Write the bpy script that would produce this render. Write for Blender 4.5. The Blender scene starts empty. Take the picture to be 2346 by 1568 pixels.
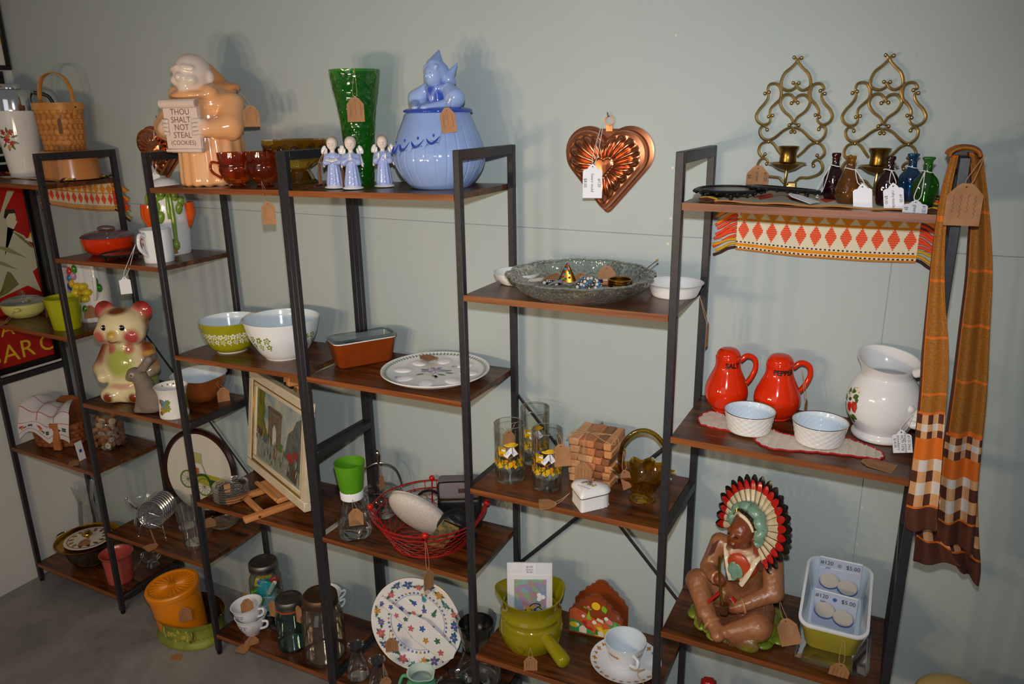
import bpy, bmesh, math, random
import numpy as np
from mathutils import Vector, Matrix, Euler
random.seed(7); rng = np.random.default_rng(7)
PI = math.pi
scene = bpy.context.scene
C = scene.collection

# ------------------------------------------------------------------ camera
cam = bpy.data.cameras.new('camera'); camo = bpy.data.objects.new('camera', cam); C.objects.link(camo)
cam.sensor_width = 36; cam.lens = 26.980; cam.clip_start = .05; cam.clip_end = 60
CAM = Vector((3.0065, -1.5346, 1.8257)); yaw, pitch, roll = .47885, -.2949, -.01541
_f = Vector((-math.sin(yaw)*math.cos(pitch), math.cos(yaw)*math.cos(pitch), math.sin(pitch)))
_r = Vector((math.cos(yaw), math.sin(yaw), 0)); _u = _r.cross(_f)
_r2 = _r*math.cos(roll)+_u*math.sin(roll); _u2 = -_r*math.sin(roll)+_u*math.cos(roll)
camo.matrix_world = Matrix(((_r2.x,_u2.x,-_f.x,CAM.x),(_r2.y,_u2.y,-_f.y,CAM.y),(_r2.z,_u2.z,-_f.z,CAM.z),(0,0,0,1)))
scene.camera = camo
# ------------------------------------------------------------------ world, lights, exposure
world = bpy.data.worlds.new('room_air'); scene.world = world; world.use_nodes = True
bg = world.node_tree.nodes['Background']; bg.inputs[0].default_value = (.80,.80,.80,1); bg.inputs[1].default_value = .13
scene.view_settings.view_transform = 'Standard'; scene.view_settings.look = 'None'
scene.view_settings.gamma = 1; scene.view_settings.use_curve_mapping = False
scene.view_settings.exposure = 0.24
scene.cycles.transparent_max_bounces = 48; scene.cycles.max_bounces = 12
def area(name, loc, target, size, power, color, shape='DISK', size_y=None):
    l = bpy.data.lights.new(name, 'AREA'); l.shape = shape; l.size = size; l.energy = power; l.color = color
    if size_y: l.size_y = size_y
    o = bpy.data.objects.new(name, l); C.objects.link(o); o.location = loc
    o.rotation_euler = (Vector(target)-Vector(loc)).to_track_quat('-Z','Y').to_euler()
    return o
# the camera's pop-up flash, just over the lens
fl = bpy.data.lights.new('flash', 'SPOT'); fl.energy = 80; fl.color = (.97,.985,1); fl.spot_size = math.radians(92); fl.spot_blend = 1; fl.shadow_soft_size = .018
flo = bpy.data.objects.new('flash', fl); C.objects.link(flo); flo.location = CAM+_u2*.11
flo.rotation_euler = (Vector((1.98,.3,1.22))-flo.location).to_track_quat('-Z','Y').to_euler()
# warm bulbs of the shop's hanging lamps, behind and to the left of the photographer
for i,(x,y,z) in enumerate(((1.48,-1.62,1.42),(1.74,-1.66,1.46),(2.02,-1.60,1.40))):
    area('shop_lamp', (x,y,z), (1.55,.3,1.15), .12, 4.0, (1,.73,.43))
# daylight from the shop front, far behind
area('shop_front_window', (2.2,-4.6,2.0), (1.8,.3,1.0), 2.2, 8, (.95,.97,1), 'RECTANGLE', 1.8)

# ------------------------------------------------------------------ colour and materials
def lin(v): return v/12.92 if v <= .04045 else ((v+.055)/1.055)**2.4
def col(h):
    h = h.lstrip('#'); return tuple(lin(int(h[i:i+2],16)/255) for i in (0,2,4))+(1,)
MATS = {}; GLASS = set()
def new_mat(name):
    m = bpy.data.materials.new(name); m.use_nodes = True; nt = m.node_tree
    return m, nt, nt.nodes['Principled BSDF']
def noise_mix(nt, c1, c2, scale=8, detail=6, lo=.35, hi=.65, stretch=(1,1,1), rough=.55, dist=0):
    n = nt.nodes; tc = n.new('ShaderNodeTexCoord'); mp = n.new('ShaderNodeMapping'); mp.inputs['Scale'].default_value = stretch
    tx = n.new('ShaderNodeTexNoise'); tx.inputs['Scale'].default_value = scale; tx.inputs['Detail'].default_value = detail
    tx.inputs['Roughness'].default_value = rough; tx.inputs['Distortion'].default_value = dist
    rp = n.new('ShaderNodeValToRGB'); rp.color_ramp.elements[0].position = lo; rp.color_ramp.elements[1].position = hi
    rp.color_ramp.elements[0].color = c1; rp.color_ramp.elements[1].color = c2
    nt.links.new(tc.outputs['Object'], mp.inputs[0]); nt.links.new(mp.outputs[0], tx.inputs['Vector']); nt.links.new(tx.outputs['Fac'], rp.inputs[0])
    return rp, tx, mp
def bump(nt, b, src, strength=.2, dist=.002):
    bm_ = nt.nodes.new('ShaderNodeBump'); bm_.inputs['Strength'].default_value = strength; bm_.inputs['Distance'].default_value = dist
    nt.links.new(src, bm_.inputs['Height']); nt.links.new(bm_.outputs[0], b.inputs['Normal']); return bm_
def pbr(name, c, rough=.5, metal=0, c2=None, scale=30, spec=.5, coat=0, bmp=0, bscale=None, stretch=(1,1,1), lo=.35, hi=.65, bdist=.002):
    if name in MATS: return MATS[name]
    m, nt, b = new_mat(name); c = col(c)
    b.inputs['Base Color'].default_value = c; b.inputs['Roughness'].default_value = rough; b.inputs['Metallic'].default_value = metal
    b.inputs['Specular IOR Level'].default_value = spec
    if coat: b.inputs['Coat Weight'].default_value = coat; b.inputs['Coat Roughness'].default_value = .04
    if c2:
        rp, tx, mp = noise_mix(nt, c, col(c2), scale, lo=lo, hi=hi, stretch=stretch); nt.links.new(rp.outputs[0], b.inputs['Base Color'])
    if bmp:
        rp, tx, mp = noise_mix(nt, c, c, bscale or scale, stretch=stretch); bump(nt, b, tx.outputs['Fac'], bmp, bdist)
    MATS[name] = m; return m
def glaze(name, c, c2=None, rough=.10, scale=12, **k): return pbr(name, c, rough, 0, c2, scale, spec=.55, **k)
def metalm(name, c, rough=.25, c2=None, **k): return pbr(name, c, rough, 1, c2, **k)
def glass(name, tint='#f4f8f6', refl=.9, rough=.02, bmp=0, bscale=60, dens=1.0, bdist=.002, body=0, bc=None, f0=.05):
    """clear thin glass: tinted see-through plus mirror reflection that grows at grazing angles"""
    if name in MATS: return MATS[name]
    m = bpy.data.materials.new(name); m.use_nodes = True; nt = m.node_tree; n = nt.nodes; n.clear()
    out = n.new('ShaderNodeOutputMaterial'); mx = n.new('ShaderNodeMixShader'); tr = n.new('ShaderNodeBsdfTransparent'); gl = n.new('ShaderNodeBsdfGlossy')
    tr.inputs[0].default_value = col(tint); gl.inputs['Roughness'].default_value = rough; gl.inputs['Color'].default_value = (.95,.95,.95,1)
    fr = n.new('ShaderNodeLayerWeight'); fr.inputs['Blend'].default_value = .32
    mul = n.new('ShaderNodeMath'); mul.operation = 'MULTIPLY_ADD'; mul.inputs[1].default_value = refl*.75; mul.inputs[2].default_value = f0; mul.use_clamp = True
    nt.links.new(fr.outputs['Fresnel'], mul.inputs[0]); nt.links.new(mul.outputs[0], mx.inputs[0])
    src = tr.outputs[0]
    if body:      # coloured glass also scatters a little of its own colour
        df = n.new('ShaderNodeBsdfDiffuse'); df.inputs[0].default_value = col(bc or tint); tl = n.new('ShaderNodeBsdfTranslucent'); tl.inputs[0].default_value = col(bc or tint)
        m1 = n.new('ShaderNodeMixShader'); m1.inputs[0].default_value = .5; nt.links.new(df.outputs[0], m1.inputs[1]); nt.links.new(tl.outputs[0], m1.inputs[2])
        m2 = n.new('ShaderNodeMixShader'); m2.inputs[0].default_value = body; nt.links.new(tr.outputs[0], m2.inputs[1]); nt.links.new(m1.outputs[0], m2.inputs[2]); src = m2.outputs[0]
    nt.links.new(src, mx.inputs[1]); nt.links.new(gl.outputs[0], mx.inputs[2]); nt.links.new(mx.outputs[0], out.inputs[0])
    if bmp:
        tc = n.new('ShaderNodeTexCoord'); tx = n.new('ShaderNodeTexVoronoi'); tx.inputs['Scale'].default_value = bscale
        b = n.new('ShaderNodeBump'); b.inputs['Strength'].default_value = bmp; b.inputs['Distance'].default_value = bdist
        nt.links.new(tc.outputs['Object'], tx.inputs['Vector']); nt.links.new(tx.outputs['Distance'], b.inputs['Height'])
        nt.links.new(b.outputs[0], gl.inputs['Normal']); nt.links.new(b.outputs[0], fr.inputs['Normal'])
    MATS[name] = m; GLASS.add(m.name); return m
def vcol(name='painted_glaze', rough=.12, bmp=0, bscale=120):
    if name in MATS: return MATS[name]
    m, nt, b = new_mat(name); a = nt.nodes.new('ShaderNodeAttribute'); a.attribute_name = 'Col'
    nt.links.new(a.outputs['Color'], b.inputs['Base Color']); b.inputs['Roughness'].default_value = rough; b.inputs['Specular IOR Level'].default_value = .55
    if bmp:
        rp, tx, mp = noise_mix(nt, (0,0,0,1), (1,1,1,1), bscale); bump(nt, b, tx.outputs['Fac'], bmp, .002)
    MATS[name] = m; return m
# ------------------------------------------------------------------ objects
def props(o, label=None, cat=None, group=None, kind=None):
    if label: o['label'] = label
    if cat: o['category'] = cat
    if group: o['group'] = group
    if kind: o['kind'] = kind
    return o
def thing(name, label, cat, loc=(0,0,0), rotz=0, group=None, rot=None):
    o = bpy.data.objects.new(name, None); C.objects.link(o); o.empty_display_size = .03
    o.location = loc; o.rotation_euler = rot if rot else (0,0,rotz)
    return props(o, label, cat, group)
def mat_of(o):
    return Matrix.LocRotScale(Vector(o.location), o.rotation_euler, None)
def to_local(o, p): return mat_of(o).inverted() @ Vector(p)
def obj(name, vf, mat, parent=None, loc=(0,0,0), rot=(0,0,0), smooth=True, sharp=40, mats=None, midx=None, cols=None):
    v, f = vf
    me = bpy.data.meshes.new(name); me.from_pydata([tuple(map(float,p)) for p in v], [], [tuple(map(int,q)) for q in f])
    for mm in (mats or [mat]): me.materials.append(mm)
    if midx is not None: me.polygons.foreach_set('material_index', np.array(midx, dtype=np.int32))
    if smooth:
        me.polygons.foreach_set('use_smooth', [True]*len(me.polygons))
        if sharp and sharp < 180: me.set_sharp_from_angle(angle=math.radians(sharp))
    if cols is not None:
        a = me.color_attributes.new('Col', 'FLOAT_COLOR', 'POINT'); a.data.foreach_set('color', np.asarray(cols, dtype=np.float32).ravel())
    me.update()
    o = bpy.data.objects.new(name, me); C.objects.link(o); o.location = loc; o.rotation_euler = rot
    if parent: o.parent = parent
    return o
def join(*vfs):
    V = []; F = []
    for v, f in vfs:
        k = len(V); V += [tuple(p) for p in v]; F += [tuple(i+k for i in q) for q in f]
    return V, F
def xf(vf, loc=(0,0,0), rot=(0,0,0), scale=(1,1,1)):
    m = Matrix.LocRotScale(Vector(loc), Euler(rot), Vector(scale) if not isinstance(scale,(int,float)) else Vector((scale,)*3))
    return [tuple(m @ Vector(p)) for p in vf[0]], vf[1]
def copy_tree(o, parent=None):
    c = o.copy(); C.objects.link(c); c.parent = parent
    for ch in list(o.children): copy_tree(ch, c)
    return c
# ------------------------------------------------------------------ shapes
def from_bm(bm):
    bm.verts.index_update(); r = [tuple(v.co) for v in bm.verts], [tuple(v.index for v in f.verts) for f in bm.faces]; bm.free(); return r
def box(sx, sy, sz, c=(0,0,0), bev=0, seg=1):
    """centred in x,y; z from 0 to sz, moved by c"""
    bm = bmesh.new(); bmesh.ops.create_cube(bm, size=1)
    for v in bm.verts: v.co = Vector((v.co.x*sx+c[0], v.co.y*sy+c[1], (v.co.z+.5)*sz+c[2]))
    if bev: bmesh.ops.bevel(bm, geom=list(bm.edges), offset=bev, segments=seg, affect='EDGES', profile=.6)
    return from_bm(bm)
def ell(c, r, seg=24, rings=14, rot=(0,0,0)):
    v = []; f = []
    m = Euler(rot).to_matrix(); c = Vector(c)
    if isinstance(r,(int,float)): r = (r,r,r)
    for i in range(rings+1):
        t = PI*i/rings
        for j in range(seg):
            a = 2*PI*j/seg
            v.append(tuple(c+m@Vector((r[0]*math.sin(t)*math.cos(a), r[1]*math.sin(t)*math.sin(a), r[2]*math.cos(t)))))
    for i in range(rings):
        for j in range(seg):
            f.append((i*seg+j, (i+1)*seg+j, (i+1)*seg+(j+1)%seg, i*seg+(j+1)%seg))
    return v, f
def lathe(prof, seg=48, mod=None, sx=1, sy=1):
    """prof: list of (r,z) from outside-bottom on; mod(a,z,r)->r"""
    v = []; f = []; n = len(prof)
    for r, z in prof:
        for j in range(seg):
            a = 2*PI*j/seg; q = mod(a,z,r) if mod else r
            v.append((q*math.cos(a)*sx, q*math.sin(a)*sy, z))
    for i in range(n-1):
        for j in range(seg):
            a, b, c, d = i*seg+j, i*seg+(j+1)%seg, (i+1)*seg+(j+1)%seg, (i+1)*seg+j
            if prof[i][0] < 1e-6 and prof[i+1][0] < 1e-6: continue
            if prof[i][0] < 1e-6: f.append((a,c,d))
            elif prof[i+1][0] < 1e-6: f.append((a,b,c))
            else: f.append((a,b,c,d))
    return v, f
def fine(prof, n=4, keep=()):
    """Catmull-Rom refinement of a profile"""
    out = []; m = len(prof)
    for i in range(m-1):
        p0 = prof[max(i-1,0)]; p1 = prof[i]; p2 = prof[i+1]; p3 = prof[min(i+2,m-1)]
        for k in range(n):
            t = k/n
            out.append(tuple(.5*((2*p1[d])+(-p0[d]+p2[d])*t+(2*p0[d]-5*p1[d]+4*p2[d]-p3[d])*t*t+(-p0[d]+3*p1[d]-3*p2[d]+p3[d])*t**3) for d in range(len(p1))))
    out.append(tuple(prof[-1])); return [tuple([max(q[0],0)]+list(q[1:])) if len(q)==2 else q for q in out]
def cat(pts, n=6, closed=False):
    pts = [tuple(p) for p in pts]; m = len(pts); out = []
    for i in range(m if closed else m-1):
        g = lambda k: pts[k % m] if closed else pts[min(max(k,0),m-1)]
        p0, p1, p2, p3 = g(i-1), g(i), g(i+1), g(i+2)
        for k in range(n):
            t = k/n
            out.append(tuple(.5*((2*p1[d])+(-p0[d]+p2[d])*t+(2*p0[d]-5*p1[d]+4*p2[d]-p3[d])*t*t+(-p0[d]+3*p1[d]-3*p2[d]+p3[d])*t**3) for d in range(len(p1))))
    if not closed: out.append(pts[-1])
    return out
def tube(pts, r=.002, seg=8, closed=False, flat=None):
    """sweep a circle (or flat=(w,t) ellipse) along points; r a number or a list"""
    P = [Vector(p) for p in pts]; n = len(P); v = []; f = []
    T = []
    for i in range(n):
        a = P[(i-1)%n] if (closed or i > 0) else P[0]; b = P[(i+1)%n] if (closed or i < n-1) else P[-1]
        t = (b-a); T.append(t.normalized() if t.length > 1e-9 else Vector((0,0,1)))
    up = Vector((0,0,1)) if abs(T[0].z) < .9 else Vector((1,0,0))
    N = (up-T[0]*up.dot(T[0])).normalized()
    for i in range(n):
        if i: 
            N = N-T[i]*N.dot(T[i]); N = N.normalized() if N.length > 1e-6 else T[i].orthogonal().normalized()
        B = T[i].cross(N); rr = r[i] if isinstance(r,(list,tuple)) else r
        for j in range(seg):
            a = 2*PI*j/seg
            if flat: v.append(tuple(P[i]+N*math.cos(a)*flat[1]*rr+B*math.sin(a)*flat[0]*rr))
            else: v.append(tuple(P[i]+(N*math.cos(a)+B*math.sin(a))*rr))
    for i in range(n if closed else n-1):
        for j in range(seg):
            f.append((i*seg+j, i*seg+(j+1)%seg, ((i+1)%n)*seg+(j+1)%seg, ((i+1)%n)*seg+j))
    if not closed: f.append(tuple(range(seg-1,-1,-1))); f.append(tuple((n-1)*seg+j for j in range(seg)))
    return v, f
def loft(rings, cap0=True, cap1=True, closed_ring=True):
    n = len(rings[0]); v = [tuple(p) for r in rings for p in r]; f = []
    for i in range(len(rings)-1):
        for j in range(n if closed_ring else n-1):
            f.append((i*n+j, i*n+(j+1)%n, (i+1)*n+(j+1)%n, (i+1)*n+j))
    if cap0: f.append(tuple(range(n-1,-1,-1)))
    if cap1: f.append(tuple((len(rings)-1)*n+j for j in range(n)))
    return v, f
def rrect(w, d, r, n=6, z=0):
    p = []
    for cx, cy, a0 in ((w/2-r,d/2-r,0),(-w/2+r,d/2-r,PI/2),(-w/2+r,-d/2+r,PI),(w/2-r,-d/2+r,1.5*PI)):
        for k in range(n+1):
            a = a0+PI/2*k/n; p.append((cx+r*math.cos(a), cy+r*math.sin(a), z))
    return p
def prism(outline, t, bev=0):
    """outline in x,z ; thickness t along y, centred"""
    bm = bmesh.new(); a = [bm.verts.new((x,-t/2,z)) for x, z in outline]; f = bm.faces.new(a)
    r = bmesh.ops.extrude_face_region(bm, geom=[f]); bmesh.ops.translate(bm, vec=(0,t,0), verts=[e for e in r['geom'] if isinstance(e,bmesh.types.BMVert)])
    bmesh.ops.recalc_face_normals(bm, faces=bm.faces)
    if bev:
        es = [e for e in bm.edges if abs(e.verts[0].co.y-e.verts[1].co.y) < 1e-7]
        bmesh.ops.bevel(bm, geom=es, offset=bev, segments=2, affect='EDGES')
    return from_bm(bm)
def sheet(nx, ny, fn, t=0):
    """grid surface fn(u,v) u,v in 0..1"""
    v = [tuple(fn(i/nx,j/ny)) for j in range(ny+1) for i in range(nx+1)]
    f = [(j*(nx+1)+i, j*(nx+1)+i+1, (j+1)*(nx+1)+i+1, (j+1)*(nx+1)+i) for j in range(ny) for i in range(nx)]
    return v, f
def text_mesh(s, size=.01, extrude=0, align='CENTER', bold=0):
    cu = bpy.data.curves.new('t', 'FONT'); cu.body = s; cu.size = size; cu.extrude = extrude; cu.align_x = align; cu.resolution_u = 3; cu.offset = bold
    o = bpy.data.objects.new('t', cu); C.objects.link(o); dg = bpy.context.evaluated_depsgraph_get(); dg.update()
    me = bpy.data.meshes.new_from_object(o.evaluated_get(dg)); v = [tuple(x.co) for x in me.vertices]; f = [tuple(p.vertices) for p in me.polygons]
    bpy.data.objects.remove(o); bpy.data.curves.remove(cu); bpy.data.meshes.remove(me); return v, f
def fan(pts):
    """planar outline -> filled mesh in 2D (centre fan)"""
    c = tuple(sum(p[d] for p in pts)/len(pts) for d in range(len(pts[0]))); n = len(pts)
    return list(pts)+[c], [(i,(i+1)%n,n) for i in range(n)]
def disc2(x, y, r, n=12, ry=None, a0=0):
    ry = ry or r; return fan([(x+r*math.cos(2*PI*k/n)*math.cos(a0)-ry*math.sin(2*PI*k/n)*math.sin(a0), y+r*math.cos(2*PI*k/n)*math.sin(a0)+ry*math.sin(2*PI*k/n)*math.cos(a0)) for k in range(n)])
def flower2(x, y, r, petals=5, a0=0, inner=.45, n=40):
    return fan([(x+r*(inner+(1-inner)*abs(math.cos(petals*t/2)))*math.cos(t+a0), y+r*(inner+(1-inner)*abs(math.cos(petals*t/2)))*math.sin(t+a0)) for t in [2*PI*k/n for k in range(n)]])
def ring2(x, y, r, w, n=16):
    v = []; f = []
    for k in range(n):
        a = 2*PI*k/n; v += [(x+r*math.cos(a), y+r*math.sin(a)), (x+(r-w)*math.cos(a), y+(r-w)*math.sin(a))]
    for k in range(n): f.append((2*k, 2*((k+1)%n), 2*((k+1)%n)+1, 2*k+1))
    return v, f
def leaf2(x, y, L, w, a, n=8):
    p = []
    for k in range(n+1):
        t = k/n; p.append((t*L, w*math.sin(PI*t)))
    for k in range(n-1,0,-1):
        t = k/n; p.append((t*L, -w*math.sin(PI*t)))
    return fan([(x+px*math.cos(a)-py*math.sin(a), y+px*math.sin(a)+py*math.cos(a)) for px,py in p])
def stroke2(pts, w):
    v = []; f = []
    for i,p in enumerate(pts):
        a = pts[max(i-1,0)]; b = pts[min(i+1,len(pts)-1)]; dx, dy = b[0]-a[0], b[1]-a[1]; L = math.hypot(dx,dy) or 1
        ww = w[i] if isinstance(w,(list,tuple)) else w
        v += [(p[0]-dy/L*ww/2, p[1]+dx/L*ww/2), (p[0]+dy/L*ww/2, p[1]-dx/L*ww/2)]
    for i in range(len(pts)-1): f.append((2*i, 2*i+1, 2*i+3, 2*i+2))
    return v, f
def prof_r(prof, z):
    for (r0,z0),(r1,z1) in zip(prof, prof[1:]):
        if min(z0,z1)-1e-9 <= z <= max(z0,z1)+1e-9 and abs(z1-z0) > 1e-9: return r0+(r1-r0)*(z-z0)/(z1-z0)
    return prof[-1][0]
def wrap(vf2, prof, a0, off=.0005, sx=1, sy=1):
    """flat (s,z) print wrapped on a body of revolution; a0 the angle of s = 0"""
    out = []
    for p in vf2[0]:
        z = p[1]; r = prof_r(prof, z); a = a0+p[0]/max(prof_r(prof, z),.004); r += off
        out.append((r*math.cos(a)*sx, r*math.sin(a)*sy, z))
    return out, vf2[1]
def flat_xz(vf2, y=0): return [(p[0], y, p[1]) for p in vf2[0]], vf2[1]
def flat_xy(vf2, z=0): return [(p[0], p[1], z) for p in vf2[0]], vf2[1]
# ------------------------------------------------------------------ smooth-union sculpting for cast figures
def sd_ell(P, c, r, rot=None):
    q = P-np.array(c)
    if rot is not None: q = q @ np.array(Euler(rot).to_matrix())
    r = np.array(r if not isinstance(r,(int,float)) else (r,r,r), dtype=float)
    k0 = np.linalg.norm(q/r, axis=-1); k1 = np.linalg.norm(q/(r*r), axis=-1); return k0*(k0-1)/np.maximum(k1,1e-9)
def sd_cap(P, a, b, ra, rb):
    a = np.array(a, float); b = np.array(b, float); ab = b-a; t = np.clip(((P-a)@ab)/(ab@ab+1e-12), 0, 1)
    return np.linalg.norm(P-(a+t[...,None]*ab), axis=-1)-(ra+(rb-ra)*t)
def sd_box(P, c, h, rad, rot=None):
    q = P-np.array(c)
    if rot is not None: q = q @ np.array(Euler(rot).to_matrix())
    q = np.abs(q)-(np.array(h)-rad); return np.linalg.norm(np.maximum(q,0), axis=-1)+np.minimum(q.max(axis=-1),0)-rad
def sculpt(prims, h=.004, k=.008, kc=.004, paint=(), extra=None):
    """prims: ('e',c,r,rot,color) | ('c',a,b,ra,rb,color) | ('b',c,half,rad,rot,color); a leading '-' carves.
    paint: (c, radius, color, strength) soft spots.  returns verts, faces, colors"""
    lo = np.full(3, 9.); hi = np.full(3, -9.)
    for p in prims:
        if p[0][0] == '-': continue
        if p[0] == 'c':
            for q, r in ((p[1],p[3]),(p[2],p[4])): lo = np.minimum(lo, np.array(q)-r); hi = np.maximum(hi, np.array(q)+r)
        else:
            r = p[2]; r = (r,r,r) if isinstance(r,(int,float)) else r
            R = np.linalg.norm(r) if (len(p) > 4 and p[3+(p[0]=='b')]) else np.array(r); lo = np.minimum(lo, np.array(p[1])-R); hi = np.maximum(hi, np.array(p[1])+R)
    lo -= 3*h+k/2; hi += 3*h+k/2
    n = np.ceil((hi-lo)/h).astype(int)+1
    g = np.stack(np.meshgrid(*[lo[d]+h*np.arange(n[d]) for d in range(3)], indexing='ij'), -1)
    def dist(P, p):
        t = p[0].lstrip('-')
        if t == 'e': return sd_ell(P, p[1], p[2], p[3])
        if t == 'c': return sd_cap(P, p[1], p[2], p[3], p[4])
        return sd_box(P, p[1], p[2], p[3], p[4])
    F = None
    for p in prims:
        d = dist(g, p)
        if F is None: F = d; continue
        if p[0][0] == '-':
            d = -d; hh = np.clip(.5-.5*(F-d)/k, 0, 1); F = F*(1-hh)+d*hh+k*hh*(1-hh)
        else:
            hh = np.clip(.5+.5*(d-F)/k, 0, 1); F = d*(1-hh)+F*hh-k*hh*(1-hh)
    if extra is not None: F = F+extra(g)
    V, Q = surface_nets(F, h, lo)
    W = np.zeros((len(V),1)); K = np.zeros((len(V),3))
    for p in prims:
        if p[0][0] == '-' : continue
        c = p[-1]
        if c is None: continue
        w = np.exp(-np.clip(dist(V,p),-.02,.2)/kc)[:,None]; W += w; K += w*np.array(col(c)[:3])
    K /= np.maximum(W,1e-9)
    for c, r, cc, s in paint:
        rr = r if isinstance(r,(tuple,list)) else (r,r,r)
        d = np.linalg.norm((V-np.array(c))/np.array(rr), axis=1); w = np.clip((1-d)*2.2,0,1)[:,None]*s; K = K*(1-w)+np.array(col(cc)[:3])*w
    return V, Q, np.concatenate([K, np.ones((len(V),1))], 1)
def surface_nets(F, h, lo):
    s = F < 0; nx, ny, nz = F.shape
    off = [(i,j,k) for i in (0,1) for j in (0,1) for k in (0,1)]
    sub = lambda A, o: A[o[0]:nx-1+o[0], o[1]:ny-1+o[1], o[2]:nz-1+o[2]]
    cnt = sum(sub(s,o).astype(np.int8) for o in off); act = (cnt > 0) & (cnt < 8)
    idx = -np.ones(act.shape, int); ii = np.argwhere(act); idx[act] = np.arange(len(ii))
    pos = np.zeros((len(ii),3)); num = np.zeros(len(ii))
    for a in off:
        for d in range(3):
            if a[d]: continue
            b = list(a); b[d] = 1
            fa = F[ii[:,0]+a[0], ii[:,1]+a[1], ii[:,2]+a[2]]; fb = F[ii[:,0]+b[0], ii[:,1]+b[1], ii[:,2]+b[2]]
            m = (fa < 0) != (fb < 0); t = np.where(m, fa/np.where(m, fa-fb, 1), 0)
            p = np.tile(np.array(a, float), (len(ii),1)); p[:,d] += t; pos[m] += p[m]; num += m
    V = lo+h*(ii+pos/np.maximum(num,1)[:,None]); Q = []
    for d in range(3):
        e = [slice(1,-1)]*3; e[d] = slice(0,-1)
        f = [slice(1,-1)]*3; f[d] = slice(1,None)
        A = s[tuple(e)]; B = s[tuple(f)]; x = np.argwhere(A != B)
        if not len(x): continue
        base = x.copy(); o1, o2 = [q for q in range(3) if q != d]; base[:,o1] += 1; base[:,o2] += 1
        def cell(da, db):
            c = base.copy(); c[:,o1] -= da; c[:,o2] -= db; return idx[c[:,0],c[:,1],c[:,2]]
        q = np.stack([cell(1,1), cell(0,1), cell(0,0), cell(1,0)], 1)
        flip = A[x[:,0],x[:,1],x[:,2]]
        if d == 1: flip = ~flip
        q[~flip] = q[~flip][:,::-1]; Q.append(q)
    Q = np.concatenate(Q); Q = Q[(Q >= 0).all(1)]; return V, Q
def figure(name, parent, prims, mat=None, h=.004, k=.008, kc=.004, paint=(), extra=None, **kw):
    V, Q, K = sculpt(prims, h, k, kc, paint, extra)
    return obj(name, (V, Q), mat or vcol(), parent, cols=K, sharp=None, **kw)
# ================================================================== the room
WY = .304          # back wall plane
WX = -.024         # left wall plane
def wall_mat(name, c1, c2, c3):
    m, nt, b = new_mat(name)
    rp, tx, mp = noise_mix(nt, col(c1), col(c2), 1.6, 8, .3, .72)
    rp2, tx2, mp2 = noise_mix(nt, (1,1,1,1), (.80,.83,.83,1), 26, 9, .60, .74, (1,1,.5), .75, 1.2)
    mx = nt.nodes.new('ShaderNodeMix'); mx.data_type = 'RGBA'; mx.blend_type = 'MULTIPLY'; mx.inputs['Factor'].default_value = .55
    nt.links.new(rp.outputs[0], mx.inputs['A']); nt.links.new(rp2.outputs[0], mx.inputs['B']); nt.links.new(mx.outputs['Result'], b.inputs['Base Color'])
    b.inputs['Roughness'].default_value = .62
    rp3, tx3, mp3 = noise_mix(nt, (0,0,0,1), (1,1,1,1), 70, 8, stretch=(1,1,.35), rough=.7); bump(nt, b, tx3.outputs['Fac'], .22, .0016)
    return m
M_wall = wall_mat('painted_panel_grey_green', '#a2adad', '#adb6b3', '#8a9290')
M_left = wall_mat('chalky_white_wall', '#dcdbd4', '#c4c8c6', '#9aa')
base = props(obj('wall_back', box(4.8,.10,3.2,(2.376,WY+.054,0)), M_wall, smooth=False), kind='structure')
for x0,x1,z0,z1 in ((WX,4.776,1.5232,3.2),(WX,2.9842,0,1.5220),(2.9856,4.776,0,1.5220)):
    obj('panel', box(x1-x0,.0044,z1-z0,((x0+x1)/2,WY+.0022,z0),.0006), M_wall, base, smooth=False)
M_screw = pbr('painted_screw_head', '#c9c4b4', .35)
for x,z in ((2.485,1.981),(2.491,1.686),(2.492,1.565),(2.488,1.503),(2.49,.985),(1.492,1.835),(2.985,1.22),(2.99,.90),(2.99,.80)):
    obj('screw', xf(lathe([(0,0),(.0035,0),(.0042,.0008),(.0035,.0016),(0,.0018)],14), (x,WY,z), (PI/2,0,0)), M_screw, base)
props(obj('wall_left', box(.1,4.6,3.2,(WX-.05,-1.9,0)), M_left, smooth=False), kind='structure')
m, nt, b = new_mat('mottled_grey_floor')
rp, tx, mp = noise_mix(nt, col('#676567'), col('#96928f'), 3.2, 10, .32, .72, rough=.66, dist=.6)
rp2, tx2, mp2 = noise_mix(nt, (1,1,1,1), (1.5,1.48,1.45,1), 9, 8, .62, .8, (1,1,1), .7, .4)
mx = nt.nodes.new('ShaderNodeMix'); mx.data_type = 'RGBA'; mx.blend_type = 'MULTIPLY'; mx.inputs['Factor'].default_value = .7
nt.links.new(rp.outputs[0], mx.inputs['A']); nt.links.new(rp2.outputs[0], mx.inputs['B']); nt.links.new(mx.outputs['Result'], b.inputs['Base Color'])
b.inputs['Roughness'].default_value = .42; bump(nt, b, tx.outputs['Fac'], .06, .002)
props(obj('floor', box(4.9,4.6,.1,(2.376,-1.9,-.1)), m, smooth=False), kind='structure')

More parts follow.
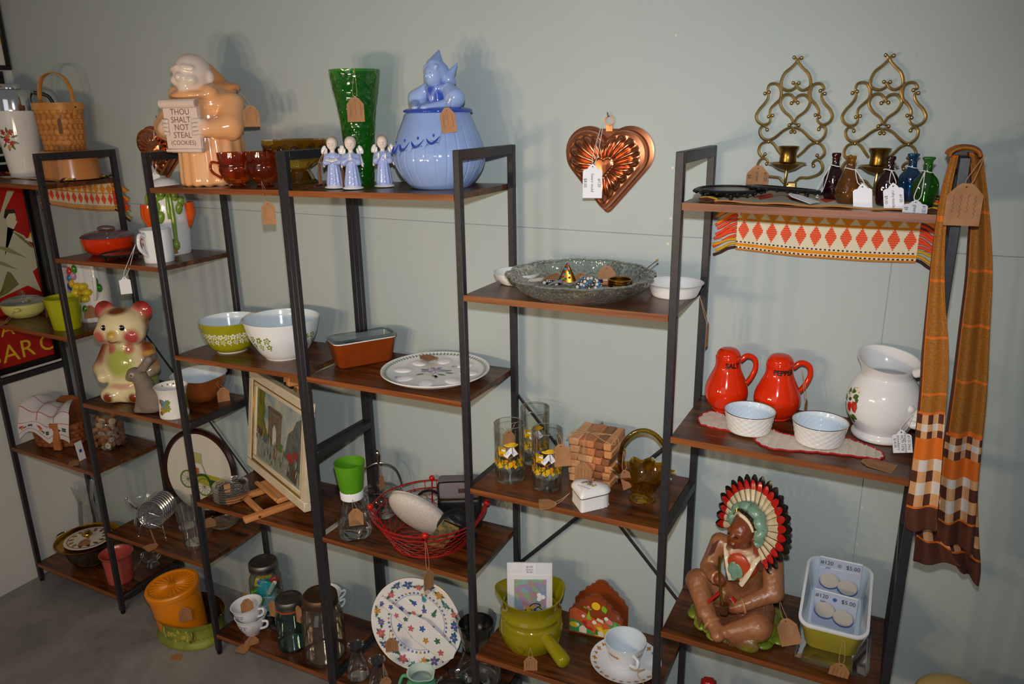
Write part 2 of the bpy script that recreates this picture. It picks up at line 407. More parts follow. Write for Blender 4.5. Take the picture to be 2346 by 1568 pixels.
# ================================================================== shelving units
FX = dict(A=.0064,B=.5031,C=1.0159,D=1.5287,Q=1.5487,E=2.0673,F=2.579,G=3.0714)
DY = dict(A=-.0049,B=-.0026,C=-.0033,D=-.0018,Q=-.0054,E=-.0053,F=.0072,G=.0162)
DZ = dict(A=-.0087,B=-.0162,C=-.0073,D=.0023,Q=.0021,E=.0100,F=.0113,G=.0064)
PW = .0172; DEP = .2837
ZS = dict(top=1.7284,e1=1.6294,m1=1.3929,e2=1.1176,m2=.8821,e3=.6104,m3=.3700,e4=.0944); TH = .0150
def shelf_z(l, r, k): return ZS[k]+(DZ[l]+DZ[r])/2
M_steel = pbr('black_powder_coated_steel', '#302f33', .42, .2, '#28272b', 90, spec=.45, bmp=.08, bscale=400)
M_foot = pbr('black_plastic_foot', '#0c0c0d', .5)
m, nt, b = new_mat('rustic_brown_shelf_board'); M_board = m
rp, tx, mp = noise_mix(nt, col('#28150b'), col('#7a431b'), 7, 9, .34, .70, (.55,7,7), .62, .7)
rp2, tx2, mp2 = noise_mix(nt, (.45,.42,.4,1), (1,1,1,1), 5.5, 4, .36, .52, (1,1.7,1.7), .5, .5)
mx = nt.nodes.new('ShaderNodeMix'); mx.data_type = 'RGBA'; mx.blend_type = 'MULTIPLY'; mx.inputs['Factor'].default_value = .9
nt.links.new(rp.outputs[0], mx.inputs['A']); nt.links.new(rp2.outputs[0], mx.inputs['B']); nt.links.new(mx.outputs['Result'], b.inputs['Base Color'])
b.inputs['Roughness'].default_value = .30; bump(nt, b, tx.outputs['Fac'], .08, .001)
M_edge = pbr('flash_lit_edge_band', '#8f5128', .38, 0, '#5a2d12', 60, stretch=(.05,1,1.6), lo=.3, hi=.7, bmp=.05)  # laminate edge of the same board; flash brightness painted in as lighter brown
def hexa(x0,x1,yf0,yf1,d,zt0,zt1,t):
    v = [(x0,yf0,zt0-t),(x1,yf1,zt1-t),(x1,yf1+d,zt1-t),(x0,yf0+d,zt0-t),(x0,yf0,zt0),(x1,yf1,zt1),(x1,yf1+d,zt1),(x0,yf0+d,zt0)]
    return v, [(3,2,1,0),(4,5,6,7),(0,1,5,4),(1,2,6,5),(2,3,7,6),(3,0,4,7)]
def shelving(frames, label):
    l0 = frames[0]; root = thing('shelving_unit', label, 'shelf unit', (FX[l0],0,0), 0, 'staggered shelving units along the wall'); ox = FX[l0]
    def part(n, vf, m_, par=root, **k): return obj(n, ([(x-ox,y,z) for x,y,z in vf[0]], vf[1]), m_, par, **k)
    for k in frames:
        x = FX[k]; y0 = DY[k]; y1 = y0+DEP-PW; zt = ZS['top']+DZ[k]
        for y in (y0, y1):
            po = part('post', box(PW,PW,zt-.015,(x+PW/2,y+PW/2,.015),.0012), M_steel)
            part('foot', xf(lathe([(0,0),(.0075,0),(.0085,.003),(.0085,.009),(.005,.010),(.005,.017)],14), (x+PW/2,y+PW/2,0)), M_foot, po)
            for z in (ZS['e1'],ZS['m1'],ZS['e2'],ZS['e3'],ZS['m3']):
                part('bolt', xf(lathe([(0,0),(.0028,0),(.0022,.0012),(0,.0014)],10), (x+PW,y+PW/2,z-.006+DZ[k]), (0,PI/2,0)), M_foot, po)
        part('top_rail', box(PW,DEP-2*PW,.0235,(x+PW/2,y0+DEP/2,zt-.0235),.0012), M_steel)
        part('side_bar', box(PW,DEP-2*PW,.0235,(x+PW/2,y0+DEP/2,ZS['m2']+DZ[k]-.0235),.0012), M_steel)
        part('side_bar', box(PW,DEP-2*PW,.0235,(x+PW/2,y0+DEP/2,ZS['e4']+DZ[k]-.030),.0012), M_steel)
    for i in range(3):
        a, b_ = frames[i], frames[i+1]
        for k in (('e1','e2','e3','e4') if i != 1 else ('m1','m2','m3')):
            x0 = FX[a]+PW+.0003; x1 = FX[b_]-.0003; za = ZS[k]+DZ[a]; zb = ZS[k]+DZ[b_]
            s = part('shelf', hexa(x0,x1,DY[a]+.0006,DY[b_]+.0006,DEP-.001,za,zb,TH), M_board, smooth=False)
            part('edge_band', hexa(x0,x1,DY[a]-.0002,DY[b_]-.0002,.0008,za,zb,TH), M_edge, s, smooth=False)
    a, b_ = frames[1], frames[2]; x0 = FX[a]+PW/2; x1 = FX[b_]+PW/2; yb = DEP-.003
    for za, zb in ((1.055,.500),(.500,1.055)):
        part('cross_brace', tube([(x0,yb,za),(x1,yb,zb)],.0045,8,flat=(.35,1.2)), M_steel)
    return root
shelving('ABCD', 'black steel and brown board staggered shelving unit by the red poster')
shelving('QEFG', 'black steel and brown board staggered shelving unit under the orange scarf')

# ================================================================== pictures on the left wall
M_pframe = pbr('black_picture_frame', '#0b0a0b', .35); M_mat = pbr('white_print_paper', '#cfccc4', .6)
def picture(name, label, y0, y1, z0, z1, bw, paper):
    t = thing(name, label, 'picture', (WX,(y0+y1)/2,z0)); w = y1-y0; h = z1-z0
    for n_, sy, sz, cy, cz in (('frame_bar',w,bw,0,0),('frame_bar',w,bw,0,h-bw),('frame_bar',bw,h-2*bw,-w/2+bw/2,bw),('frame_bar',bw,h-2*bw,w/2-bw/2,bw)):
        obj(n_, box(.016,sy,sz,(.008,cy,cz),.0015), M_pframe, t)
    obj('print', box(.004,w-2*bw,h-2*bw,(.007,0,bw)), paper, t, smooth=False)
    return t
M_red = pbr('poster_red', '#b01408', .45, c2='#9a0f08', scale=4)
t = picture('framed_poster', 'red framed poster with white robed figure and yellow letters', -.34, .275, .877, 1.655, .024, M_red)
def pr(name, pts, c, x=.0095, rough=.5):
    return obj(name, ([(x+WX-WX, y-t.location.y, z-t.location.z) for y, z in fan(pts)[0]], fan(pts)[1]), pbr('print_'+c.strip('#'), c, rough), t, smooth=False)
robe = [(.02,1.40),(.143,1.442),(.163,1.490),(.205,1.489),(.208,1.443),(.169,1.427),(.224,1.387),(.253,1.332),(.25,1.257),(.23,1.246),(.248,1.16),(.2,1.196),(.088,1.169),(.0,1.16),(-.12,1.22),(-.06,1.34)]
pr('figure_print', robe, '#b9b79f')
for nm, pts, c, x in (('figure_print',[(.15,1.475),(.195,1.56),(.221,1.557),(.166,1.482),(.145,1.451)],'#b9b79f',.0096),
    ('figure_print',[(.172,1.477),(.205,1.477),(.209,1.443),(.19,1.416),(.169,1.429)],'#cfc8ae',.0102),
    ('figure_print',[(.162,1.464),(.173,1.493),(.207,1.489),(.207,1.475),(.178,1.476),(.168,1.458)],'#23221a',.0104),
    ('figure_print',[(.06,1.165),(.091,1.184),(.135,1.264),(.148,1.256),(.168,1.207),(.121,1.182)],'#6d6f3f',.0100),
    ('figure_print',[(.18,1.413),(.218,1.383),(.254,1.338),(.243,1.337),(.211,1.374)],'#6f7149',.0100),
    ('figure_print',[(.1,1.37),(.16,1.35),(.22,1.30),(.15,1.335)],'#8a8a63',.0100),
    ('figure_print',[(.07,1.33),(.13,1.30),(.18,1.26),(.12,1.29)],'#8a8a63',.0100),
    ('figure_print',[(.205,1.455),(.211,1.449),(.203,1.444)],'#b03a2a',.0106),
    ('figure_print',[(.222,1.372),(.249,1.380),(.268,1.376),(.258,1.353)],'#d8d2ba',.0102),
    ('figure_print',[(.24,1.379),(.252,1.400),(.262,1.400),(.259,1.376)],'#e3c63a',.0104)):
    pr(nm, pts, c, x)
M_yel = pbr('poster_yellow', '#d8b020', .5)
for ch, y, z, s in (('B',.020,.918,.098),('A',.085,.920,.098),('R',.150,.922,.098),('O',.236,.924,.096),('I',.052,1.024,.08),('A',.090,1.022,.08)):
    v, f = text_mesh(ch, s); obj('letter', ([(.0098, q[0]+y-t.location.y, q[1]+z-t.location.z) for q in v], f), M_yel, t, smooth=False)
t = picture('framed_print', 'white framed print with a black brush mark, above red poster', -.22, .262, 1.664, 1.985, .022, M_mat)
v, f = tube(cat([(.0105,.20,.11),(.0105,.19,.13),(.0105,.178,.122),(.0105,.186,.098),(.0105,.205,.082),(.0105,.196,.066),(.0105,.175,.07)],6),.004,6)
obj('brush_mark', ([(x, y-.02, z) for x,y,z in v], f), M_pframe, t)
t = picture('framed_flower_print', 'framed print with purple and yellow flowers at top left corner', -.20, .296, 1.990, 2.42, .016, M_mat)
for y, z, r, c in ((.18,.14,.035,'#5a3a9a'),(.20,.20,.045,'#7450b0'),(.215,.115,.03,'#c8b23a'),(.19,.27,.05,'#d8b020'),(.222,.24,.03,'#3a2a80'),(.14,.2,.04,'#40308a'),(.12,.28,.05,'#7450b0')):
    v, f = flower2(y,z,r,6); obj('flower_print', ([(.0098,p[0],p[1]) for p in v], f), pbr('print_'+c.strip('#'), c, .5), t, smooth=False)
# ================================================================== common builders
BAYS = dict(AB=('A','B'),BC=('B','C'),CD=('C','D'),QE=('Q','E'),EF=('E','F'),FG=('F','G'))
def zs(bay, k, x):
    a, b_ = BAYS[bay]; t_ = (x-FX[a])/(FX[b_]-FX[a]); return ZS[k]+DZ[a]+(DZ[b_]-DZ[a])*t_+.0004
def at(bay, k, x, y, dz=0): return (x, y, zs(bay,k,x)+dz)
def facing(x, y): return math.atan2(CAM.x-x, -(CAM.y-y))     # rotz that turns local -y to the camera side
M_kraft = pbr('kraft_paper', '#a5764f', .75, 0, '#93663f', 40); M_twine = pbr('jute_twine', '#b08b66', .9)
M_tagwhite = pbr('white_card', '#dcdce2', .6); M_cotton = pbr('white_cotton_string', '#d8d6d4', .85); M_ink = pbr('dark_ink', '#2a2430', .7)
M_dark = pbr('near_black', '#0d0c0c', .5)
def tag(parent, p, w=.030, h=.042, az=None, rl=0, tl=0, white=False, to=None, lines=3, words=None, round_=False, sag=.012, loops=2, name='price_tag'):
    """a price tag with its hole at world point p, hanging down; `to` = world point its string goes to"""
    if az is None: az = facing(p[0],p[1])
    m_ = Matrix.Translation(Vector(p)) @ Euler((0,0,az)).to_matrix().to_4x4() @ Euler((tl,0,0)).to_matrix().to_4x4() @ Euler((0,rl,0)).to_matrix().to_4x4()
    c = w*.27
    if round_: o_ = [(-w/2,-h),(w/2,-h)]+[(w/2,-c*.9),(w*.40,-c*.55),(w*.27,-c*.5),(w*.18,0.0),(0,.0055),(-w*.18,0.0),(-w*.27,-c*.5),(-w*.40,-c*.55),(-w/2,-c*.9)]
    else: o_ = [(-w/2,-h),(w/2,-h),(w/2,-c),(w/2-c,.002),(w*.13,.005),(-w*.13,.005),(-w/2+c,.002),(-w/2,-c)]
    g = obj(name, prism(o_, .0007), M_tagwhite if white else M_kraft, None, smooth=False)
    pm = mat_of(parent) if parent else Matrix.Identity(4)
    g.parent = parent; g.matrix_local = pm.inverted() @ m_
    hole = obj('eyelet', flat_xz(disc2(0,-.001,.0016,10), -.0005), M_dark, g, smooth=False)
    L = []
    if words:
        for k, s in enumerate(words):
            v, f = text_mesh(s, w*.21)
            L.append(([(w*.34-k*w*.72/max(len(words)-1,1)+q[1]-w*.05, -.0006, -h*.52-q[0]) for q in v], f))
    elif lines:
        for k in range(lines):
            x0 = w*.30-k*w*.6/max(lines-1,1); pts = [(x0+math.sin(j*2.3+k)*w*.035, -h*.22-j*h*.62/14) for j in range(14-3*(k%2))]
            L.append(flat_xz(stroke2(pts, .0006), -.0006))
    if L: obj('handwriting', join(*L), M_ink, g, smooth=False)
    if to is not None:
        P = Vector(p); Q = Vector(to); R_ = .0006 if not white else .0008; S_ = []
        side = Vector((math.cos(az), math.sin(az), 0))*.004
        for k in range(loops):
            mid = (P+Q)/2+side*(1 if k else -1)-Vector((0,0,sag*.3))
            S_.append(tube(cat([tuple(P), tuple((P*2+mid)/3+side*(1 if k else -1)), tuple(mid), tuple((Q*2+mid)/3), tuple(Q)],5), R_, 6))
        inv = m_.inverted()
        s_ = join(*S_); obj('string', ([tuple(inv @ Vector(q)) for q in s_[0]], s_[1]), M_cotton if white else M_twine, g)
    return g
def vessel(outer, wall=.003, floor=.004, n=4, refine=True):
    o_ = fine(outer, n) if refine else list(outer)
    inn = [(max(r-wall,0), z) for r, z in reversed(o_) if z > floor+.001]
    return [(0,o_[0][1])]+o_+inn+[(max(prof_r(o_,floor)-wall,.001)*.92, floor), (0,floor)], len(o_)
def vessel_obj(name, outer, mats, parent, wall=.003, floor=.004, seg=56, n=4, mod=None, loc=(0,0,0), rot=(0,0,0), refine=True, sharp=50, sx=1, sy=1):
    if not isinstance(mats,(list,tuple)) and mats.name in GLASS:
        o_ = fine(outer, n) if refine else list(outer); return obj(name, lathe([(0,floor),(prof_r(o_,floor)*.9,floor)]+[q for q in o_ if True], seg, mod, sx, sy), mats, parent, loc, rot, sharp=sharp)
    pf, no = vessel(outer, wall, floor, n, refine); v, f = lathe(pf, seg, mod, sx, sy)
    if isinstance(mats,(list,tuple)):
        mi = []
        for i in range(len(pf)-1):
            if pf[i][0] < 1e-6 and pf[i+1][0] < 1e-6: continue
            mi += [0 if i < no else 1]*seg
        return obj(name, (v,f), None, parent, loc, rot, mats=list(mats), midx=mi, sharp=sharp)
    return obj(name, (v,f), mats, parent, loc, rot, sharp=sharp)
def solid_lathe(name, prof, mat, parent, seg=40, n=4, refine=True, mod=None, loc=(0,0,0), rot=(0,0,0), sharp=50, sx=1, sy=1):
    return obj(name, lathe(fine(prof,n) if refine else prof, seg, mod, sx, sy), mat, parent, loc, rot, sharp=sharp)
def prints(name, parent, prof, a0, shapes, cmat, off=.0006, sx=1, sy=1, loc=(0,0,0), rot=(0,0,0)):
    return obj(name, join(*[wrap(s, prof, a0, off, sx, sy) for s in shapes]), cmat, parent, loc, rot, smooth=False)
def handle_ear(parent, p0, p1, out, r=.004, mat=None, flat=None, n=8, name='handle', mid=.5, tall=0):
    """an ear handle from p0 to p1 bulging along out"""
    a, b_, o_ = Vector(p0), Vector(p1), Vector(out)
    pts = [a, a+o_*.75+(a-b_)*(.10+tall), a+(b_-a)*.25+o_*1.02, a+(b_-a)*.55+o_*.92, a+(b_-a)*.82+o_*.45, b_]
    return obj(name, tube(cat([tuple(q) for q in pts], n), r, 10, flat=flat), mat, parent)
W_opal = glaze('white_opal_glass', '#dfe2e6'); W_blue = glaze('bluish_white_inside', '#cfdbe4'); W_china = glaze('white_china', '#e2e0de')
M_chrome = metalm('chrome', '#d9d9d9', .12); M_gold = metalm('gold_metal', '#c79a3a', .22); M_goldline = metalm('gold_line', '#b98a3e', .3)
G_clear = glass('clear_glass', '#eff2ef', .9, body=.03, bc='#ffffff'); G_thin = glass('thin_clear_glass', '#f6f8f6', .8)

# ================================================================== table runners (two of a kind)
M_cream = pbr('cream_weave', '#ddd0b4', .9, bmp=.3, bscale=300); M_rorange = pbr('orange_yarn', '#e08a10', .9, bmp=.3, bscale=400); M_rred = pbr('red_orange_yarn', '#e2481c', .9, bmp=.3, bscale=400)
M_rbrown = pbr('dark_brown_yarn', '#3a1a10', .9); M_rgold = pbr('mustard_yarn', '#c79a10', .9); M_rgreen = pbr('forest_green_yarn', '#27401c', .9); M_rmar = pbr('maroon_yarn', '#4a1420', .9); M_tanb = pbr('tan_binding', '#b5793f', .9)
def runner(label, x0, x1, yb, zt, zb, bay, k, yfront, n_d, fl, fr, over=0):
    """cloth lying on the shelf and falling down behind it; yb: back drop plane"""
    t = thing('table_runner', label, 'table runner', (x0, yb, zt)); W = x1-x0; H = zt-zb
    D = yb-yfront; tot = D+H
    def pos(u, s, off=0):   # s from front edge 0 .. tot
        p = pos0(u, s, off); return (p[0], p[1], p[2]+zs(bay,k,x0+u*W)-zt)
    def pos0(u, s, off=0):
        wob = .0022*math.sin(u*17+s*9)
        if s < D: return (u*W, s-D, .0012+.0012*math.sin(u*23)*(1-s/D)+off)
        return (u*W, .0015*math.sin(u*14)+(-off if True else 0), -(s-D)+.0006-.006*math.sin(u*3.1)*((s-D)/H))
    obj('cloth', sheet(60, 30, lambda u,v: pos(u, v*tot)), M_cream, t, sharp=None)
    def decal(name, polys, mat):
        V = []; F = []
        for p in polys:
            kk = len(V); V += [pos(q[0]/W, q[1], .0008) for q in p]; F.append(tuple(range(kk, kk+len(p))))
        obj(name, (V,F), mat, t, smooth=False)
    dw = W/n_d; A = []; B = []; Cc = []; st = []; st2 = []
    steps = 5
    def diamond(cx, cs, w, h):     # stepped diamond, as woven
        out = []
        for i in range(-steps, steps):
            hw = w*(1-abs(i+.5)/steps)/1; out.append([(cx-hw/2,cs+i*h/steps/2),(cx+hw/2,cs+i*h/steps/2),(cx+hw/2,cs+(i+.92)*h/steps/2),(cx-hw/2,cs+(i+.92)*h/steps/2)])
        return out
    for i in range(n_d):
        cx = (i+.5)*dw
        decal('red_diamond', diamond(cx, D+H*.66, dw*.82, H*.33), M_rred); decal('orange_diamond', diamond(cx, D+H*.36, dw*.98, H*.30), M_rorange)
        if i%2 == 0: decal('red_diamond', diamond(cx, D*.5, dw*1.2, D*.5), M_rred)
    m_ = int(W/.009)
    for i in range(m_):
        x = i*W/m_; st.append([(x,D+H*.85),(x+W/m_*.45,D+H*.85),(x+W/m_*.45,D+H*.875),(x,D+H*.875)]); st2.append([(x,D+H*.945),(x+W/m_*.5,D+H*.945),(x+W/m_*.5,D+H*.97),(x,D+H*.97)])
    [decal('orange_band', [[(i*W/60,D+H*q0),((i+1)*W/60,D+H*q0),((i+1)*W/60,D+H*q1),(i*W/60,D+H*q1)] for i in range(60)], M_rorange) for q0,q1 in ((.47,.505),(.885,.935),(.972,.995))]; decal('brown_stitching', st, M_rbrown)
    V = [pos(q[0]/W, q[1], .0012) for p in st2 for q in p]; obj('brown_stitching', (V, [tuple(range(4*i,4*i+4)) for i in range(len(st2))]), M_rbrown, t, smooth=False)
    obj('binding', tube([pos(i/40, tot-.001, .0003) for i in range(41)], .0022, 6), M_tanb, t)
    obj('binding', tube([pos(i/40, .001, .0003) for i in range(41)], .0016, 6), M_tanb, t)
    # fringe: twisted yarn strands at both ends, coloured in bands
    bands = [(M_rgold,.5),(M_rmar,.15),(M_rgold,.3),(M_rgreen,.15),(M_rmar,.2)]
    colr = [M_rmar,M_rgold,M_rgreen,M_rmar,M_rgold,M_rorange,M_rred,M_rgold]
    r2 = random.Random(3)
    for side, L in ((0,fl),(1,fr)):
        if L <= 0: continue
        for i in range(15):
            s = D+H*(i+.4)/15; f_ = i/14
            mat_ = M_rorange if f_ < .42 else (M_rred if f_ < .85 else (M_rgold if f_ < .95 else M_rbrown))
            p0 = Vector(pos(side, s)); d = Vector(((1 if side else -1)*L*(.85+.2*r2.random()), -.001+.003*r2.random(), -L*(.25+.35*r2.random())))
            obj('fringe', tube(cat([tuple(p0), tuple(p0+d*.35+Vector((0,0,L*.06))), tuple(p0+d*.7), tuple(p0+d)],3), .0034, 6), mat_, t)
        for i in range(12):
            s = D*(i+.3)/12; p0 = Vector(pos(side, s)); d = Vector(((1 if side else -1)*min(L,.045)*(.6+.3*r2.random()), .004*(r2.random()-.5), .002+.012*over*r2.random()))
            obj('fringe', tube([tuple(p0), tuple(p0+d*.5+Vector((0,0,.003))), tuple(p0+d)], .0026, 5), colr[i%8], t)
    return t
runner('woven runner with red diamonds hanging behind the tan basket pedestal', .085, .455, .2885, zs('AB','e1',.27), 1.497, 'AB', 'e1', .10, 11, .058, .075, 1)
runner('woven runner with red diamonds under the small coloured bottles', 2.652, 3.030, .2945, zs('FG','e1',2.84), 1.500, 'FG', 'e1', .045, 12, .052, .034, 0)

# ================================================================== bay one (by the poster): top
x, y = .160, .175; t = thing('coffee_carafe', 'white coffee carafe with chrome top and red flower print', 'carafe', at('AB','e1',x,y))
pf = [(0,0),(.048,0),(.050,.004),(.056,.06),(.064,.14),(.068,.20),(.069,.226)]
solid_lathe('body', pf, W_china, t)
solid_lathe('collar', [(.0695,.226),(.070,.232),(.0685,.262),(.066,.286),(.058,.296),(0,.297)], M_chrome, t, refine=False)
solid_lathe('lid', [(.030,.297),(.033,.299),(.034,.312),(.030,.316),(0,.316)], M_chrome, t, refine=False)
obj('spout', tube(cat([(-.06,-.02,.27),(-.078,-.028,.285),(-.088,-.032,.292)],4), [.014]*4+[.010]*5, 12), M_chrome, t)
obj('handle', tube(cat([(.045,.052,.288),(.075,.088,.27),(.082,.096,.19),(.062,.072,.10),(.044,.05,.06)],6), .006, 10), pbr('black_handle','#151515',.4), t)
pfx = fine(pf,4); a0 = facing(x,y)-PI/2-.62
for s_, c in ((flower2(-.004,.130,.013,6),'#a8301e'),(flower2(.014,.155,.011,5),'#b8402a'),(flower2(.012,.118,.010,5),'#b0381f'),(flower2(-.012,.155,.010,5),'#a52c1e'),(flower2(.002,.142,.010,6),'#c47a28'),(flower2(.0,.105,.008,5),'#c98a2a')):
    prints('flower_print', t, pfx, a0, [s_], pbr('print_'+c.strip('#'),c,.3))
prints('leaf_print', t, pfx, a0, [leaf2(.012*math.cos(a)+.002,.132+.018*math.sin(a),.024,.004,a) for a in (.3,.9,1.5,2.2,2.9,-.4,-1.1,-1.7,-2.4)], pbr('print_leaf','#5c6a34',.35), .0004)
x, y = .405, .185; t = thing('planter_pedestal', 'tan glossy upturned planter under the splint basket', 'planter', at('AB','e1',x,y,.0024))
M_tan = glaze('tan_glaze','#b8763e','#c07f46',.22)
solid_lathe('body', [(.092,0),(.094,.004),(.090,.04),(.084,.088),(.080,.0935),(.070,.095),(0,.0955)], M_tan, t)
# splint basket
M_spl = pbr('honey_oak_splint','#c07a34',.5,0,'#a8662a',30,stretch=(1,1,3)); M_spl2 = pbr('light_oak_splint','#cf9048',.5,0,'#b8783a',30)
def splint_basket(t, rx, ry, h, taper, rows, cols_, mat_h, mat_v, rim=.022):
    """woven basket: uprights and weavers pass in front of and behind each other; rounded-square plan"""
    def plan(a, s, off=0):
        n = 3.2; c, si = math.cos(a), math.sin(a); q = (abs(c)**n+abs(si)**n)**(-1/n); return ((rx*s+off)*q*c, (ry*s+off)*q*si)
    sc = lambda z: taper+(1-taper)*z/h
    for r_ in range(rows):
        z = (r_+.5)*h/rows; v = []; f = []; N = cols_*6
        for j in range(N):
            a = 2*PI*j/N; o_ = .0022*math.cos(cols_*a/1+PI*r_)
            for dz, dn in ((-h/rows*.46,.0005),(-h/rows*.4,.001),(h/rows*.4,.001),(h/rows*.46,.0005)):
                p = plan(a, sc(z), o_+dn); v.append((p[0],p[1],z+dz))
        for j in range(N):
            for q in range(3): f.append((4*j+q, 4*((j+1)%N)+q, 4*((j+1)%N)+q+1, 4*j+q+1))
        obj('weaver', (v,f), mat_h, t, sharp=None)
    for j in range(cols_):
        a0_ = 2*PI*(j+.0)/cols_; v = []; f = []; ww = 2*PI/cols_*.36
        M_ = rows*3
        for i in range(M_+1):
            z = h*i/M_; o_ = .0022*math.cos(PI*(z/h*rows-.5)+PI*j*0) * (1)
            o_ = -.0022*math.cos(cols_*a0_+PI*(z*rows/h-.5))
            for da in (-ww,0,ww):
                p = plan(a0_+da, sc(z), o_+(.0006 if da == 0 else 0)); v.append((p[0],p[1],z))
        for i in range(M_):
            for q in range(2): f.append((3*i+q, 3*i+q+1, 3*i+q+4, 3*i+q+3))
        obj('stake', (v,f), mat_v, t, sharp=None)
    inn = [[(*plan(2*PI*j/40, sc(z), -.004), z) for j in range(40)] for z in (.002,h)]
    obj('lining', loft(inn, True, False), mat_h, t)
    R0 = [[(*plan(2*PI*j/64, sc(h), .0042), z) for j in range(64)] for z in (h-rim,h)]; R1 = [[(*plan(2*PI*j/64, sc(h), -.004), z) for j in range(64)] for z in (h,h-rim)]
    obj('rim', loft(R0+R1, False, False), mat_v, t, sharp=30)
    return plan, sc
zb_ = .0955
t = thing('splint_basket', 'tall honey coloured splint basket with an upright bent handle', 'basket', at('AB','e1',x-.008,y-.004,.0024+zb_), .15)
plan, sc = splint_basket(t, .072, .058, .155, .82, 9, 18, M_spl, M_spl2)
hp = [(-.070,0,.115),(-.072,0,.165),(-.066,0,.205),(-.045,0,.238),(0,0,.252),(.045,0,.238),(.066,0,.205),(.072,0,.165),(.070,0,.115)]
obj('handle', tube(cat(hp,6), .0075, 10, flat=(1.15,.35)), M_spl2, t)
for sx_ in (-1,1): obj('rivet', ell((sx_*.0765,0,.14),(.002,.003,.003),10,6), M_dark, t)
tag(t, (x+.058,y-.052,zs('AB','e1',x)+.20), .022, .046, facing(x,y)+1.05, to=(x+.062,y-.03,zs('AB','e1',x)+.235), lines=0, sag=.004)
# ------------------------------------------------------------------ second shelf
x, y = .092, .110; t = thing('covered_casserole', 'pale yellow lidded casserole with a small knob handle', 'casserole', at('AB','e2',x,y))
Y1 = glaze('pale_yellow_opal','#c9c878'); pf = [(.042,0),(.048,.002),(.066,.018),(.074,.040),(.075,.052),(.077,.055)]
vessel_obj('dish', pf, [Y1, W_opal], t, .004, .006)
solid_lathe('lid', [(.076,.055),(.072,.058),(.060,.066),(.035,.073),(0,.075)], G_clear, t)
obj('lid_knob', tube([(-.013,0,.074),(-.012,0,.088),(0,0,.094),(.012,0,.088),(.013,0,.074)], .0055, 10), G_clear, t)
az = facing(x,y)
for s_ in (1,-1): obj('handle', ell((.078*math.sin(az-.3)*s_,-.078*math.cos(az-.3)*s_,.040),(.012,.012,.008),14,10), Y1, t)
tag(t, (x+.035,y-.095,zs('AB','e2',x)+.0035), .034, .05, .4, tl=-PI/2+.03, to=(x+.072*math.sin(az-.3),y-.086*math.cos(az-.3),zs('AB','e2',x)+.04), lines=0)
x, y = .385, .080; t = thing('flower_pot', 'plain lime green flower pot cup', 'pot', at('AB','e2',x,y))
L1 = glaze('lime_glaze','#a9ad12','#9aa00e',.2); vessel_obj('body', [(.042,0),(.045,.002),(.052,.060),(.057,.100),(.060,.108),(.061,.112)], L1, t, .004, .006)
tag(t, (x-.055,y-.03,zs('AB','e2',x)+.07), .02, .03, facing(x,y)+1.2, lines=0)
x, y = .372, .200; t = thing('floral_pitcher', 'large white pitcher with raised yellow flower and ruffled rim', 'pitcher', at('AB','e2',x,y))
pf = [(.050,0),(.055,.004),(.062,.05),(.063,.11),(.060,.17),(.062,.215),(.066,.235)]
vessel_obj('body', pf, W_china, t, .004, .006, mod=lambda a,z,r: r*(1+(.05*math.sin(5*a) if z > .2 else 0)*min(1,(z-.2)/.03) if z > .2 else 1))
pfx = fine(pf,4); az = facing(x,y)-PI/2
def rs(a, z, o_=0): r_ = prof_r(pfx,z)+o_; return (r_*math.cos(a), r_*math.sin(a), z)
M_yf = glaze('yellow_petal','#d8bc20','#e0c838'); M_gl = glaze('green_leaf','#3f8a26','#2f7a20')
ca = az-.52; cz = .115
for k in range(6):
    th = 2*PI*k/6; obj('petal', ell(rs(ca+.30*math.cos(th), cz+.026*math.sin(th), .003), (.017,.017,.014),14,10), M_yf, t)
obj('flower_centre', ell(rs(ca,cz,.010),(.010,.010,.010),12,8), glaze('ochre_centre','#c09a18'), t)
for a_, z_ in ((ca+.05,.052),(ca+.8,.15),(ca+.95,.125),(ca-.2,.20)): obj('leaf', ell(rs(a_,z_,.001),(.010,.010,.016),12,8), M_gl, t)
for a_, z_, c in ((ca-.75,.165,'#2a6f9a'),(ca-.62,.19,'#b03030'),(ca-.58,.145,'#c8a020'),(ca-.35,.175,'#b98aa0'),(ca-.85,.135,'#1f3f7a')): obj('bud', ell(rs(a_,z_,.001),(.012,.012,.016),12,8), glaze('bud_'+c.strip('#'),c), t)
handle_ear(t, rs(az+.18,.20), rs(az+.12,.085), (.034*math.cos(az+.15),.034*math.sin(az+.15),0), .0065, W_china)
tag(t, (x+.058*math.cos(az-.25)+.006,y+.066*math.sin(az-.25),zs('AB','e2',x)+.062), .04, .042, facing(x,y), lines=2)
t = thing('box', 'white slim box standing behind the yellow casserole', 'box', at('AB','e2',.205,.225), -.15); obj('body', box(.055,.018,.175,(0,0,0),.001), pbr('white_box','#c8c6cc',.6), t, smooth=False)
obj('edge_print', box(.003,.0184,.172,(.012,-.0003,.001)), pbr('pale_grey_print','#a8a8b2',.6), t, smooth=False)
g_ = tag(None, (.090,.012,zs('AB','e2',.09)+.0012), .055, .05, .9, tl=-PI/2+.02, lines=0); props(g_, 'kraft paper price tag lying flat before the yellow casserole', 'tag')
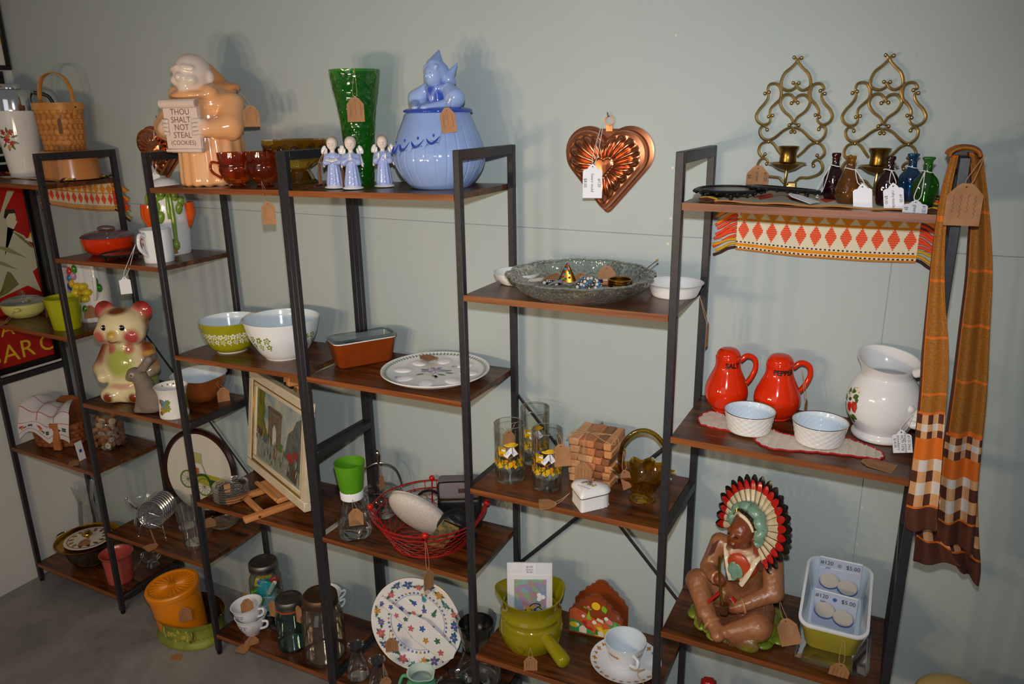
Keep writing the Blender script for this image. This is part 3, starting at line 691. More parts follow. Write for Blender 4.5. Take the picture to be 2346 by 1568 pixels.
# ------------------------------------------------------------------ third shelf: brown basket with towel, spool jar
x, y = .150, .125; t = thing('splint_basket', 'red brown splint basket holding a mushroom print dish towel', 'basket', at('AB','e3',x,y,.001), .45)
M_rb = pbr('red_brown_splint','#8a4a24',.55,0,'#6f3818',30); M_rb2 = pbr('red_brown_stake','#96542a',.55,0,'#7a4020',30)
splint_basket(t, .098, .070, .092, .90, 6, 22, M_rb, M_rb2, .014)
obj('handle', box(.030,.013,.098,(.030,-.088,0),.002), pbr('orange_pine','#b06a38',.5,0,'#a05c2c',20), t)
obj('handle', box(.030,.060,.012,(.030,-.066,.098),.002), pbr('orange_pine','#b06a38',.5), t)
obj('back_board', prism([(-.07,.06),(.07,.06),(.06,.15),(.02,.168),(-.03,.165),(-.06,.14)], .01, .002), M_rb2, t, loc=(.01,.06,0))
tw = thing('dish_towel', 'white dish towel with mushroom and clover border over basket', 'towel', at('AB','e3',x,y,.001), .45)
M_towel = pbr('white_cotton_towel','#c6c2c4',.9,bmp=.2,bscale=200)
def tp(u, v):
    # u along the basket front, v from inside the basket, over the rim and down the front
    X_ = -.105+.19*u; s = v*.26
    bul = .024*math.sin(u*6+1.4)+.013*math.sin(u*15+v*5)
    if s < .09: q = s/.09; return (X_*(.55+.45*q), .045-.12*q, .100+.078*math.sin(PI*(.25+.55*q))*(1-.3*u)+bul*.5)
    q = (s-.09)/.17; return (X_-.004*math.sin(u*9)*q, -.076-.016*math.sin(min(1,q*1.4)*PI/2)-.006*math.sin(u*11+2*q), .132-.085*q-.045*q*u*u+.03*q*abs(math.sin(u*5.5))+bul*.2)
obj('cloth', sheet(40,40,tp), M_towel, tw, sharp=None)
def ton(uv, off=.0015):
    V = []
    for u,v in uv[0]: p = tp(u,v); V.append((p[0], p[1]-off, p[2]+off*.6))
    return V, uv[1]
M_tr = pbr('towel_red','#b03c30',.85); M_tg = pbr('towel_green','#1c3a26',.85); M_ty = pbr('towel_yellow','#c08a20',.85); M_tb = pbr('towel_brown','#6a4434',.85)
for vv in (.55,.86): obj('border_line', ton(stroke2([(k/24,vv) for k in range(25)],.014)), M_tr, tw, smooth=False)
for uu in (.35,.72): obj('border_line', ton(stroke2([(uu,k/20*.5) for k in range(21)],.012)), M_tr, tw, smooth=False)
for i in range(6):
    u0 = .08+i*.165
    if i % 2: obj('clover_print', ton(join(*[disc2(u0+.024*math.cos(a),.71+.036*math.sin(a),.024,10) for a in (.8,2.35,3.9,5.5)])), M_tg, tw, smooth=False)
    else:
        obj('mushroom_print', ton(disc2(u0,.68,.05,12,.04)), M_tr, tw, smooth=False); obj('mushroom_print', ton(disc2(u0+.01,.75,.018,10,.05)), M_ty, tw, smooth=False); obj('hedgehog_print', ton(disc2(u0+.07,.74,.035,12,.03)), M_tb, tw, smooth=False)
for z_, uu in ((.18,.2),(.32,.5)): obj('border_line', ton(stroke2([(k/20,z_) for k in range(21)],.006)), M_tr, tw, smooth=False)
x, y = .352, .180; t = thing('spool_jar', 'glass jar filled with wooden thread spools', 'jar', at('AB','e3',x,y), .2)
rings = [rrect(.094,.094,.022,5,z) for z in (0,.002)]; 
obj('glass', loft([rrect(.086,.086,.02,5,0),rrect(.094,.094,.022,5,.004),rrect(.096,.096,.024,5,.10),rrect(.088,.088,.03,5,.118),rrect(.080,.080,.034,5,.125)],True,False), G_thin, t)
sp_m = [pbr('spool_wood','#b07a52',.6,0,'#9c6844',30), pbr('spool_pale','#c2a184',.6), pbr('spool_tan','#a56a40',.6)]
M_spl_lab = pbr('spool_label','#c9c9c4',.5); r3 = random.Random(11)
spool_prof = [(0,0),(.0125,0),(.0135,.003),(.0095,.007),(.0095,.023),(.0135,.027),(.0125,.030),(0,.030)]
n_sp = 0
for lay in range(4):
    for gx in (-1,0,1):
        for gy in (-1,0,1):
            if lay > 2 and (gx*gy != 0): continue
            sp = obj('thread_spool', xf(lathe(spool_prof,14), (0,0,-.015)), sp_m[n_sp%3], t, (gx*.028,gy*.028,.018+lay*.0285), (r3.random()*3,r3.random()*3,r3.random()*3))
            if n_sp % 3 == 0: obj('spool_label', xf(lathe([(.0035,0),(.0115,0),(.0115,.0004),(.0035,.0004)],14), (0,0,.0151)), M_spl_lab, sp)
            n_sp += 1
t = thing('card', 'narrow white card with blue mark in front of spool jar', 'card', at('AB','e3',.372,.050), facing(.37,.05)+.9, rot=(-.12,0,facing(.37,.05)+.75)); obj('body', box(.030,.002,.072), M_tagwhite, t, smooth=False)
obj('print', box(.012,.0004,.012,(0,-.0012,.03)), pbr('blue_print','#2a4fa0',.6), t, smooth=False)
g_ = tag(None, (.352,.030,zs('AB','e3',.35)+.0012), .035, .05, .9, tl=-PI/2+.02, lines=0); props(g_, 'kraft price tag at front edge of the spool jar shelf', 'tag')
# ------------------------------------------------------------------ bottom shelf
x, y = .205, .110; t = thing('covered_casserole', 'glass casserole with gold rimmed tray lid on bottom shelf', 'casserole', at('AB','e4',x,y), .2)
vessel_obj('bowl', [(.055,0),(.060,.002),(.080,.03),(.094,.075),(.097,.088)], glass('smoky_glass','#b9ad92',.7), t, .004, .006, sx=1.0)
vessel_obj('gold_tray', [(.096,.090),(.100,.091),(.118,.100),(.124,.107)], metalm('brass_gold','#b5861e',.2), t, .003, .0935)
solid_lathe('ceramic_plate', [(.084,.1005),(.087,.103),(.080,.104),(0,.106)], glaze('white_plate','#d5cdc4'), t)
for k in range(14):
    a = 2*PI*k/14; obj('gold_print', flat_xy(leaf2(.050*math.cos(a),.050*math.sin(a),.026,.007,a+.4), .1058), M_goldline, t, smooth=False)
obj('gold_ring', lathe([(.078,.1047),(.074,.1050)],48), M_goldline, t)
obj('knob', lathe(fine([(.006,.105),(.006,.113),(.018,.120),(.020,.126),(.014,.133),(0,.135)],3),24), M_gold, t)
obj('handle', tube(cat([(-.115,.03,.098),(-.140,.02,.100),(-.145,0,.101),(-.140,-.02,.100),(-.115,-.03,.098)],5),.0028,8), M_chrome, t)
tag(t, (x+.015,y-.02,zs('AB','e4',x)+.112), .04, .042, .7, tl=-PI/2+.06, lines=2)
x, y = .418, .080; t = thing('flower_pot', 'small coral red ceramic pot cup', 'pot', at('AB','e4',x,y)); K1 = glaze('coral_glaze','#b04a40','#b8524a',.25)
vessel_obj('body', [(.044,0),(.047,.002),(.051,.06),(.055,.10),(.061,.114),(.062,.117)], K1, t, .004, .006)
x, y = .085, .200; t = thing('hurricane_glass', 'tall clear hurricane vase glass with a pinched waist', 'vase', at('AB','e4',x,y))
vessel_obj('body', [(.030,0),(.032,.003),(.013,.014),(.012,.022),(.036,.06),(.040,.10),(.033,.17),(.030,.20),(.042,.268),(.044,.275)], G_thin, t, .002, .024)
x, y = .452, .200; t = thing('glass_dish', 'small clear footed glass dish with paper tag', 'dish', at('AB','e4',x,y))
vessel_obj('body', [(.026,0),(.027,.002),(.016,.008),(.018,.016),(.036,.035),(.041,.052)], G_clear, t, .003, .018)
tag(t, (x-.045,y-.05,zs('AB','e4',x)+.0015), .045, .04, -.3, tl=-PI/2+.03, to=(x-.03,y-.01,zs('AB','e4',x)+.045), lines=0)
# ------------------------------------------------------------------ on the floor: oval tin and orange canister
x, y = .845, .045; t = thing('oval_tin', 'oval green and yellow patterned metal tin on floor', 'tin', (x,y,0), .10)
M_tin = glaze('green_tin_print','#6a7a2c','#8c9232',.35,scale=14); M_tini = metalm('tin_inside','#8a7a2a',.35)
vessel_obj('body', [(.134,0),(.137,.004),(.137,.012),(.128,.020),(.126,.028),(.130,.085),(.136,.094),(.137,.098)], [M_tin,M_tini], t, .002, .003, 64, refine=False, sy=.74)
pf = [(.128,.02),(.126,.028),(.130,.085)]
cross = []
for k in range(46):
    s0 = -.40+k*.018
    for d in (-1,1): cross.append(stroke2([(s0,.034),(s0+d*.044,.080)],.0012))
prints('lattice_print', t, pf, -1.0, cross, pbr('dark_green_line','#26300f',.4), .0008, 1, .74)
for s0 in (-.30,-.02,.26): prints('panel_print', t, pf, -1.3, [fan([(s0-.05,.033),(s0+.05,.033),(s0+.056,.058),(s0+.05,.081),(s0-.05,.081),(s0-.056,.058)])], glaze('pale_green_panel','#9aa650','#b0b05c',.35,30), .0012, 1, .74)
for s0 in (-.30,-.02,.26): prints('panel_print', t, pf, -1.3, [leaf2(s0+.03*math.cos(a),.057+.012*math.sin(a),.02,.005,a+k) for k,a in enumerate((0,.8,1.6,2.4,3.2,4,4.8,5.6))], glaze('gold_panel','#b8a83c',None,.35), .0016, 1, .74)
obj('rim_bead', tube([(.137*math.cos(a),.137*.74*math.sin(a),.098) for a in [2*PI*k/64 for k in range(64)]],.0018,6,closed=True), M_gold, t)
obj('clasp', tube(cat([(.085,-.083,.078),(.092,-.088,.060),(.086,-.092,.048),(.079,-.089,.040)],4),.004,8), M_gold, t)
tag(t, (x+.055,y-.108,.0012), .042, .030, .3, tl=-PI/2+.02, to=(x+.075,y-.098,.05), lines=0)
x, y = .812, .040; t = thing('canister', 'orange plastic canister with radiating starburst lid', 'canister', (x,y,.0036), facing(x,y), rot=(.09,-.05,0))
OR = pbr('orange_plastic','#e08408',.35,0,'#d87c06',6)
vessel_obj('body', [(.076,0),(.079,.003),(.084,.11),(.088,.185)], OR, t, .003, .004)
def rib(a,z,r): return r
lv = []; lf = []; N = 96
for i,(r_,z_) in enumerate([(.092,.181),(.093,.187),(.093,.199),(.090,.204),(.082,.205),(.076,.201),(.060,.200),(.040,.200),(.020,.201),(.014,.203),(.010,.205),(0,.205)]):
    for j in range(N):
        a = 2*PI*j/N; dz = (.0016*(1 if (j%4) < 2 else -1)) if .015 < r_ < .07 else 0; lv.append((r_*math.cos(a),r_*math.sin(a),z_+dz))
for i in range(11):
    for j in range(N): lf.append((i*N+j,i*N+(j+1)%N,(i+1)*N+(j+1)%N,(i+1)*N+j))
obj('lid', (lv,lf), OR, t, sharp=30)
az = facing(x,y); tag(t, (x+.092*math.sin(az+.1),y-.098*math.cos(az+.1),.150), .042, .052, az, to=(x+.085*math.sin(az-.1),y-.092*math.cos(az-.1),.185), lines=0)
# ================================================================== bay two: first shelf
x, y = .615, .130; t = thing('covered_casserole', 'orange red lidded casserole behind a small black trivet', 'casserole', at('BC','m1',x,y))
R1 = glaze('orange_red_opal','#c8330c','#c02e0a',.12); vessel_obj('dish', [(.050,0),(.056,.002),(.074,.018),(.081,.040),(.082,.056),(.084,.059)], [R1,W_opal], t, .004, .006)
GP = glass('pinkish_clear_glass','#d6c6c8',.8)
solid_lathe('lid', [(.084,.059),(.080,.062),(.070,.068),(.040,.075),(0,.077)], GP, t)
obj('lid_knob', ell((0,0,.083),(.030,.012,.011),20,10,(0,0,.6)), GP, t)
x, y = .760, .062; t = thing('trivet', 'small round black trivet with a dull red tile centre', 'trivet', at('BC','m1',x,y)); M_iron = pbr('black_cast_iron','#141415',.4,.3,'#0e0e0f',60,bmp=.2,bscale=120)
def trivet(t, r, tile, feet=3):
    obj('frame', lathe([(r*.84,.016),(r*.86,.0195),(r*.90,.020),(r*.97,.018),(r,.015),(r*.97,.0125),(r*.88,.012),(r*.84,.013)],64,lambda a,z,q: q*(1+.012*math.cos(22*a))), M_iron, t)
    for k in range(22):
        a = 2*PI*k/22; obj('bead', ell((r*math.cos(a),r*math.sin(a),.0135),(.004,.004,.0035),8,6), M_iron, t)
    obj('tile', lathe([(0,.0135),(r*.85,.0135),(r*.85,.0165),(0,.0168)],48), tile, t, sharp=30)
    for k in range(feet):
        a = 2*PI*k/feet+.5; obj('leg', lathe([(0,0),(.003,0),(.0042,.006),(.005,.013)],10), M_iron, t, (r*.85*math.cos(a),r*.85*math.sin(a),0))
trivet(t, .062, glaze('dull_red_tile','#8c3a24','#7a2f1c',.3))
x, y = .925, .078; t = thing('mug', 'white mug with orange print and white hanging tag', 'mug', at('BC','m1',x,y))
pf = [(.041,0),(.044,.003),(.045,.05),(.045,.09),(.047,.102)]; vessel_obj('body', pf, W_opal, t, .0035, .006); pfx = fine(pf,4); az = facing(x,y)-PI/2
handle_ear(t, (.045*math.cos(az-.75),.045*math.sin(az-.75),.085), (.045*math.cos(az-.75),.045*math.sin(az-.75),.022), (.030*math.cos(az-.75),.030*math.sin(az-.75),0), .0055, W_opal)
prints('orange_print', t, pfx, az-1.25, [leaf2(.004*math.sin(k*2),.02+.011*k,.014,.004,1.2+k) for k in range(7)], pbr('print_orange','#b8541e',.3))
tag(t, (x-.052,y-.095,zs('BC','m1',x)-.041), .032, .05, facing(x,y), white=True, to=(x-.02,y-.062,zs('BC','m1',x)+.06), lines=0, round_=True, sag=.0)
x, y = .838, .205; t = thing('vegetable_canister', 'white lidded canister with raised carrots and green celery', 'canister', at('BC','m1',x,y)); az = facing(x,y)-PI/2
pf = [(.052,0),(.055,.004),(.058,.05),(.061,.12),(.060,.175),(.052,.196),(.048,.200)]; solid_lathe('body', pf, W_china, t); pfx = fine(pf,4)
solid_lathe('lid', [(.052,.200),(.055,.203),(.055,.210),(.046,.226),(.030,.240),(.012,.246),(0,.247)], W_china, t)
M_car = glaze('carrot_orange','#d8530e','#cc4a0a'); M_cel = glaze('celery_green','#6a8a2c','#86a040',.2)
rs = lambda a,z,o_=0: ((prof_r(pfx,z)+o_)*math.cos(a),(prof_r(pfx,z)+o_)*math.sin(a),z)
for a_ in (-1.35,-1.0,1.25,1.6): obj('carrot', tube([rs(az+a_,.165,.004),rs(az+a_,.13,.008),rs(az+a_*.98,.085,.002)],[.017,.016,.004],14), M_car, t)
for a_, z0_, z1_, r0_ in ((.18,.195,.045,.0075),(.02,.19,.12,.006)): obj('celery', tube([rs(az+a_,z0_,.004),rs(az+a_,(z0_+z1_)/2,.006),rs(az+a_,z1_,.003)],[r0_*.8,r0_,r0_*.9],12), M_cel, t)
obj('celery', ell(rs(az+.18,.035,.004),(.011,.011,.018),12,8), M_cel, t)
for a_, z_ in ((-.55,.155),(-.40,.125),(.55,.150),(.72,.17),(.15,.202),(-.25,.195),(.45,.19),(-.5,.19),(-1.1,.185)): obj('leaf', ell(rs(az+a_,z_,.0005),(.012,.012,.021),12,8,(0,.3,0)), M_cel, t)
tag(t, (x+.058*math.cos(az+.1),y+.064*math.sin(az+.1),zs('BC','m1',x)+.050), .03, .045, facing(x,y)+.6, lines=0)
# copper mould on the wall behind
def heart_curve(n=64, w=1.0, h=1.0):
    """two round lobes and straight flanks, clockwise from the notch; spans about -1..1"""
    r, cx, cz, tip = .54, .46, .36, -.98; P = []
    d = math.hypot(cx, cz-tip); th = math.atan2(tip-cz, -cx)+math.acos(r/d)   # tangent point on the right lobe
    a0 = PI-math.acos(min(1,cx/r)); m = 40
    for k in range(m+1): a = a0+(th-a0 if th < a0 else th-2*PI-a0)*k/m; P.append((cx+r*math.cos(a), cz+r*math.sin(a)))
    last = P[-1]
    for k in range(1,19): P.append((last[0]*(1-k/18), last[1]+(tip-last[1])*k/18))
    full = P+[(-x_,z_) for x_,z_ in reversed(P[1:-1])]
    for _ in range(3): full = [tuple((full[k-1][q]+2*full[k][q]+full[(k+1)%len(full)][q])/4 for q in (0,1)) for k in range(len(full))]
    L = [0]
    for a, b_ in zip(full, full[1:]+full[:1]): L.append(L[-1]+math.hypot(a[0]-b_[0],a[1]-b_[1]))
    out = []; q = 0
    for k in range(n):
        t_ = L[-1]*k/n
        while L[q+1] < t_: q += 1
        f_ = (t_-L[q])/(L[q+1]-L[q]); a = full[q]; b_ = full[(q+1)%len(full)]; out.append(((a[0]+(b_[0]-a[0])*f_)*w, (a[1]+(b_[1]-a[1])*f_)*h))
    return out
M_cop = metalm('copper','#dd9068',.27,'#cf7f57',scale=6)
def heart_mould(label, x, z, w, h, depth, rib_n=20, rot=0):
    """hung copper mould: flange on the wall, straight sides, ribbed heart dome with a small heart in the middle"""
    t = thing('copper_mould', label, 'mould', (x,WY-.001,z), group='copper moulds hung on the wall'); H0 = heart_curve(240)
    def ringp(s, y, wav=0, dy=0): return [((px*w/2*s)*(1+wav*(abs(math.cos(rib_n*PI*k/240))-.6)), y-dy*(abs(math.cos(rib_n*PI*k/240))-.6), (.08+(pz-.08)*s*(1+wav*(abs(math.cos(rib_n*PI*k/240))-.6)))*h/2) for k,(px,pz) in enumerate(H0)]
    def flp(s, y): return [(px*w/2*s, y, (.08+((max(pz,.84) if (pz > .2 and abs(px) < .44) else pz)-.08)*s)*h/2) for px,pz in H0]
    obj('flange', loft([flp(1.07,-.001),flp(1.07,-.004),flp(1.03,-.005),ringp(.97,-.006)],True,False), M_cop, t, sharp=30)
    obj('side_wall', loft([ringp(.97,-.009),ringp(.955,-depth*.9),ringp(.94,-depth),ringp(.85,-depth-.002)],False,False), M_cop, t, sharp=30)
    rings = [ringp(.87,-depth-.0015),ringp(.80,-depth-.001,.10),ringp(.76,-depth-.007,.11,.004),ringp(.68,-depth-.012,.11,.008),ringp(.54,-depth-.0140,.10,.009),ringp(.38,-depth-.0125,.06,.007),ringp(.27,-depth-.010,.02,.002),ringp(.24,-depth-.0085),ringp(.21,-depth-.012),ringp(.18,-depth-.0125)]
    obj('ribbed_heart', loft(rings,False,True), M_cop, t, sharp=None)
    zr = h*.44; obj('hanging_tab', box(.016,.002,.016,(0,-.005,zr-.004)), M_cop, t)
    obj('ring', tube([(.011*math.cos(a),-.006,zr+.020+.011*math.sin(a)) for a in [2*PI*k/24 for k in range(24)]],.0012,6,closed=True), M_cop, t)
    obj('nail', tube([(0,.0005,zr+.031),(-.001,-.012,zr+.031),(-.003,-.013,zr+.040)],.0013,6), M_iron, t)
    return t
t = heart_mould('copper mould hung on wall behind the monk jar', .742, 1.705, .205, .175, .030)
obj('pear_dome', xf(lathe(fine([(.040,0),(.036,.012),(.020,.022),(0,.025)],4),36,lambda a,z,r: r*(1+.10*math.cos(9*a))), (.02,-.045,.0), (PI/2,0,0), (1,1,1.3)), M_cop, t)
tag(t, (.775,WY-.08,1.64), .03, .03, .6, white=True, to=(.752,WY-.04,1.775), lines=0, sag=0, round_=True)
# ================================================================== bay two: second shelf
x, y = .640, .120; t = thing('cookie_jar', 'kitten or piglet cookie jar with green overalls and red cheeks', 'cookie jar', at('BC','m2',x,y), .42)
cr = '#e2d3a8'; br = '#7a2c0c'; gr = '#9aa838'; rd = '#b0343a'
pr_ = [('c',(0,0,.04),(0,0,.13),.082,.076,cr),('c',(0,0,.12),(0,0,.185),.074,.058,cr),
 ('e',(-.045,-.055,.030),(.040,.045,.032),None,cr),('e',(.045,-.055,.030),(.040,.045,.032),None,cr),
 ('c',(-.068,.0,.175),(-.092,-.028,.115),.026,.024,br),('c',(.068,.0,.175),(.092,-.028,.115),.026,.024,br),
 ('c',(-.092,-.028,.115),(-.062,-.07,.095),.022,.020,cr),('c',(.092,-.028,.115),(.062,-.07,.095),.022,.020,cr),
 ('e',(0,-.005,.265),(.083,.072,.062),None,cr),('e',(-.048,-.035,.240),(.040,.036,.034),None,cr),('e',(.048,-.035,.240),(.040,.036,.034),None,cr),
 ('e',(0,-.062,.240),(.026,.026,.022),None,cr),('e',(0,-.084,.246),(.011,.010,.009),None,'#c89a2a'),
 ('e',(-.066,.010,.312),(.036,.018,.034),(0,-.7,0),rd),('e',(.066,.010,.312),(.036,.018,.034),(0,.7,0),rd),('-b',(0,0,-.05),(.3,.3,.05),.002,None,None)]
pt_ = [((0,-.07,.15),(.06,.05,.07),gr,.9),((.07,-.02,.06),(.03,.06,.06),gr,.8),((-.07,-.02,.06),(.03,.06,.06),gr,.5),((.08,.03,.19),(.03,.05,.03),gr,.8),
 ((-.055,-.06,.238),.030,rd,.9),((.055,-.06,.238),.034,rd,.95),((.08,-.01,.22),.045,br,.85),((.075,.02,.27),.05,br,.9),((0,-.035,.325),(.045,.04,.022),br,.95),((-.02,-.075,.215),(.05,.03,.02),br,.6),((0,-.08,.250),.018,'#c8a020',.9),
 ((-.045,-.095,.028),(.022,.02,.024),br,1),((.045,-.095,.028),(.022,.02,.024),br,1),((-.03,-.05,.195),.026,rd,.8),((.035,-.055,.195),.026,rd,.8),((.095,-.02,.14),(.04,.04,.016),'#c06a20',.8),((.09,-.03,.17),(.03,.05,.012),'#c89a4a',.7),((0,-.07,.065),(.06,.03,.015),'#b06a5a',.6),((.062,.0,.340),.02,br,.7),((-.062,.0,.340),.02,br,.9)]
figure('body', t, pr_, h=.0042, k=.014, kc=.006, paint=pt_)
for s_ in (-1,1):
    e_ = obj('eye', ell((s_*.031,-.0705,.272),(.010,.005,.010),14,10), glaze('eye_black','#0c0b0b'), t); obj('eye_glint', ell((s_*.031-.003,-.0755,.275),(.003,.0015,.003),8,6), W_china, e_)
obj('mouth', tube(cat([(-.016,-.083,.228),(0,-.088,.224),(.016,-.083,.228)],4),.0012,6), glaze('red_brown_line','#6a2010'), t)
x, y = .806, .045; t = thing('rabbit_figurine', 'grey stone rabbit figurine with long laid back ears', 'figurine', at('BC','m2',x,y), .50)
gy = '#75695f'; gy2 = '#8a7e72'
figure('body', t, [('c',(.0,0,.035),(.0,-.005,.09),.038,.030,gy),('e',(.018,0,.042),(.045,.036,.042),None,gy),('c',(-.006,-.0,.09),(-.016,0,.118),.026,.024,gy),('e',(-.024,0,.127),(.032,.024,.025),(0,.25,0),gy),('e',(-.048,0,.118),(.014,.014,.013),None,gy2),
 ('c',(-.008,-.014,.145),(.030,-.018,.182),.010,.013,gy),('c',(-.008,.014,.145),(.030,.016,.180),.010,.013,gy),('c',(.012,-.018,.148),(.034,-.022,.186),.006,.010,gy2),
 ('c',(-.022,-.016,.03),(-.030,-.02,.008),.013,.012,gy),('c',(-.022,.016,.03),(-.030,.02,.008),.013,.012,gy),('e',(.02,-.03,.02),(.032,.014,.020),None,gy),('e',(.056,0,.03),(.014,.014,.014),None,gy2),('e',(0,0,.006),(.048,.038,.010),None,gy),('-b',(0,0,-.05),(.3,.3,.05),.002,None,None)],
 vcol('stone_grey',.7,.5,260), h=.003, k=.008, kc=.006)
e_ = obj('eye', ell((-.030,-.0215,.132),(.0095,.004,.0095),14,10), pbr('eye_ring','#a49a92',.5), t); obj('pupil', ell((-.031,-.0245,.132),(.0045,.003,.0045),10,8), glaze('amber_eye','#7a3a14'), e_)
x, y = .925, .048; t = thing('mug', 'white china mug with a faded countryside print', 'mug', at('BC','m2',x,y)); az = facing(x,y)-PI/2
pf = [(.043,0),(.046,.003),(.045,.03),(.043,.06),(.046,.085),(.053,.104)]; vessel_obj('body', pf, W_china, t, .0035, .006); pfx = fine(pf,4)
for s_, z_, r_, c in ((-.030,.052,.016,'#5a86a8'),(-.036,.034,.013,'#a8842a'),(-.022,.040,.014,'#8a8a2a'),(-.040,.060,.011,'#8a5a34'),(-.018,.060,.010,'#6a8a3a'),(.050,.045,.016,'#5a7a28'),(.050,.065,.012,'#7a8a34'),(.056,.030,.011,'#a0742a'),(-.045,.022,.008,'#7a4a30')):
    prints('scenery_print', t, pfx, az, [flower2(s_,z_,r_,7,s_*90,.7)], pbr('print_'+c.strip('#'),c,.3), .0005+abs(s_)*.004)
for k in range(4): obj('rim_print', ell((.046*math.cos(az+PI-.6+.4*k),.046*math.sin(az+PI-.6+.4*k),.094),(.003,.003,.003),8,6), glaze('rust_dot','#8a4a2a'), t)
handle_ear(t, (.046*math.cos(az+2.9),.046*math.sin(az+2.9),.085), (.044*math.cos(az+2.9),.044*math.sin(az+2.9),.025), (.026*math.cos(az+2.9),.026*math.sin(az+2.9),0), .005, W_china)
x, y = .880, .200; t = thing('mixing_bowl', 'brown mixing bowl with pouring lip and pale blue inside', 'bowl', at('BC','m2',x,y)); az = facing(x,y)-PI/2
B1 = glaze('brown_opal','#8f5226','#8a4c22',.14); 
vessel_obj('body', [(.046,0),(.050,.002),(.068,.022),(.083,.055),(.091,.085),(.094,.090)], [B1,W_blue], t, .004, .005, 72, mod=lambda a,z,r: r*(1+.16*max(0,z-.05)/.04*max(0,math.cos((a-az-.05)))**24+.14*max(0,z-.05)/.04*max(0,-math.cos((a-az-.05)))**24))
tag(t, (x+.10*math.cos(az+.75),y+.10*math.sin(az+.75),zs('BC','m2',x)+.047), .04, .047, facing(x,y), to=(x+.085*math.cos(az+.6),y+.085*math.sin(az+.6),zs('BC','m2',x)+.085), lines=0)
# ================================================================== bay two: third shelf
x, y = .740, .235; t = thing('wall_plaque', 'oval white plaque with vintage car in dark wood frame', 'plaque', at('BC','m3',x,y,.0), rot=(-.14,0,.16)); M_mah = pbr('dark_mahogany','#27100c',.25,0,'#33160f',8)
ov = lambda rx_, rz_, y_: [(rx_*math.cos(2*PI*k/72), y_, .172+rz_*math.sin(2*PI*k/72)) for k in range(72)]
obj('frame', loft([ov(.166,.168,.008),ov(.168,.170,-.002),ov(.160,.162,-.011),ov(.150,.152,-.009),ov(.147,.149,-.002)],True,False), M_mah, t)
obj('plate', loft([ov(.149,.151,-.002),ov(.10,.10,.001),ov(.05,.05,.001)],False,True), glaze('cream_plate','#d0cabc',None,.2), t)
car = [('wheel_print',ring2(-.052,.140,.036,.006,24),'#5f7a2a',.0030),('wheel_print',ring2(.022,.118,.036,.006,24),'#6a7a2a',.0030),('wheel_print',join(*[stroke2([(-.052,.140),(-.052+.033*math.cos(a),.140+.033*math.sin(a))],.0012) for a in [k*PI/6 for k in range(12)]]),'#5f6a2a',.0028),('wheel_print',join(*[stroke2([(.022,.118),(.022+.033*math.cos(a),.118+.033*math.sin(a))],.0012) for a in [k*PI/6 for k in range(12)]]),'#6a6a2a',.0028),
 ('body_print',fan([(-.03,.165),(.03,.170),(.06,.165),(.115,.160),(.118,.138),(.07,.125),(.05,.120),(-.01,.135),(-.035,.150)]),'#a09a22',.0026),('body_print',fan([(.05,.150),(.09,.147),(.095,.125),(.06,.118),(.045,.128)]),'#2a3f1c',.0032),('fender_print',stroke2(cat([(-.02,.155),(.02,.165),(.045,.150),(.058,.115),(.095,.105)],5),.010),'#2a4a20',.0034),
 ('seat_print',fan([(-.035,.195),(-.002,.188),(.0,.165),(-.034,.172)]),'#b0521c',.0036),('roof_print',fan([(-.040,.252),(.012,.246),(.014,.205),(-.038,.212)]),'#a8a86a',.0030),('roof_print',stroke2([(.014,.205),(.03,.17)],.003),'#8a8a4a',.0032),('lamp_print',disc2(.075,.120,.010,12,.016),'#b09a2a',.0038),('caption_print',stroke2([(.03,.075),(.085,.068)],.003),'#8a8a84',.0028)]
for n_, s_, c, o_ in car: obj(n_, flat_xz(s_, -o_), pbr('print_'+c.strip('#'),c,.4), t, smooth=False)
x, y = .690, .092; t = thing('coaster_rack', 'chrome wire rack holding a set of glass coasters', 'coaster rack', at('BC','m3',x,y), .35)
M_wire = metalm('bright_wire','#cfcfcf',.15); G_cut = glass('cut_glass','#f0f2f0',.95,.05,.8,90,body=.05,bc='#d8d8d8',f0=.2)
for k in range(7):
    yy = -.030+.0125*k; c_ = obj('coaster', xf(lathe(fine([(0,0),(.046,0),(.052,.004),(.053,.010),(.050,.011),(.046,.006),(.030,.004),(0,.004)],2),40,lambda a,z,r: r*(1+.008*math.cos(24*a))), (0,yy,.085), (PI/2-.18,0,0)), G_cut, t)
    obj('coaster_rim', xf(lathe([(.050,.008),(.0535,.010),(.050,.012)],40), (0,yy,.085), (PI/2-.18,0,0)), M_wire, c_)
for s_ in (-1,1): obj('leg', tube(cat([(s_*.030,.062,.003),(s_*.034,.050,.05),(s_*.036,.0,.055),(s_*.040,-.040,.050),(s_*.052,-.052,.004)],5),.0018,8), M_wire, t); obj('foot', ell((s_*.052,-.052,.004),.004,10,8), M_wire, t); obj('foot', ell((s_*.030,.062,.004),.004,10,8), M_wire, t)
obj('crossbar', tube([(-.042,-.044,.035),(.042,-.044,.035)],.0022,8), metalm('copper_bar','#9a5a3a',.3), t)
for z_ in (.060,.105): obj('front_wire', tube(cat([(-.036,-.045,z_-.02),(0,-.056,z_),(.036,-.045,z_-.02)],5),.0015,8), M_wire, t)
tag(t, (x+.070,y-.075,zs('BC','m3',x)+.0012), .045, .04, -.2, tl=-PI/2+.02, to=(x+.015,y-.05,zs('BC','m3',x)+.035), lines=0)
x, y = .578, .100; t = thing('coupe_glass', 'clear shallow coupe glass behind the coaster rack', 'glass', at('BC','m3',x,y))
vessel_obj('body', [(.030,0),(.030,.002),(.006,.006),(.004,.012),(.004,.055),(.012,.062),(.036,.085),(.043,.105)], G_thin, t, .0015, .064)
x, y = .890, .080; t = thing('tumbler', 'tall clear glass tumbler behind the black post', 'glass', at('BC','m3',x,y))
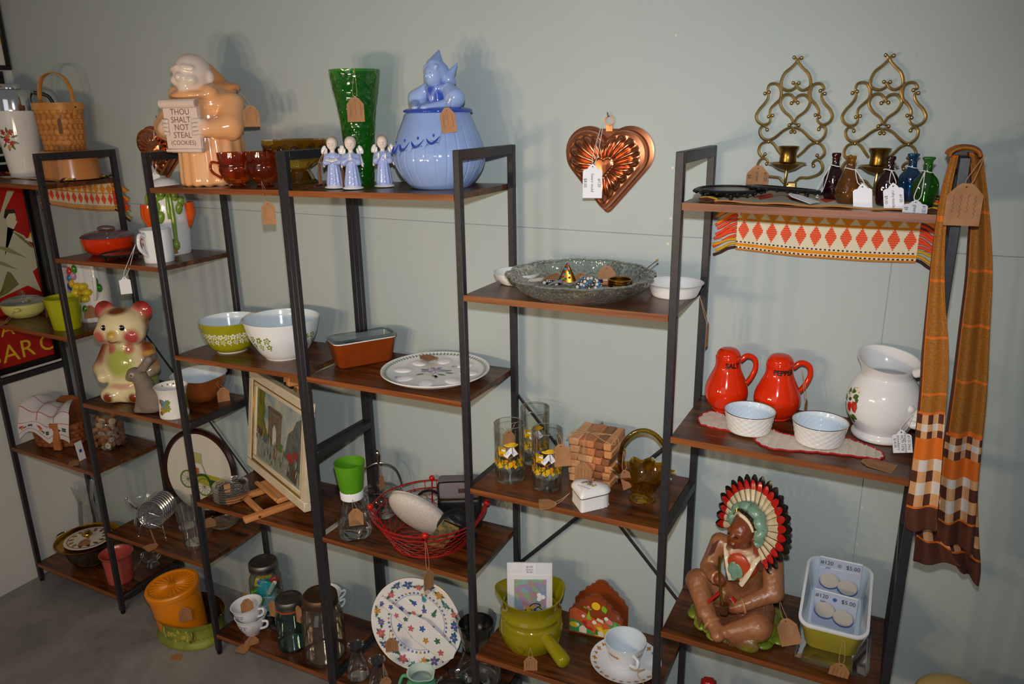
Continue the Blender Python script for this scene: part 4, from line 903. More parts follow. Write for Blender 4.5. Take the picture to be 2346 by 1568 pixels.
vessel_obj('body', [(.034,0),(.037,.002),(.040,.06),(.046,.155)], G_clear, t, .002, .010)
x, y = .765, .150; t = thing('tumbler', 'clear glass tumbler in front of the car plaque', 'glass', at('BC','m3',x,y)); vessel_obj('body', [(.030,0),(.033,.002),(.036,.05),(.042,.115)], G_clear, t, .002, .008)
x, y = .885, .215; t = thing('trinket_dish', 'small colourful dish with a paper tag under wide shelf', 'dish', at('BC','m3',x,y)); vessel_obj('body', [(.030,0),(.034,.002),(.048,.014),(.052,.020)], [glaze('silver_glass','#8a8a86',None,.15), glaze('patterned_dish','#9a6a30','#46606a',.2,40)], t, .003, .004)
tag(t, (x-.01,y-.055,zs('BC','m3',x)+.055), .042, .034, facing(x,y), to=(x+.0,y-.045,zs('BC','m3',x)+.065), lines=0, loops=1)

# ================================================================== bay three: top shelf
x, y = 1.165, .118; t = thing('cookie_jar', 'orange robed monk cookie jar holding a lettered scroll', 'cookie jar', at('CD','e1',x,y), .18)
og = '#e3a673'; og2 = '#d08a4c'; sk = '#dccabe'; sc_ = '#d9c0b4'
def folds(g):
    th = np.arctan2(g[...,1], g[...,0]); z = g[...,2]; return .0022*np.cos(15*th+1)*np.clip((.17-z)/.06,0,1)
mk = [('c',(0,.005,.02),(0,.008,.20),.094,.088,og),('e',(0,.012,.225),(.102,.092,.052),None,og),('e',(0,.052,.272),(.082,.050,.020),None,og2),('c',(0,.045,.285),(0,.028,.318),.040,.022,og2),
 ('c',(-.055,-.045,.255),(.055,-.045,.255),.022,.022,og),('e',(0,-.038,.250),(.068,.060,.020),None,og),
 ('e',(0,-.036,.308),(.050,.054,.054),None,sk),('e',(0,-.052,.285),(.040,.040,.032),None,sk),('e',(0,-.092,.298),(.011,.014,.012),None,sk),('e',(-.024,-.078,.290),(.016,.014,.013),None,sk),('e',(.024,-.078,.290),(.016,.014,.013),None,sk),
 ('c',(-.032,-.078,.320),(-.010,-.086,.323),.006,.006,sk),('c',(.032,-.078,.320),(.010,-.086,.323),.006,.006,sk),('e',(0,-.080,.268),(.016,.012,.010),None,sk),('e',(-.051,-.026,.298),(.008,.012,.016),None,sk),('e',(.051,-.026,.298),(.008,.012,.016),None,sk),
 ('c',(-.092,0,.225),(-.104,-.040,.165),.032,.036,og),('c',(-.104,-.040,.165),(-.070,-.088,.160),.036,.024,og),('c',(.092,0,.225),(.104,-.040,.165),.032,.036,og),('c',(.104,-.040,.165),(.070,-.088,.160),.036,.024,og),
 ('e',(-.058,-.100,.168),(.020,.014,.022),None,sc_),('e',(.058,-.100,.168),(.020,.014,.022),None,sc_),('b',(0,-.098,.160),(.056,.010,.062),.005,None,sc_),('-b',(0,0,-.05),(.3,.3,.05),.002,None,None)]
figure('body', t, mk, h=.0042, k=.009, kc=.0035, extra=folds, paint=[((.09,-.03,.18),(.03,.05,.04),og2,.5),((-.09,-.03,.18),(.03,.05,.04),og2,.5),((0,.06,.12),(.1,.06,.12),'#dcb27c',.5),((.08,-.05,.06),(.02,.06,.07),'#ecc096',.6),((-.05,-.08,.05),(.015,.05,.07),'#efc8a0',.6),((.03,-.09,.05),(.012,.05,.07),'#efc8a0',.6),((.09,.03,.08),(.05,.02,.08),'#d49a58',.6)])
SCR = glaze('pink_white_scroll','#dcc6bb')
obj('scroll', tube([(-.058,-.110,.228),(.058,-.110,.228)],.0125,18), SCR, t); obj('scroll', box(.112,.005,.118,(0,-.1075,.104),.001), SCR, t)
sp_ = [(.0583,-.110+.0105*(1-k/26)*math.cos(k*.55),.228+.0105*(1-k/26)*math.sin(k*.55)) for k in range(24)]; obj('scroll_curl', tube(sp_,.0016,6), glaze('tan_glaze_line','#b08c78'), t)
obj('scroll', box(.118,.014,.010,(0,-.110,.098),.003), SCR, t)
for s_ in (-1,1):
    for k in range(4): obj('finger', tube(cat([(s_*.062,-.108,.184-.011*k),(s_*.050,-.118,.183-.011*k),(s_*.040,-.117,.181-.011*k)],3),.0052,8), glaze('pale_skin_glaze',sk), t)
M_let = glaze('brown_lettering','#7a5644',None,.4)
for s_, z_, sz in (('THOU',.199,.0225),('SHALT',.178,.0225),('NOT',.158,.0225),('STEAL',.137,.0225),('(COOKIES)',.118,.0175)):
    v, f = text_mesh(s_, sz); obj('lettering', ([(q[0]*.98, -.1104, z_+q[1]) for q in v], f), M_let, t, smooth=False)
tag(t, (1.340,.118,zs('CD','e1',1.3)+.213), .044, .052, facing(1.34,.12)-.1, to=(1.29,.12,zs('CD','e1',1.3)+.275), lines=2)
G_amb = glass('amber_glass_dark','#d88a3a',.9,.04,.25,40,body=.16,bc='#b04408'); G_amb2 = glass('amber_olive_glass','#d0b04a',.85,.03,body=.18,bc='#a87c10')
for i,(x,y,lab) in enumerate(((1.318,.062,'amber glass punch cup nearest the monk jar'),(1.402,.082,'amber glass punch cup half behind the middle black posts'))):
    t = thing('glass_cup', lab, 'cup', at('CD','e1',x,y), group='amber glass cups'); az = facing(x,y)-PI/2
    vessel_obj('body', [(.022,0),(.024,.003),(.020,.008),(.034,.020),(.045,.040),(.046,.055),(.044,.060),(.047,.078),(.048,.094)], G_amb, t, .003, .010, 40, mod=lambda a,z,r: r*(1+.02*math.cos(12*a)*(1 if z < .052 else 0)))
    obj('bead_band', tube([(.0455*math.cos(a),.0455*math.sin(a),.058) for a in [2*PI*k/36 for k in range(36)]],.0018,6,closed=True), G_amb, t)
    hx, hy = math.cos(az-1.35+i*.6), math.sin(az-1.35+i*.6); handle_ear(t, (.044*hx,.044*hy,.066), (.040*hx,.040*hy,.026), (.024*hx,.024*hy,0), .0035, G_amb)
    if i == 1: tag(t, (1.506,-.022,zs('CD','e1',1.5)-.033), .034, .055, facing(1.5,0), to=(1.44,.03,zs('CD','e1',1.4)+.020), lines=0, sag=.0)
x, y = 1.425, .195; t = thing('compote_bowl', 'amber olive glass footed compote bowl behind the posts', 'bowl', at('CD','e1',x,y))
vessel_obj('body', [(.050,0),(.052,.003),(.046,.010),(.026,.026),(.028,.038),(.060,.060),(.082,.085),(.094,.118),(.096,.121)], G_amb2, t, .004, .042, 64, mod=lambda a,z,r: r*(1+.015*math.cos(14*a)*(1 if z > .045 else 0)))
for k in range(14):
    a = 2*PI*k/14; obj('thumbprint', ell((.0885*math.cos(a),.0885*math.sin(a),.098),(.006,.012,.010),12,8,(0,0,a)), glass('amber_thumb','#c8a820',.9), t)
# ================================================================== bay three: pyrex style bowls
def daisy(x_, z_, r_): return flower2(x_, z_, r_, 5, x_*50, .5)
def print_bowl(label, x, y, R, h, rb, ext, pc, hollow, bands, mot=1):
    t = thing('mixing_bowl', label, 'bowl', at('CD','e2',x,y), group='floral print mixing bowls'); az = facing(x,y)-PI/2
    pf = [(rb,0),(rb+.002,.003),(rb+.018,h*.18),(R*.86,h*.52),(R*.955,h*.82),(R*.965,h*.86),(R*.995,h*.97),(R,h)]
    vessel_obj('body', pf, [ext,W_blue], t, .004, .005, 72); pfx = fine(pf,4)
    obj('foot_ring', lathe([(rb*.9,-.0002),(rb+.001,-.0002),(rb+.003,.005),(rb+.002,.005)],48), W_opal, t)
    big = []; small = []; dots = []
    for s0, s1 in bands:
        n_ = max(1,int((s1-s0)/(.0175*mot)))
        for k in range(n_):
            s_ = s0+(k+.5)*(s1-s0)/n_
            (big if k%2 else small).append(daisy(s_, h*.62, .0098*mot)); (small if k%2 else big).append(daisy(s_+.006, h*.44, .0082*mot)); dots.append(disc2(s_+.010, h*.35, .0022*mot, 8)); dots.append(disc2(s_-.006,h*.53,.0020*mot,8))
    for q_ in big+small: prints('flower_print', t, pfx, az, [q_], pc)
    prints('dot_print', t, pfx, az, dots, pc)
    cen = [disc2(sum(p[0] for p in b_[0])/len(b_[0]), sum(p[1] for p in b_[0])/len(b_[0]), .0028*mot, 8) for b_ in big]; [prints('flower_centre_print', t, pfx, az, [q_], ext, .0011) for q_ in cen]
    holl = [daisy(b_[0][-1][0], b_[0][-1][1], .0055*mot) for b_ in small]; [prints('flower_centre_print', t, pfx, az, [q_], ext, .0010) for q_ in holl]
    for b_ in small: prints('flower_centre_print', t, pfx, az, [disc2(b_[0][-1][0], b_[0][-1][1], .0022*mot, 8)], pc, .0014)
    return t
OL = glaze('olive_opal','#8f8e12','#96951a',.12)
t = print_bowl('olive green mixing bowl with white daisy band', 1.158, .112, .0905, .100, .046, OL, glaze('white_print','#dcdcd0',None,.2), True, [(-.13,.16)])
obj('string', tube(cat([(.03,.0,.03),(.0,.05,.085),(.03,.085,.104),(.045,.06,.08),(.05,.03,.04)],5),.0008,6), M_twine, t)
t = print_bowl('large white mixing bowl with green flower sprigs', 1.365, .125, .1125, .120, .056, W_opal, glaze('olive_print','#7c8a1e',None,.2), True, [(-.115,-.035),(.03,.11)], 1.15)
# ================================================================== bay three: painting on easel, glass plates
x, y = 1.272, .1225; rz = -.398; t = thing('framed_painting', 'framed street painting with a grey arch, on a small easel', 'painting', (x,y,zs('CD','e3',x)+.046), rot=(-.14,0,rz))
FW, FH = .447, .345; M_wf = pbr('cream_white_frame','#d2c6b0',.45,0,'#c6b89e',20); M_gf = pbr('dull_gold_fillet','#a07a30',.35,.6)
for bw, y0_, t_, m_, n_, in_ in ((.030,-.012,.024,M_wf,'frame_bar',0),(.008,-.010,.014,M_gf,'gold_fillet',.028),(.016,-.007,.010,M_wf,'inner_liner',.035)):
    w_ = FW-2*in_; h_ = FH-2*in_
    for sx_, sz_, cx_, cz_ in ((w_,bw,0,in_),(w_,bw,0,FH-in_-bw),(bw,h_-2*bw,-w_/2+bw/2,in_+bw),(bw,h_-2*bw,w_/2-bw/2,in_+bw)): obj(n_, box(sx_,t_,sz_,(cx_,y0_+t_/2,cz_),.002), m_, t)
cw, ch = FW-.098, FH-.098
m, nt, b = new_mat('painted_sky'); rp, tx, mp = noise_mix(nt, col('#5f8296'), col('#b9b49c'), 9, 6, .35, .68, (1,1,1.4), .6, .4); nt.links.new(rp.outputs[0], b.inputs['Base Color']); b.inputs['Roughness'].default_value = .4
obj('canvas', box(cw+.006,.004,ch+.006,(0,.001,.046)), m, t, smooth=False)
def dab(n_, pts, c, c2, o_, sc2=40):
    obj(n_, ([((p[0]-.5)*cw, -.0012-o_*.0001, .049+p[1]*ch) for p in fan(pts)[0]], fan(pts)[1]), pbr('paint_'+c.strip('#'),c,.4,0,c2,sc2,lo=.3,hi=.7), t, smooth=False)
dab('street_paint',[(0,0),(1,0),(1,.30),(.6,.36),(.2,.38),(0,.44)],'#8c9284','#5f6a66',1,60)
dab('building_paint',[(.62,.28),(1,.2),(1,.95),(.86,.85),(.80,.72),(.70,.62),(.66,.40)],'#6a6a62','#3e4a4c',2,50)
dab('arch_paint',[(.27,.30),(.36,.31),(.37,.50),(.40,.58),(.44,.55),(.45,.30),(.55,.30),(.56,.80),(.54,.83),(.28,.83),(.26,.80)],'#7a6c58','#54483c',3,70)
dab('arch_paint',[(.25,.78),(.57,.77),(.57,.81),(.25,.82)],'#4e4236','#6a5a48',5,70)
dab('arch_opening_paint',[(.37,.34),(.45,.33),(.45,.54),(.41,.62),(.37,.55)],'#aab0aa','#c8c4b0',6,30)
dab('tree_paint',[(0,.40),(.10,.38),(.20,.36),(.26,.40),(.20,.48),(.16,.58),(.20,.72),(.16,.86),(.18,.97),(.08,1.0),(0,1.0)],'#4a5420','#7a7a18',7,45)
dab('tree_paint',[(.18,.36),(.34,.32),(.36,.37),(.26,.42)],'#6a7a1e','#4a5a20',8,45); dab('tree_paint',[(.50,.32),(.58,.30),(.60,.42),(.53,.42)],'#5a7a2a','#3e5a20',8,45)
for pts,c in (([(.66,.30),(.82,.24),(.84,.36),(.74,.40)],'#8c2f22'),([(.80,.38),(.92,.34),(.93,.46),(.84,.46)],'#7a3026'),([(.0,.36),(.14,.33),(.16,.42),(.02,.46)],'#5e3e30'),([(.40,.16),(.45,.15),(.46,.30),(.41,.30)],'#7c4442'),([(.55,.10),(.58,.10),(.58,.24),(.55,.24)],'#4e5a40'),([(.70,.06),(.90,.02),(.92,.24),(.74,.26)],'#4a4844'),([(.84,.10),(.90,.09),(.90,.20),(.85,.20)],'#9a5a30'),([(.14,.30),(.24,.28),(.26,.36),(.15,.37)],'#46566a')): dab('figure_paint', pts, c, None, 10)
r4 = random.Random(5)
for k in range(46):
    u_, v_ = r4.random()*.95, r4.random()*.40; dab('brush_stroke',[(u_,v_),(u_+.012,v_),(u_+.014,v_+.05+.05*r4.random()),(u_+.003,v_+.06)], r4.choice(['#b8b8a4','#3c4440','#7e6a4c','#9aa09a','#c0a060']), None, 12+k)
# easel
e = thing('tabletop_easel', 'small blond wood easel under the framed painting', 'easel', (x,y,zs('CD','e3',x)), rz); M_bl = pbr('blond_wood','#c98a56',.45,0,'#bd7c48',20,stretch=(1,1,6))
for s_ in (-.075,.075):
    obj('leg', box(.022,.20,.018,(s_,-.045,0),.004,2), M_bl, e)
    obj('upright', xf(box(.018,.014,.33,(0,0,0),.002),(s_,.030,.016),(-.14,0,0)), M_bl, e); obj('dowel', xf(lathe([(0,0),(.004,0),(.004,.003),(0,.003)],12),(s_+.0112,-.1,.009),(0,PI/2,0)), M_gold, e)
obj('crossbar', box(.150,.018,.014,(0,-.085,.002),.002), M_bl, e)
obj('ledge', box(.16,.052,.016,(0,-.010,.026),.003), M_bl, e); obj('ledge', box(.16,.012,.010,(0,-.038,.042-.004),.002), M_bl, e)
obj('mast', xf(box(.030,.014,.43,(0,0,0),.002),(.03,.040,.016),(-.14,0,0)), M_bl, e); obj('clamp', xf(box(.040,.040,.034,(0,-.012,0),.004),(.03,.084,.388),(-.14,0,0)), M_bl, e); obj('screw', xf(lathe([(0,0),(.005,0),(.005,.012),(0,.012)],12),(.03,.060,.40),(PI/2,0,0)), M_iron, e)
obj('blue_print', flat_xz(disc2(.02,.034,.008,10,.003), -.0445), pbr('blue_print','#2a4fa0',.6), e)
tag(t, (1.50,.065,zs('CD','e3',1.49)+.14), .022, .045, 1.4, to=(1.485,.05,zs('CD','e3',1.49)+.20), lines=0, sag=0)
x, y = 1.132, .055; G_ps = glass('pressed_glass','#f0f0ee',.95,.08,.9,160,bdist=.001,body=.08,bc='#c8c0be',f0=.14)
for k in range(6):
    t = thing('glass_saucer', ['bottom','second from bottom','third from bottom','fourth from bottom','fifth from bottom','topmost'][k]+' pressed glass saucer in stack beside the easel', 'saucer', at('CD','e3',x+.001*(k%2),y,.0085*k), .4*k, 'stacked glass saucers')
    vessel_obj('body', [(.034,0),(.038,.001),(.052,.008),(.057,.014),(.057,.017)], G_ps, t, .0025, .003, 60, mod=lambda a,z,r: r*(1+(.014*math.cos(30*a) if z > .010 else 0)))
    if k == 5: obj('sticker', box(.020,.001,.018,(-.012,-.01,.0045)), M_kraft, t, rot=(0,0,-.5*k*.4), smooth=False)
# ================================================================== bay three: bottom shelf
M_zinc = metalm('dull_zinc','#7f7d78',.5,'#6a6864',scale=30); G_jar = glass('clear_jar_glass','#eef4f0',.8); G_teal = glass('aqua_jar_glass','#a2bcb8',.8,body=.08,bc='#4a7a78'); G_old = glass('cloudy_jar_glass','#d6cebe',.6,.12,.3,30,body=.18,bc='#8a7868')
def mason(label, x, y, R, H, g, lid, gasket=None, neck=.80, lidh=.030, inside=None):
    t = thing('mason_jar', label, 'jar', at('CD','e4',x,y)); hb = H-lidh
    vessel_obj('glass', [(R*.86,0),(R*.95,.003),(R,.012),(R,hb*.70),(R*.97,hb*.80),(R*neck*1.04,hb*.93),(R*neck,hb*.97),(R*neck,hb+.008)], g, t, .003, .008, 48)
    solid_lathe('lid', [(R*neck*1.07,hb),(R*neck*1.12,hb+.002),(R*neck*1.10,hb+lidh*.35),(R*neck*1.13,hb+lidh*.45),(R*neck*1.11,hb+lidh*.85),(R*neck*1.02,hb+lidh),(R*neck*.75,hb+lidh*.98),(R*neck*.70,hb+lidh*.9),(0,hb+lidh*.9)], lid, t, 48, refine=False, mod=lambda a,z,r: r)
    if gasket: solid_lathe('gasket', [(R*neck,hb-.004),(R*neck*1.14,hb-.004),(R*neck*1.14,hb),(R*neck,hb)], gasket, t, 48, refine=False)
    return t
x, y = 1.100, .180; t = mason('mason jar stuffed with bright wrapped candy and packets', x, y, .057, .205, G_jar, M_zinc)
pk = [('#2aa0b0',(.058,.010,.066),(-.002,-.036,.118),.5),('#c8c8c0',(.016,.008,.060),(.020,-.046,.125),.5),('#c82a18',(.034,.012,.030),(.034,-.022,.140),-.5),('#4a9a18',(.036,.016,.046),(-.034,-.028,.100),-.2),('#3aa04a',(.030,.02,.03),(-.030,-.038,.075),.4),('#c8b020',(.030,.012,.034),(-.024,-.020,.146),.3),('#2a6ac0',(.02,.012,.02),(-.018,-.03,.150),.8),('#9ac0c8',(.060,.02,.040),(.010,-.030,.062),.2),('#c8d0d0',(.050,.03,.036),(.014,-.020,.028),.7),('#8ab8c0',(.050,.03,.030),(-.016,-.02,.030),-.3),('#b8b8b0',(.06,.04,.05),(0,.015,.05),.3),('#2a90a0',(.05,.03,.05),(.01,.02,.11),.9),('#c0a030',(.05,.03,.03),(0,.02,.15),.2)]
az = facing(x,y)
for c, s_, p, r_ in pk:
    q = Euler((0,0,az)).to_matrix() @ Vector(p)*.92; obj('candy_packet', xf(box(*s_,(0,0,-s_[2]/2),.003), tuple(q), (.1,r_,az)), glaze('wrapper_'+c.strip('#'),c,None,.25), t)
tag(t, (x-.050,y-.052,zs('CD','e4',x)+.085), .02, .03, az-.6, to=(x-.03,y-.035,zs('CD','e4',x)+.172), lines=0, sag=0)
x, y = 1.138, .062
def teacup(label, loc, R=.054, H=.070, rb=.026, mat=W_opal, rz=0, rot=None, grp=None, blue=True):
    t = thing('teacup', label, 'cup', loc, rz, grp, rot)
    pf = [(rb,0),(rb+.001,.003),(rb+.008,.014),(R*.84,H*.55),(R*.95,H*.9),(R,H)]; vessel_obj('body', pf, mat, t, .003, .005, 48); pfx = fine(pf,4)
    handle_ear(t, (R*.93,0,H*.80), (R*.70,0,H*.32), (.022,0,0), .0045, mat)
    if blue:
        Bm = glaze('cornflower_print','#5a70b0',None,.25); prints('border_print', t, pfx, -1.85, [stroke2([(k*.003,H*.72) for k in range(12)],.0028)], Bm); prints('flower_print', t, pfx, -1.85, [flower2(.010+k*.012,H*.60,.004,6) for k in range(2)], Bm)
    return t
az = facing(x,y); z0 = zs('CD','e4',x)
t = teacup('lower of the two stacked white teacups with blue print', (x,y,z0), rz=az-.75, grp='stacked white teacups')
tag(t, (1.192,.010,z0+.030), .046, .048, az+.1, to=(1.185,.025,z0+.060), lines=0, rl=.15)
tag(t, (1.172,-.0,z0+.0012), .04, .04, .2, tl=-PI/2+.03, lines=0)
t = teacup('upper of the two stacked white teacups, tag inside it', (x-.002,y,z0+.044), rz=az-.75, rot=(.06,-.10,az-.75), grp='stacked white teacups')
tag(t, (x-.006,y-.004,z0+.128), .042, .052, az, lines=0, tl=-.25)
x, y = 1.318, .072; t = mason('aqua mason jar with zinc lid and orange rubber ring', x, y, .051, .185, G_teal, M_zinc, pbr('orange_rubber','#b04418',.6)); z0 = zs('CD','e4',x)
tag(t, (x-.058,y-.018,z0+.160), .032, .058, facing(x,y)-.7, to=(x-.040,y-.022,z0+.158), lines=0)
x, y = 1.452, .078; t = mason('large cloudy clear mason jar with rusty lid', x, y, .068, .235, G_old, metalm('rusty_lid','#7a6250',.6,'#6a4e3a',scale=20), None, .74, .036); z0 = zs('CD','e4',x)
tag(t, (x-.055,y-.045,z0+.195), .026, .060, facing(x,y)-.8, lines=0)
z0 = zs('CD','e4',1.330); x, y = 1.330, .225; az = facing(x,y)
teacup('lower stacked white teacup behind the cloudy mason jar', (x,y,z0), rz=az+.2, grp='back teacups', blue=True); teacup('upper stacked white teacup behind the cloudy mason jar', (x,y,z0+.044), rz=az+.2, rot=(.05,.09,az+.2), grp='back teacups')
t = thing('cellophane_bag', 'crinkled clear bag lying between the teacups and aqua jar', 'bag', at('CD','e4',1.225,.115), .3); obj('body', ell((0,0,.020),(.045,.035,.020),18,10), glass('cellophane','#a8a8ac',.9,.1,1.0,60), t)
# ================================================================== bay four: top shelf
G_grn = glass('green_vase_glass','#6cb84a',.9,.08,.9,70,bdist=.003,body=.30,bc='#1e8a1a')
x, y = 1.655, .188; t = thing('vase', 'tall green textured glass vase with kraft tag', 'vase', at('QE','e1',x,y)); az = facing(x,y)
v_o = [(.030,0),(.033,.003),(.036,.05),(.041,.11),(.048,.18),(.056,.23),(.062,.262),(.067,.298)]
pfv = fine(v_o,5); obj('body', lathe([(0,0)]+pfv,72,lambda a,z,r: r*(1+(.018*math.sin(a*17+z*230)*math.sin(a*5-z*160)+.012*math.sin(a*9+z*90))*(1 if .01 < z < .255 else 0))), G_grn, t, sharp=None)

z0 = zs('QE','e1',x); tag(t, (x+.066*math.sin(az-.02),y-.066*math.cos(az-.02)-.004,z0+.222), .044, .056, az, to=(x+.067*math.sin(az),y-.067*math.cos(az),z0+.299), sag=0)
def angel(label, x, y, kind, rz):
    t = thing('angel_figurine', label, 'figurine', at('QE','e1',x,y), rz, 'porcelain angel figurines')
    bl = '#9aa8d6'; wh = '#dcd8d4'; sk = '#e2d2c6'; hr = ('#b0886c','#cdbcb0','#a88468')[kind]
    def pleat(g): th = np.arctan2(g[...,1],g[...,0]); return .0010*np.cos(11*th)*np.clip((.07-g[...,2])/.02,0,1)*(g[...,2] > .010)
    P_ = [('e',(0,0,.004),(.027,.025,.0055),None,wh),('c',(0,0,.014),(0,0,.075),.021,.012,bl),('e',(0,0,.080),(.017,.013,.013),None,bl),
      ('c',(-.016,0,.082),(-.018,-.010,.068),.0065,.0075,bl),('c',(.016,0,.082),(.018,-.010,.068),.0065,.0075,bl),('c',(0,0,.09),(0,-.001,.100),.006,.006,sk),
      ('e',(0,-.002,.113),(.0135,.0135,.0155),None,sk),('e',(0,.004,.117),(.0148,.0132,.0150),None,hr),('e',(0,-.0160,.111),(.003,.003,.0035),None,sk),
      ('e',(-.021,.010,.078),(.005,.006,.026),(.15,.25,0),wh),('e',(.021,.010,.078),(.005,.006,.026),(.15,-.25,0),wh),('e',(-.024,.012,.098),(.006,.005,.012),(0,.4,0),wh),('e',(.024,.012,.098),(.006,.005,.012),(0,-.4,0),wh)]
    if kind == 0: P_ += [('c',(-.018,-.010,.068),(-.006,-.018,.066),.006,.004,bl),('c',(.018,-.010,.068),(.006,-.018,.066),.006,.004,bl),('b',(-.007,-.022,.074),(.009,.006,.0016),.001,(.5,.25,0),wh),('b',(.007,-.022,.074),(.009,.006,.0016),.001,(.5,-.25,0),wh)]
    elif kind == 1: P_ += [('c',(-.018,-.010,.068),(-.003,-.019,.078),.007,.004,bl),('c',(.018,-.010,.068),(.003,-.019,.078),.007,.004,bl),('c',(0,-.019,.076),(0,-.019,.090),.0042,.0026,sk)]
    else: P_ += [('c',(-.018,-.010,.068),(-.010,-.018,.076),.007,.004,bl),('c',(.018,-.010,.068),(.008,-.018,.074),.007,.004,bl),('e',(-.009,-.021,.083),(.003,.003,.008),None,wh),('e',(.008,-.021,.080),(.003,.003,.008),None,wh)]
    P_ += [('-b',(0,0,-.02),(.1,.1,.02),.001,None,None)]
    figure('body', t, P_, h=.0018, k=.003, kc=.0012, extra=pleat)
    for s_ in (-1,1): obj('eye', ell((s_*.0052,-.0152,.1145),(.0013,.0008,.0007),8,6), glaze('eye_brown','#7a6a60'), t)
    return t
t = angel('porcelain angel in blue robe reading an open book', 1.667, .060, 0, .55); z0 = zs('QE','e1',1.66)
tag(t, (1.642,.034,z0+.066), .02, .052, 1.9, to=(1.655,.045,z0+.100), lines=0, sag=0)
t = angel('porcelain angel in blue robe with praying hands', 1.734, .050, 1, .55)
tag(t, (1.702,.052,z0+.050), .018, .046, 1.9, lines=0)
angel('porcelain angel in blue robe clapping, nearest the blue jar', 1.781, .120, 2, .55)
x, y = 1.935, .150; t = thing('cookie_jar', 'blue glazed lady cookie jar with wide ribbed skirt', 'cookie jar', at('QE','e1',x,y), -.12)
LB = glaze('periwinkle_glaze','#7f97c9','#8ea4d2',.08,9); DB = glaze('cobalt_glaze','#2c46a8',None,.08)
sk_o = [(.070,0),(.077,.004),(.096,.026),(.110,.050),(.1155,.075),(.112,.100),(.101,.130),(.088,.160),(.078,.183)]; pfs = fine(sk_o,4)
def pleats(a,z,r): return r*(1-.016*abs(math.sin(13*a))**.35*0-.020*math.exp(-((math.sin(13*a))/.16)**2)*min(1,max(0,(z-.002)/.02)))
obj('skirt', lathe([(0,0)]+pfs,312,pleats), LB, t, sharp=None)
# apron: slightly proud shell over the front
def ap(u, v):
    a = -PI/2+.02+1.55*(u-.5)*(1.1-.25*v); s = u*4; z_ = .181-(.181-.082)*v+.012*abs(math.sin(PI*s))*(1 if v > .92 else v*0)-.030*(u-.25)*v*-1.2
    r_ = prof_r(pfs,min(max(z_,.002),.183))+.0035*(1 if 0 < u < 1 else .3); return (r_*math.cos(a), r_*math.sin(a), z_)
obj('apron', sheet(64,24,ap), LB, t, sharp=None)
for k in range(4):
    u0 = (k+.5)/4; pts = []
    for j in range(13):
        uu = u0-.105+.21*j/12; p = ap(uu, .72+.17*math.sin(PI*j/12)); q = Vector(p); q2 = q*1; q2.xy *= 1.012; pts.append(tuple(q2))
    obj('apron_scallop', tube(pts,[.0010+.0058*math.sin(PI*j/12) for j in range(13)],8,flat=(1,.30)), DB, t); p = Vector(ap(u0,.66)); p.xy *= 1.012; obj('apron_dot', ell(tuple(p),(.0025,.0025,.004),8,6), DB, t)
obj('lid_rim', lathe(fine([(.070,.182),(.084,.183),(.086,.187),(.080,.191),(.060,.195),(0,.196)],3),64), DB, t)
lb = '#8299cc'; lb2 = '#90a6d4'; db = '#2c46a8'
figure('lid_figure', t, [('e',(0,.004,.196),(.056,.050,.013),None,lb),('c',(0,.002,.200),(0,-.002,.230),.028,.026,db),('e',(0,0,.239),(.036,.022,.013),None,lb),('c',(-.014,-.020,.240),(0,-.026,.214),.004,.003,lb2),('c',(.014,-.020,.240),(0,-.026,.214),.004,.003,lb2),
 ('c',(-.036,0,.238),(-.056,-.006,.216),.015,.027,lb2),('c',(.036,0,.238),(.056,-.006,.216),.015,.027,lb2),('c',(-.058,-.016,.205),(-.022,-.064,.196),.013,.007,lb),('c',(.058,-.016,.205),(.022,-.064,.196),.013,.007,lb),('e',(-.014,-.070,.194),(.011,.008,.006),None,lb2),('e',(.014,-.070,.194),(.011,.008,.006),None,lb2),
 ('c',(0,-.002,.244),(0,-.006,.256),.010,.010,lb2),('e',(0,-.014,.269),(.0225,.0235,.026),None,lb2),('e',(0,-.038,.267),(.004,.0045,.006),None,lb2),
 ('e',(0,.006,.276),(.029,.026,.028),None,lb),('c',(-.017,-.021,.289),(.017,-.021,.289),.0055,.0055,lb2),('c',(0,-.002,.294),(0,.013,.327),.023,.0025,lb),('c',(-.027,.012,.262),(-.043,.030,.298),.014,.0015,lb),('c',(.027,.012,.262),(.043,.030,.298),.014,.0015,lb),('e',(-.030,.016,.256),(.012,.016,.014),None,lb),('e',(.030,.016,.256),(.012,.016,.014),None,lb)],
 h=.0024, k=.0032, kc=.0015, paint=[((.02,.012,.232),(.03,.02,.016),db,.9),((-.02,.012,.232),(.03,.02,.016),db,.9)])
for s_ in (-1,1): obj('eye', ell((s_*.008,-.0345,.274),(.0022,.0012,.0012),8,6), DB, t)
z0 = zs('QE','e1',x); tag(t, (x+.072,y-.075,z0+.188), .036, .052, facing(x,y)-.1, to=(x+.056,y-.018,z0+.238), sag=0, rl=-.10)
# ================================================================== bay four: second shelf
x, y = 1.632, .165; t = thing('loaf_dish', 'brown oblong dish with flat glass lid beside the egg plate', 'dish', at('QE','e2',x,y), 1.0)
BR2 = glaze('chestnut_opal','#7c3410','#863c14',.12)
obj('body', loft([rrect(.155,.064,.016,6,0),rrect(.163,.070,.018,6,.004),rrect(.186,.088,.020,6,.068),rrect(.189,.091,.020,6,.074)],True,False), BR2, t, sharp=60)
obj('rim', loft([rrect(.189,.091,.020,6,.0738),rrect(.190,.092,.020,6,.077),rrect(.182,.084,.018,6,.077)],False,False), W_opal, t); obj('inside', loft([rrect(.182,.084,.018,6,.077),rrect(.158,.064,.016,6,.006)],False,True), W_blue, t)
obj('lid', loft([rrect(.194,.096,.022,6,.0775),rrect(.196,.098,.022,6,.081),rrect(.176,.078,.018,6,.085),rrect(.172,.074,.016,6,.082)],False,True), glass('lid_glass','#dde4e2',.9), t, sharp=40)
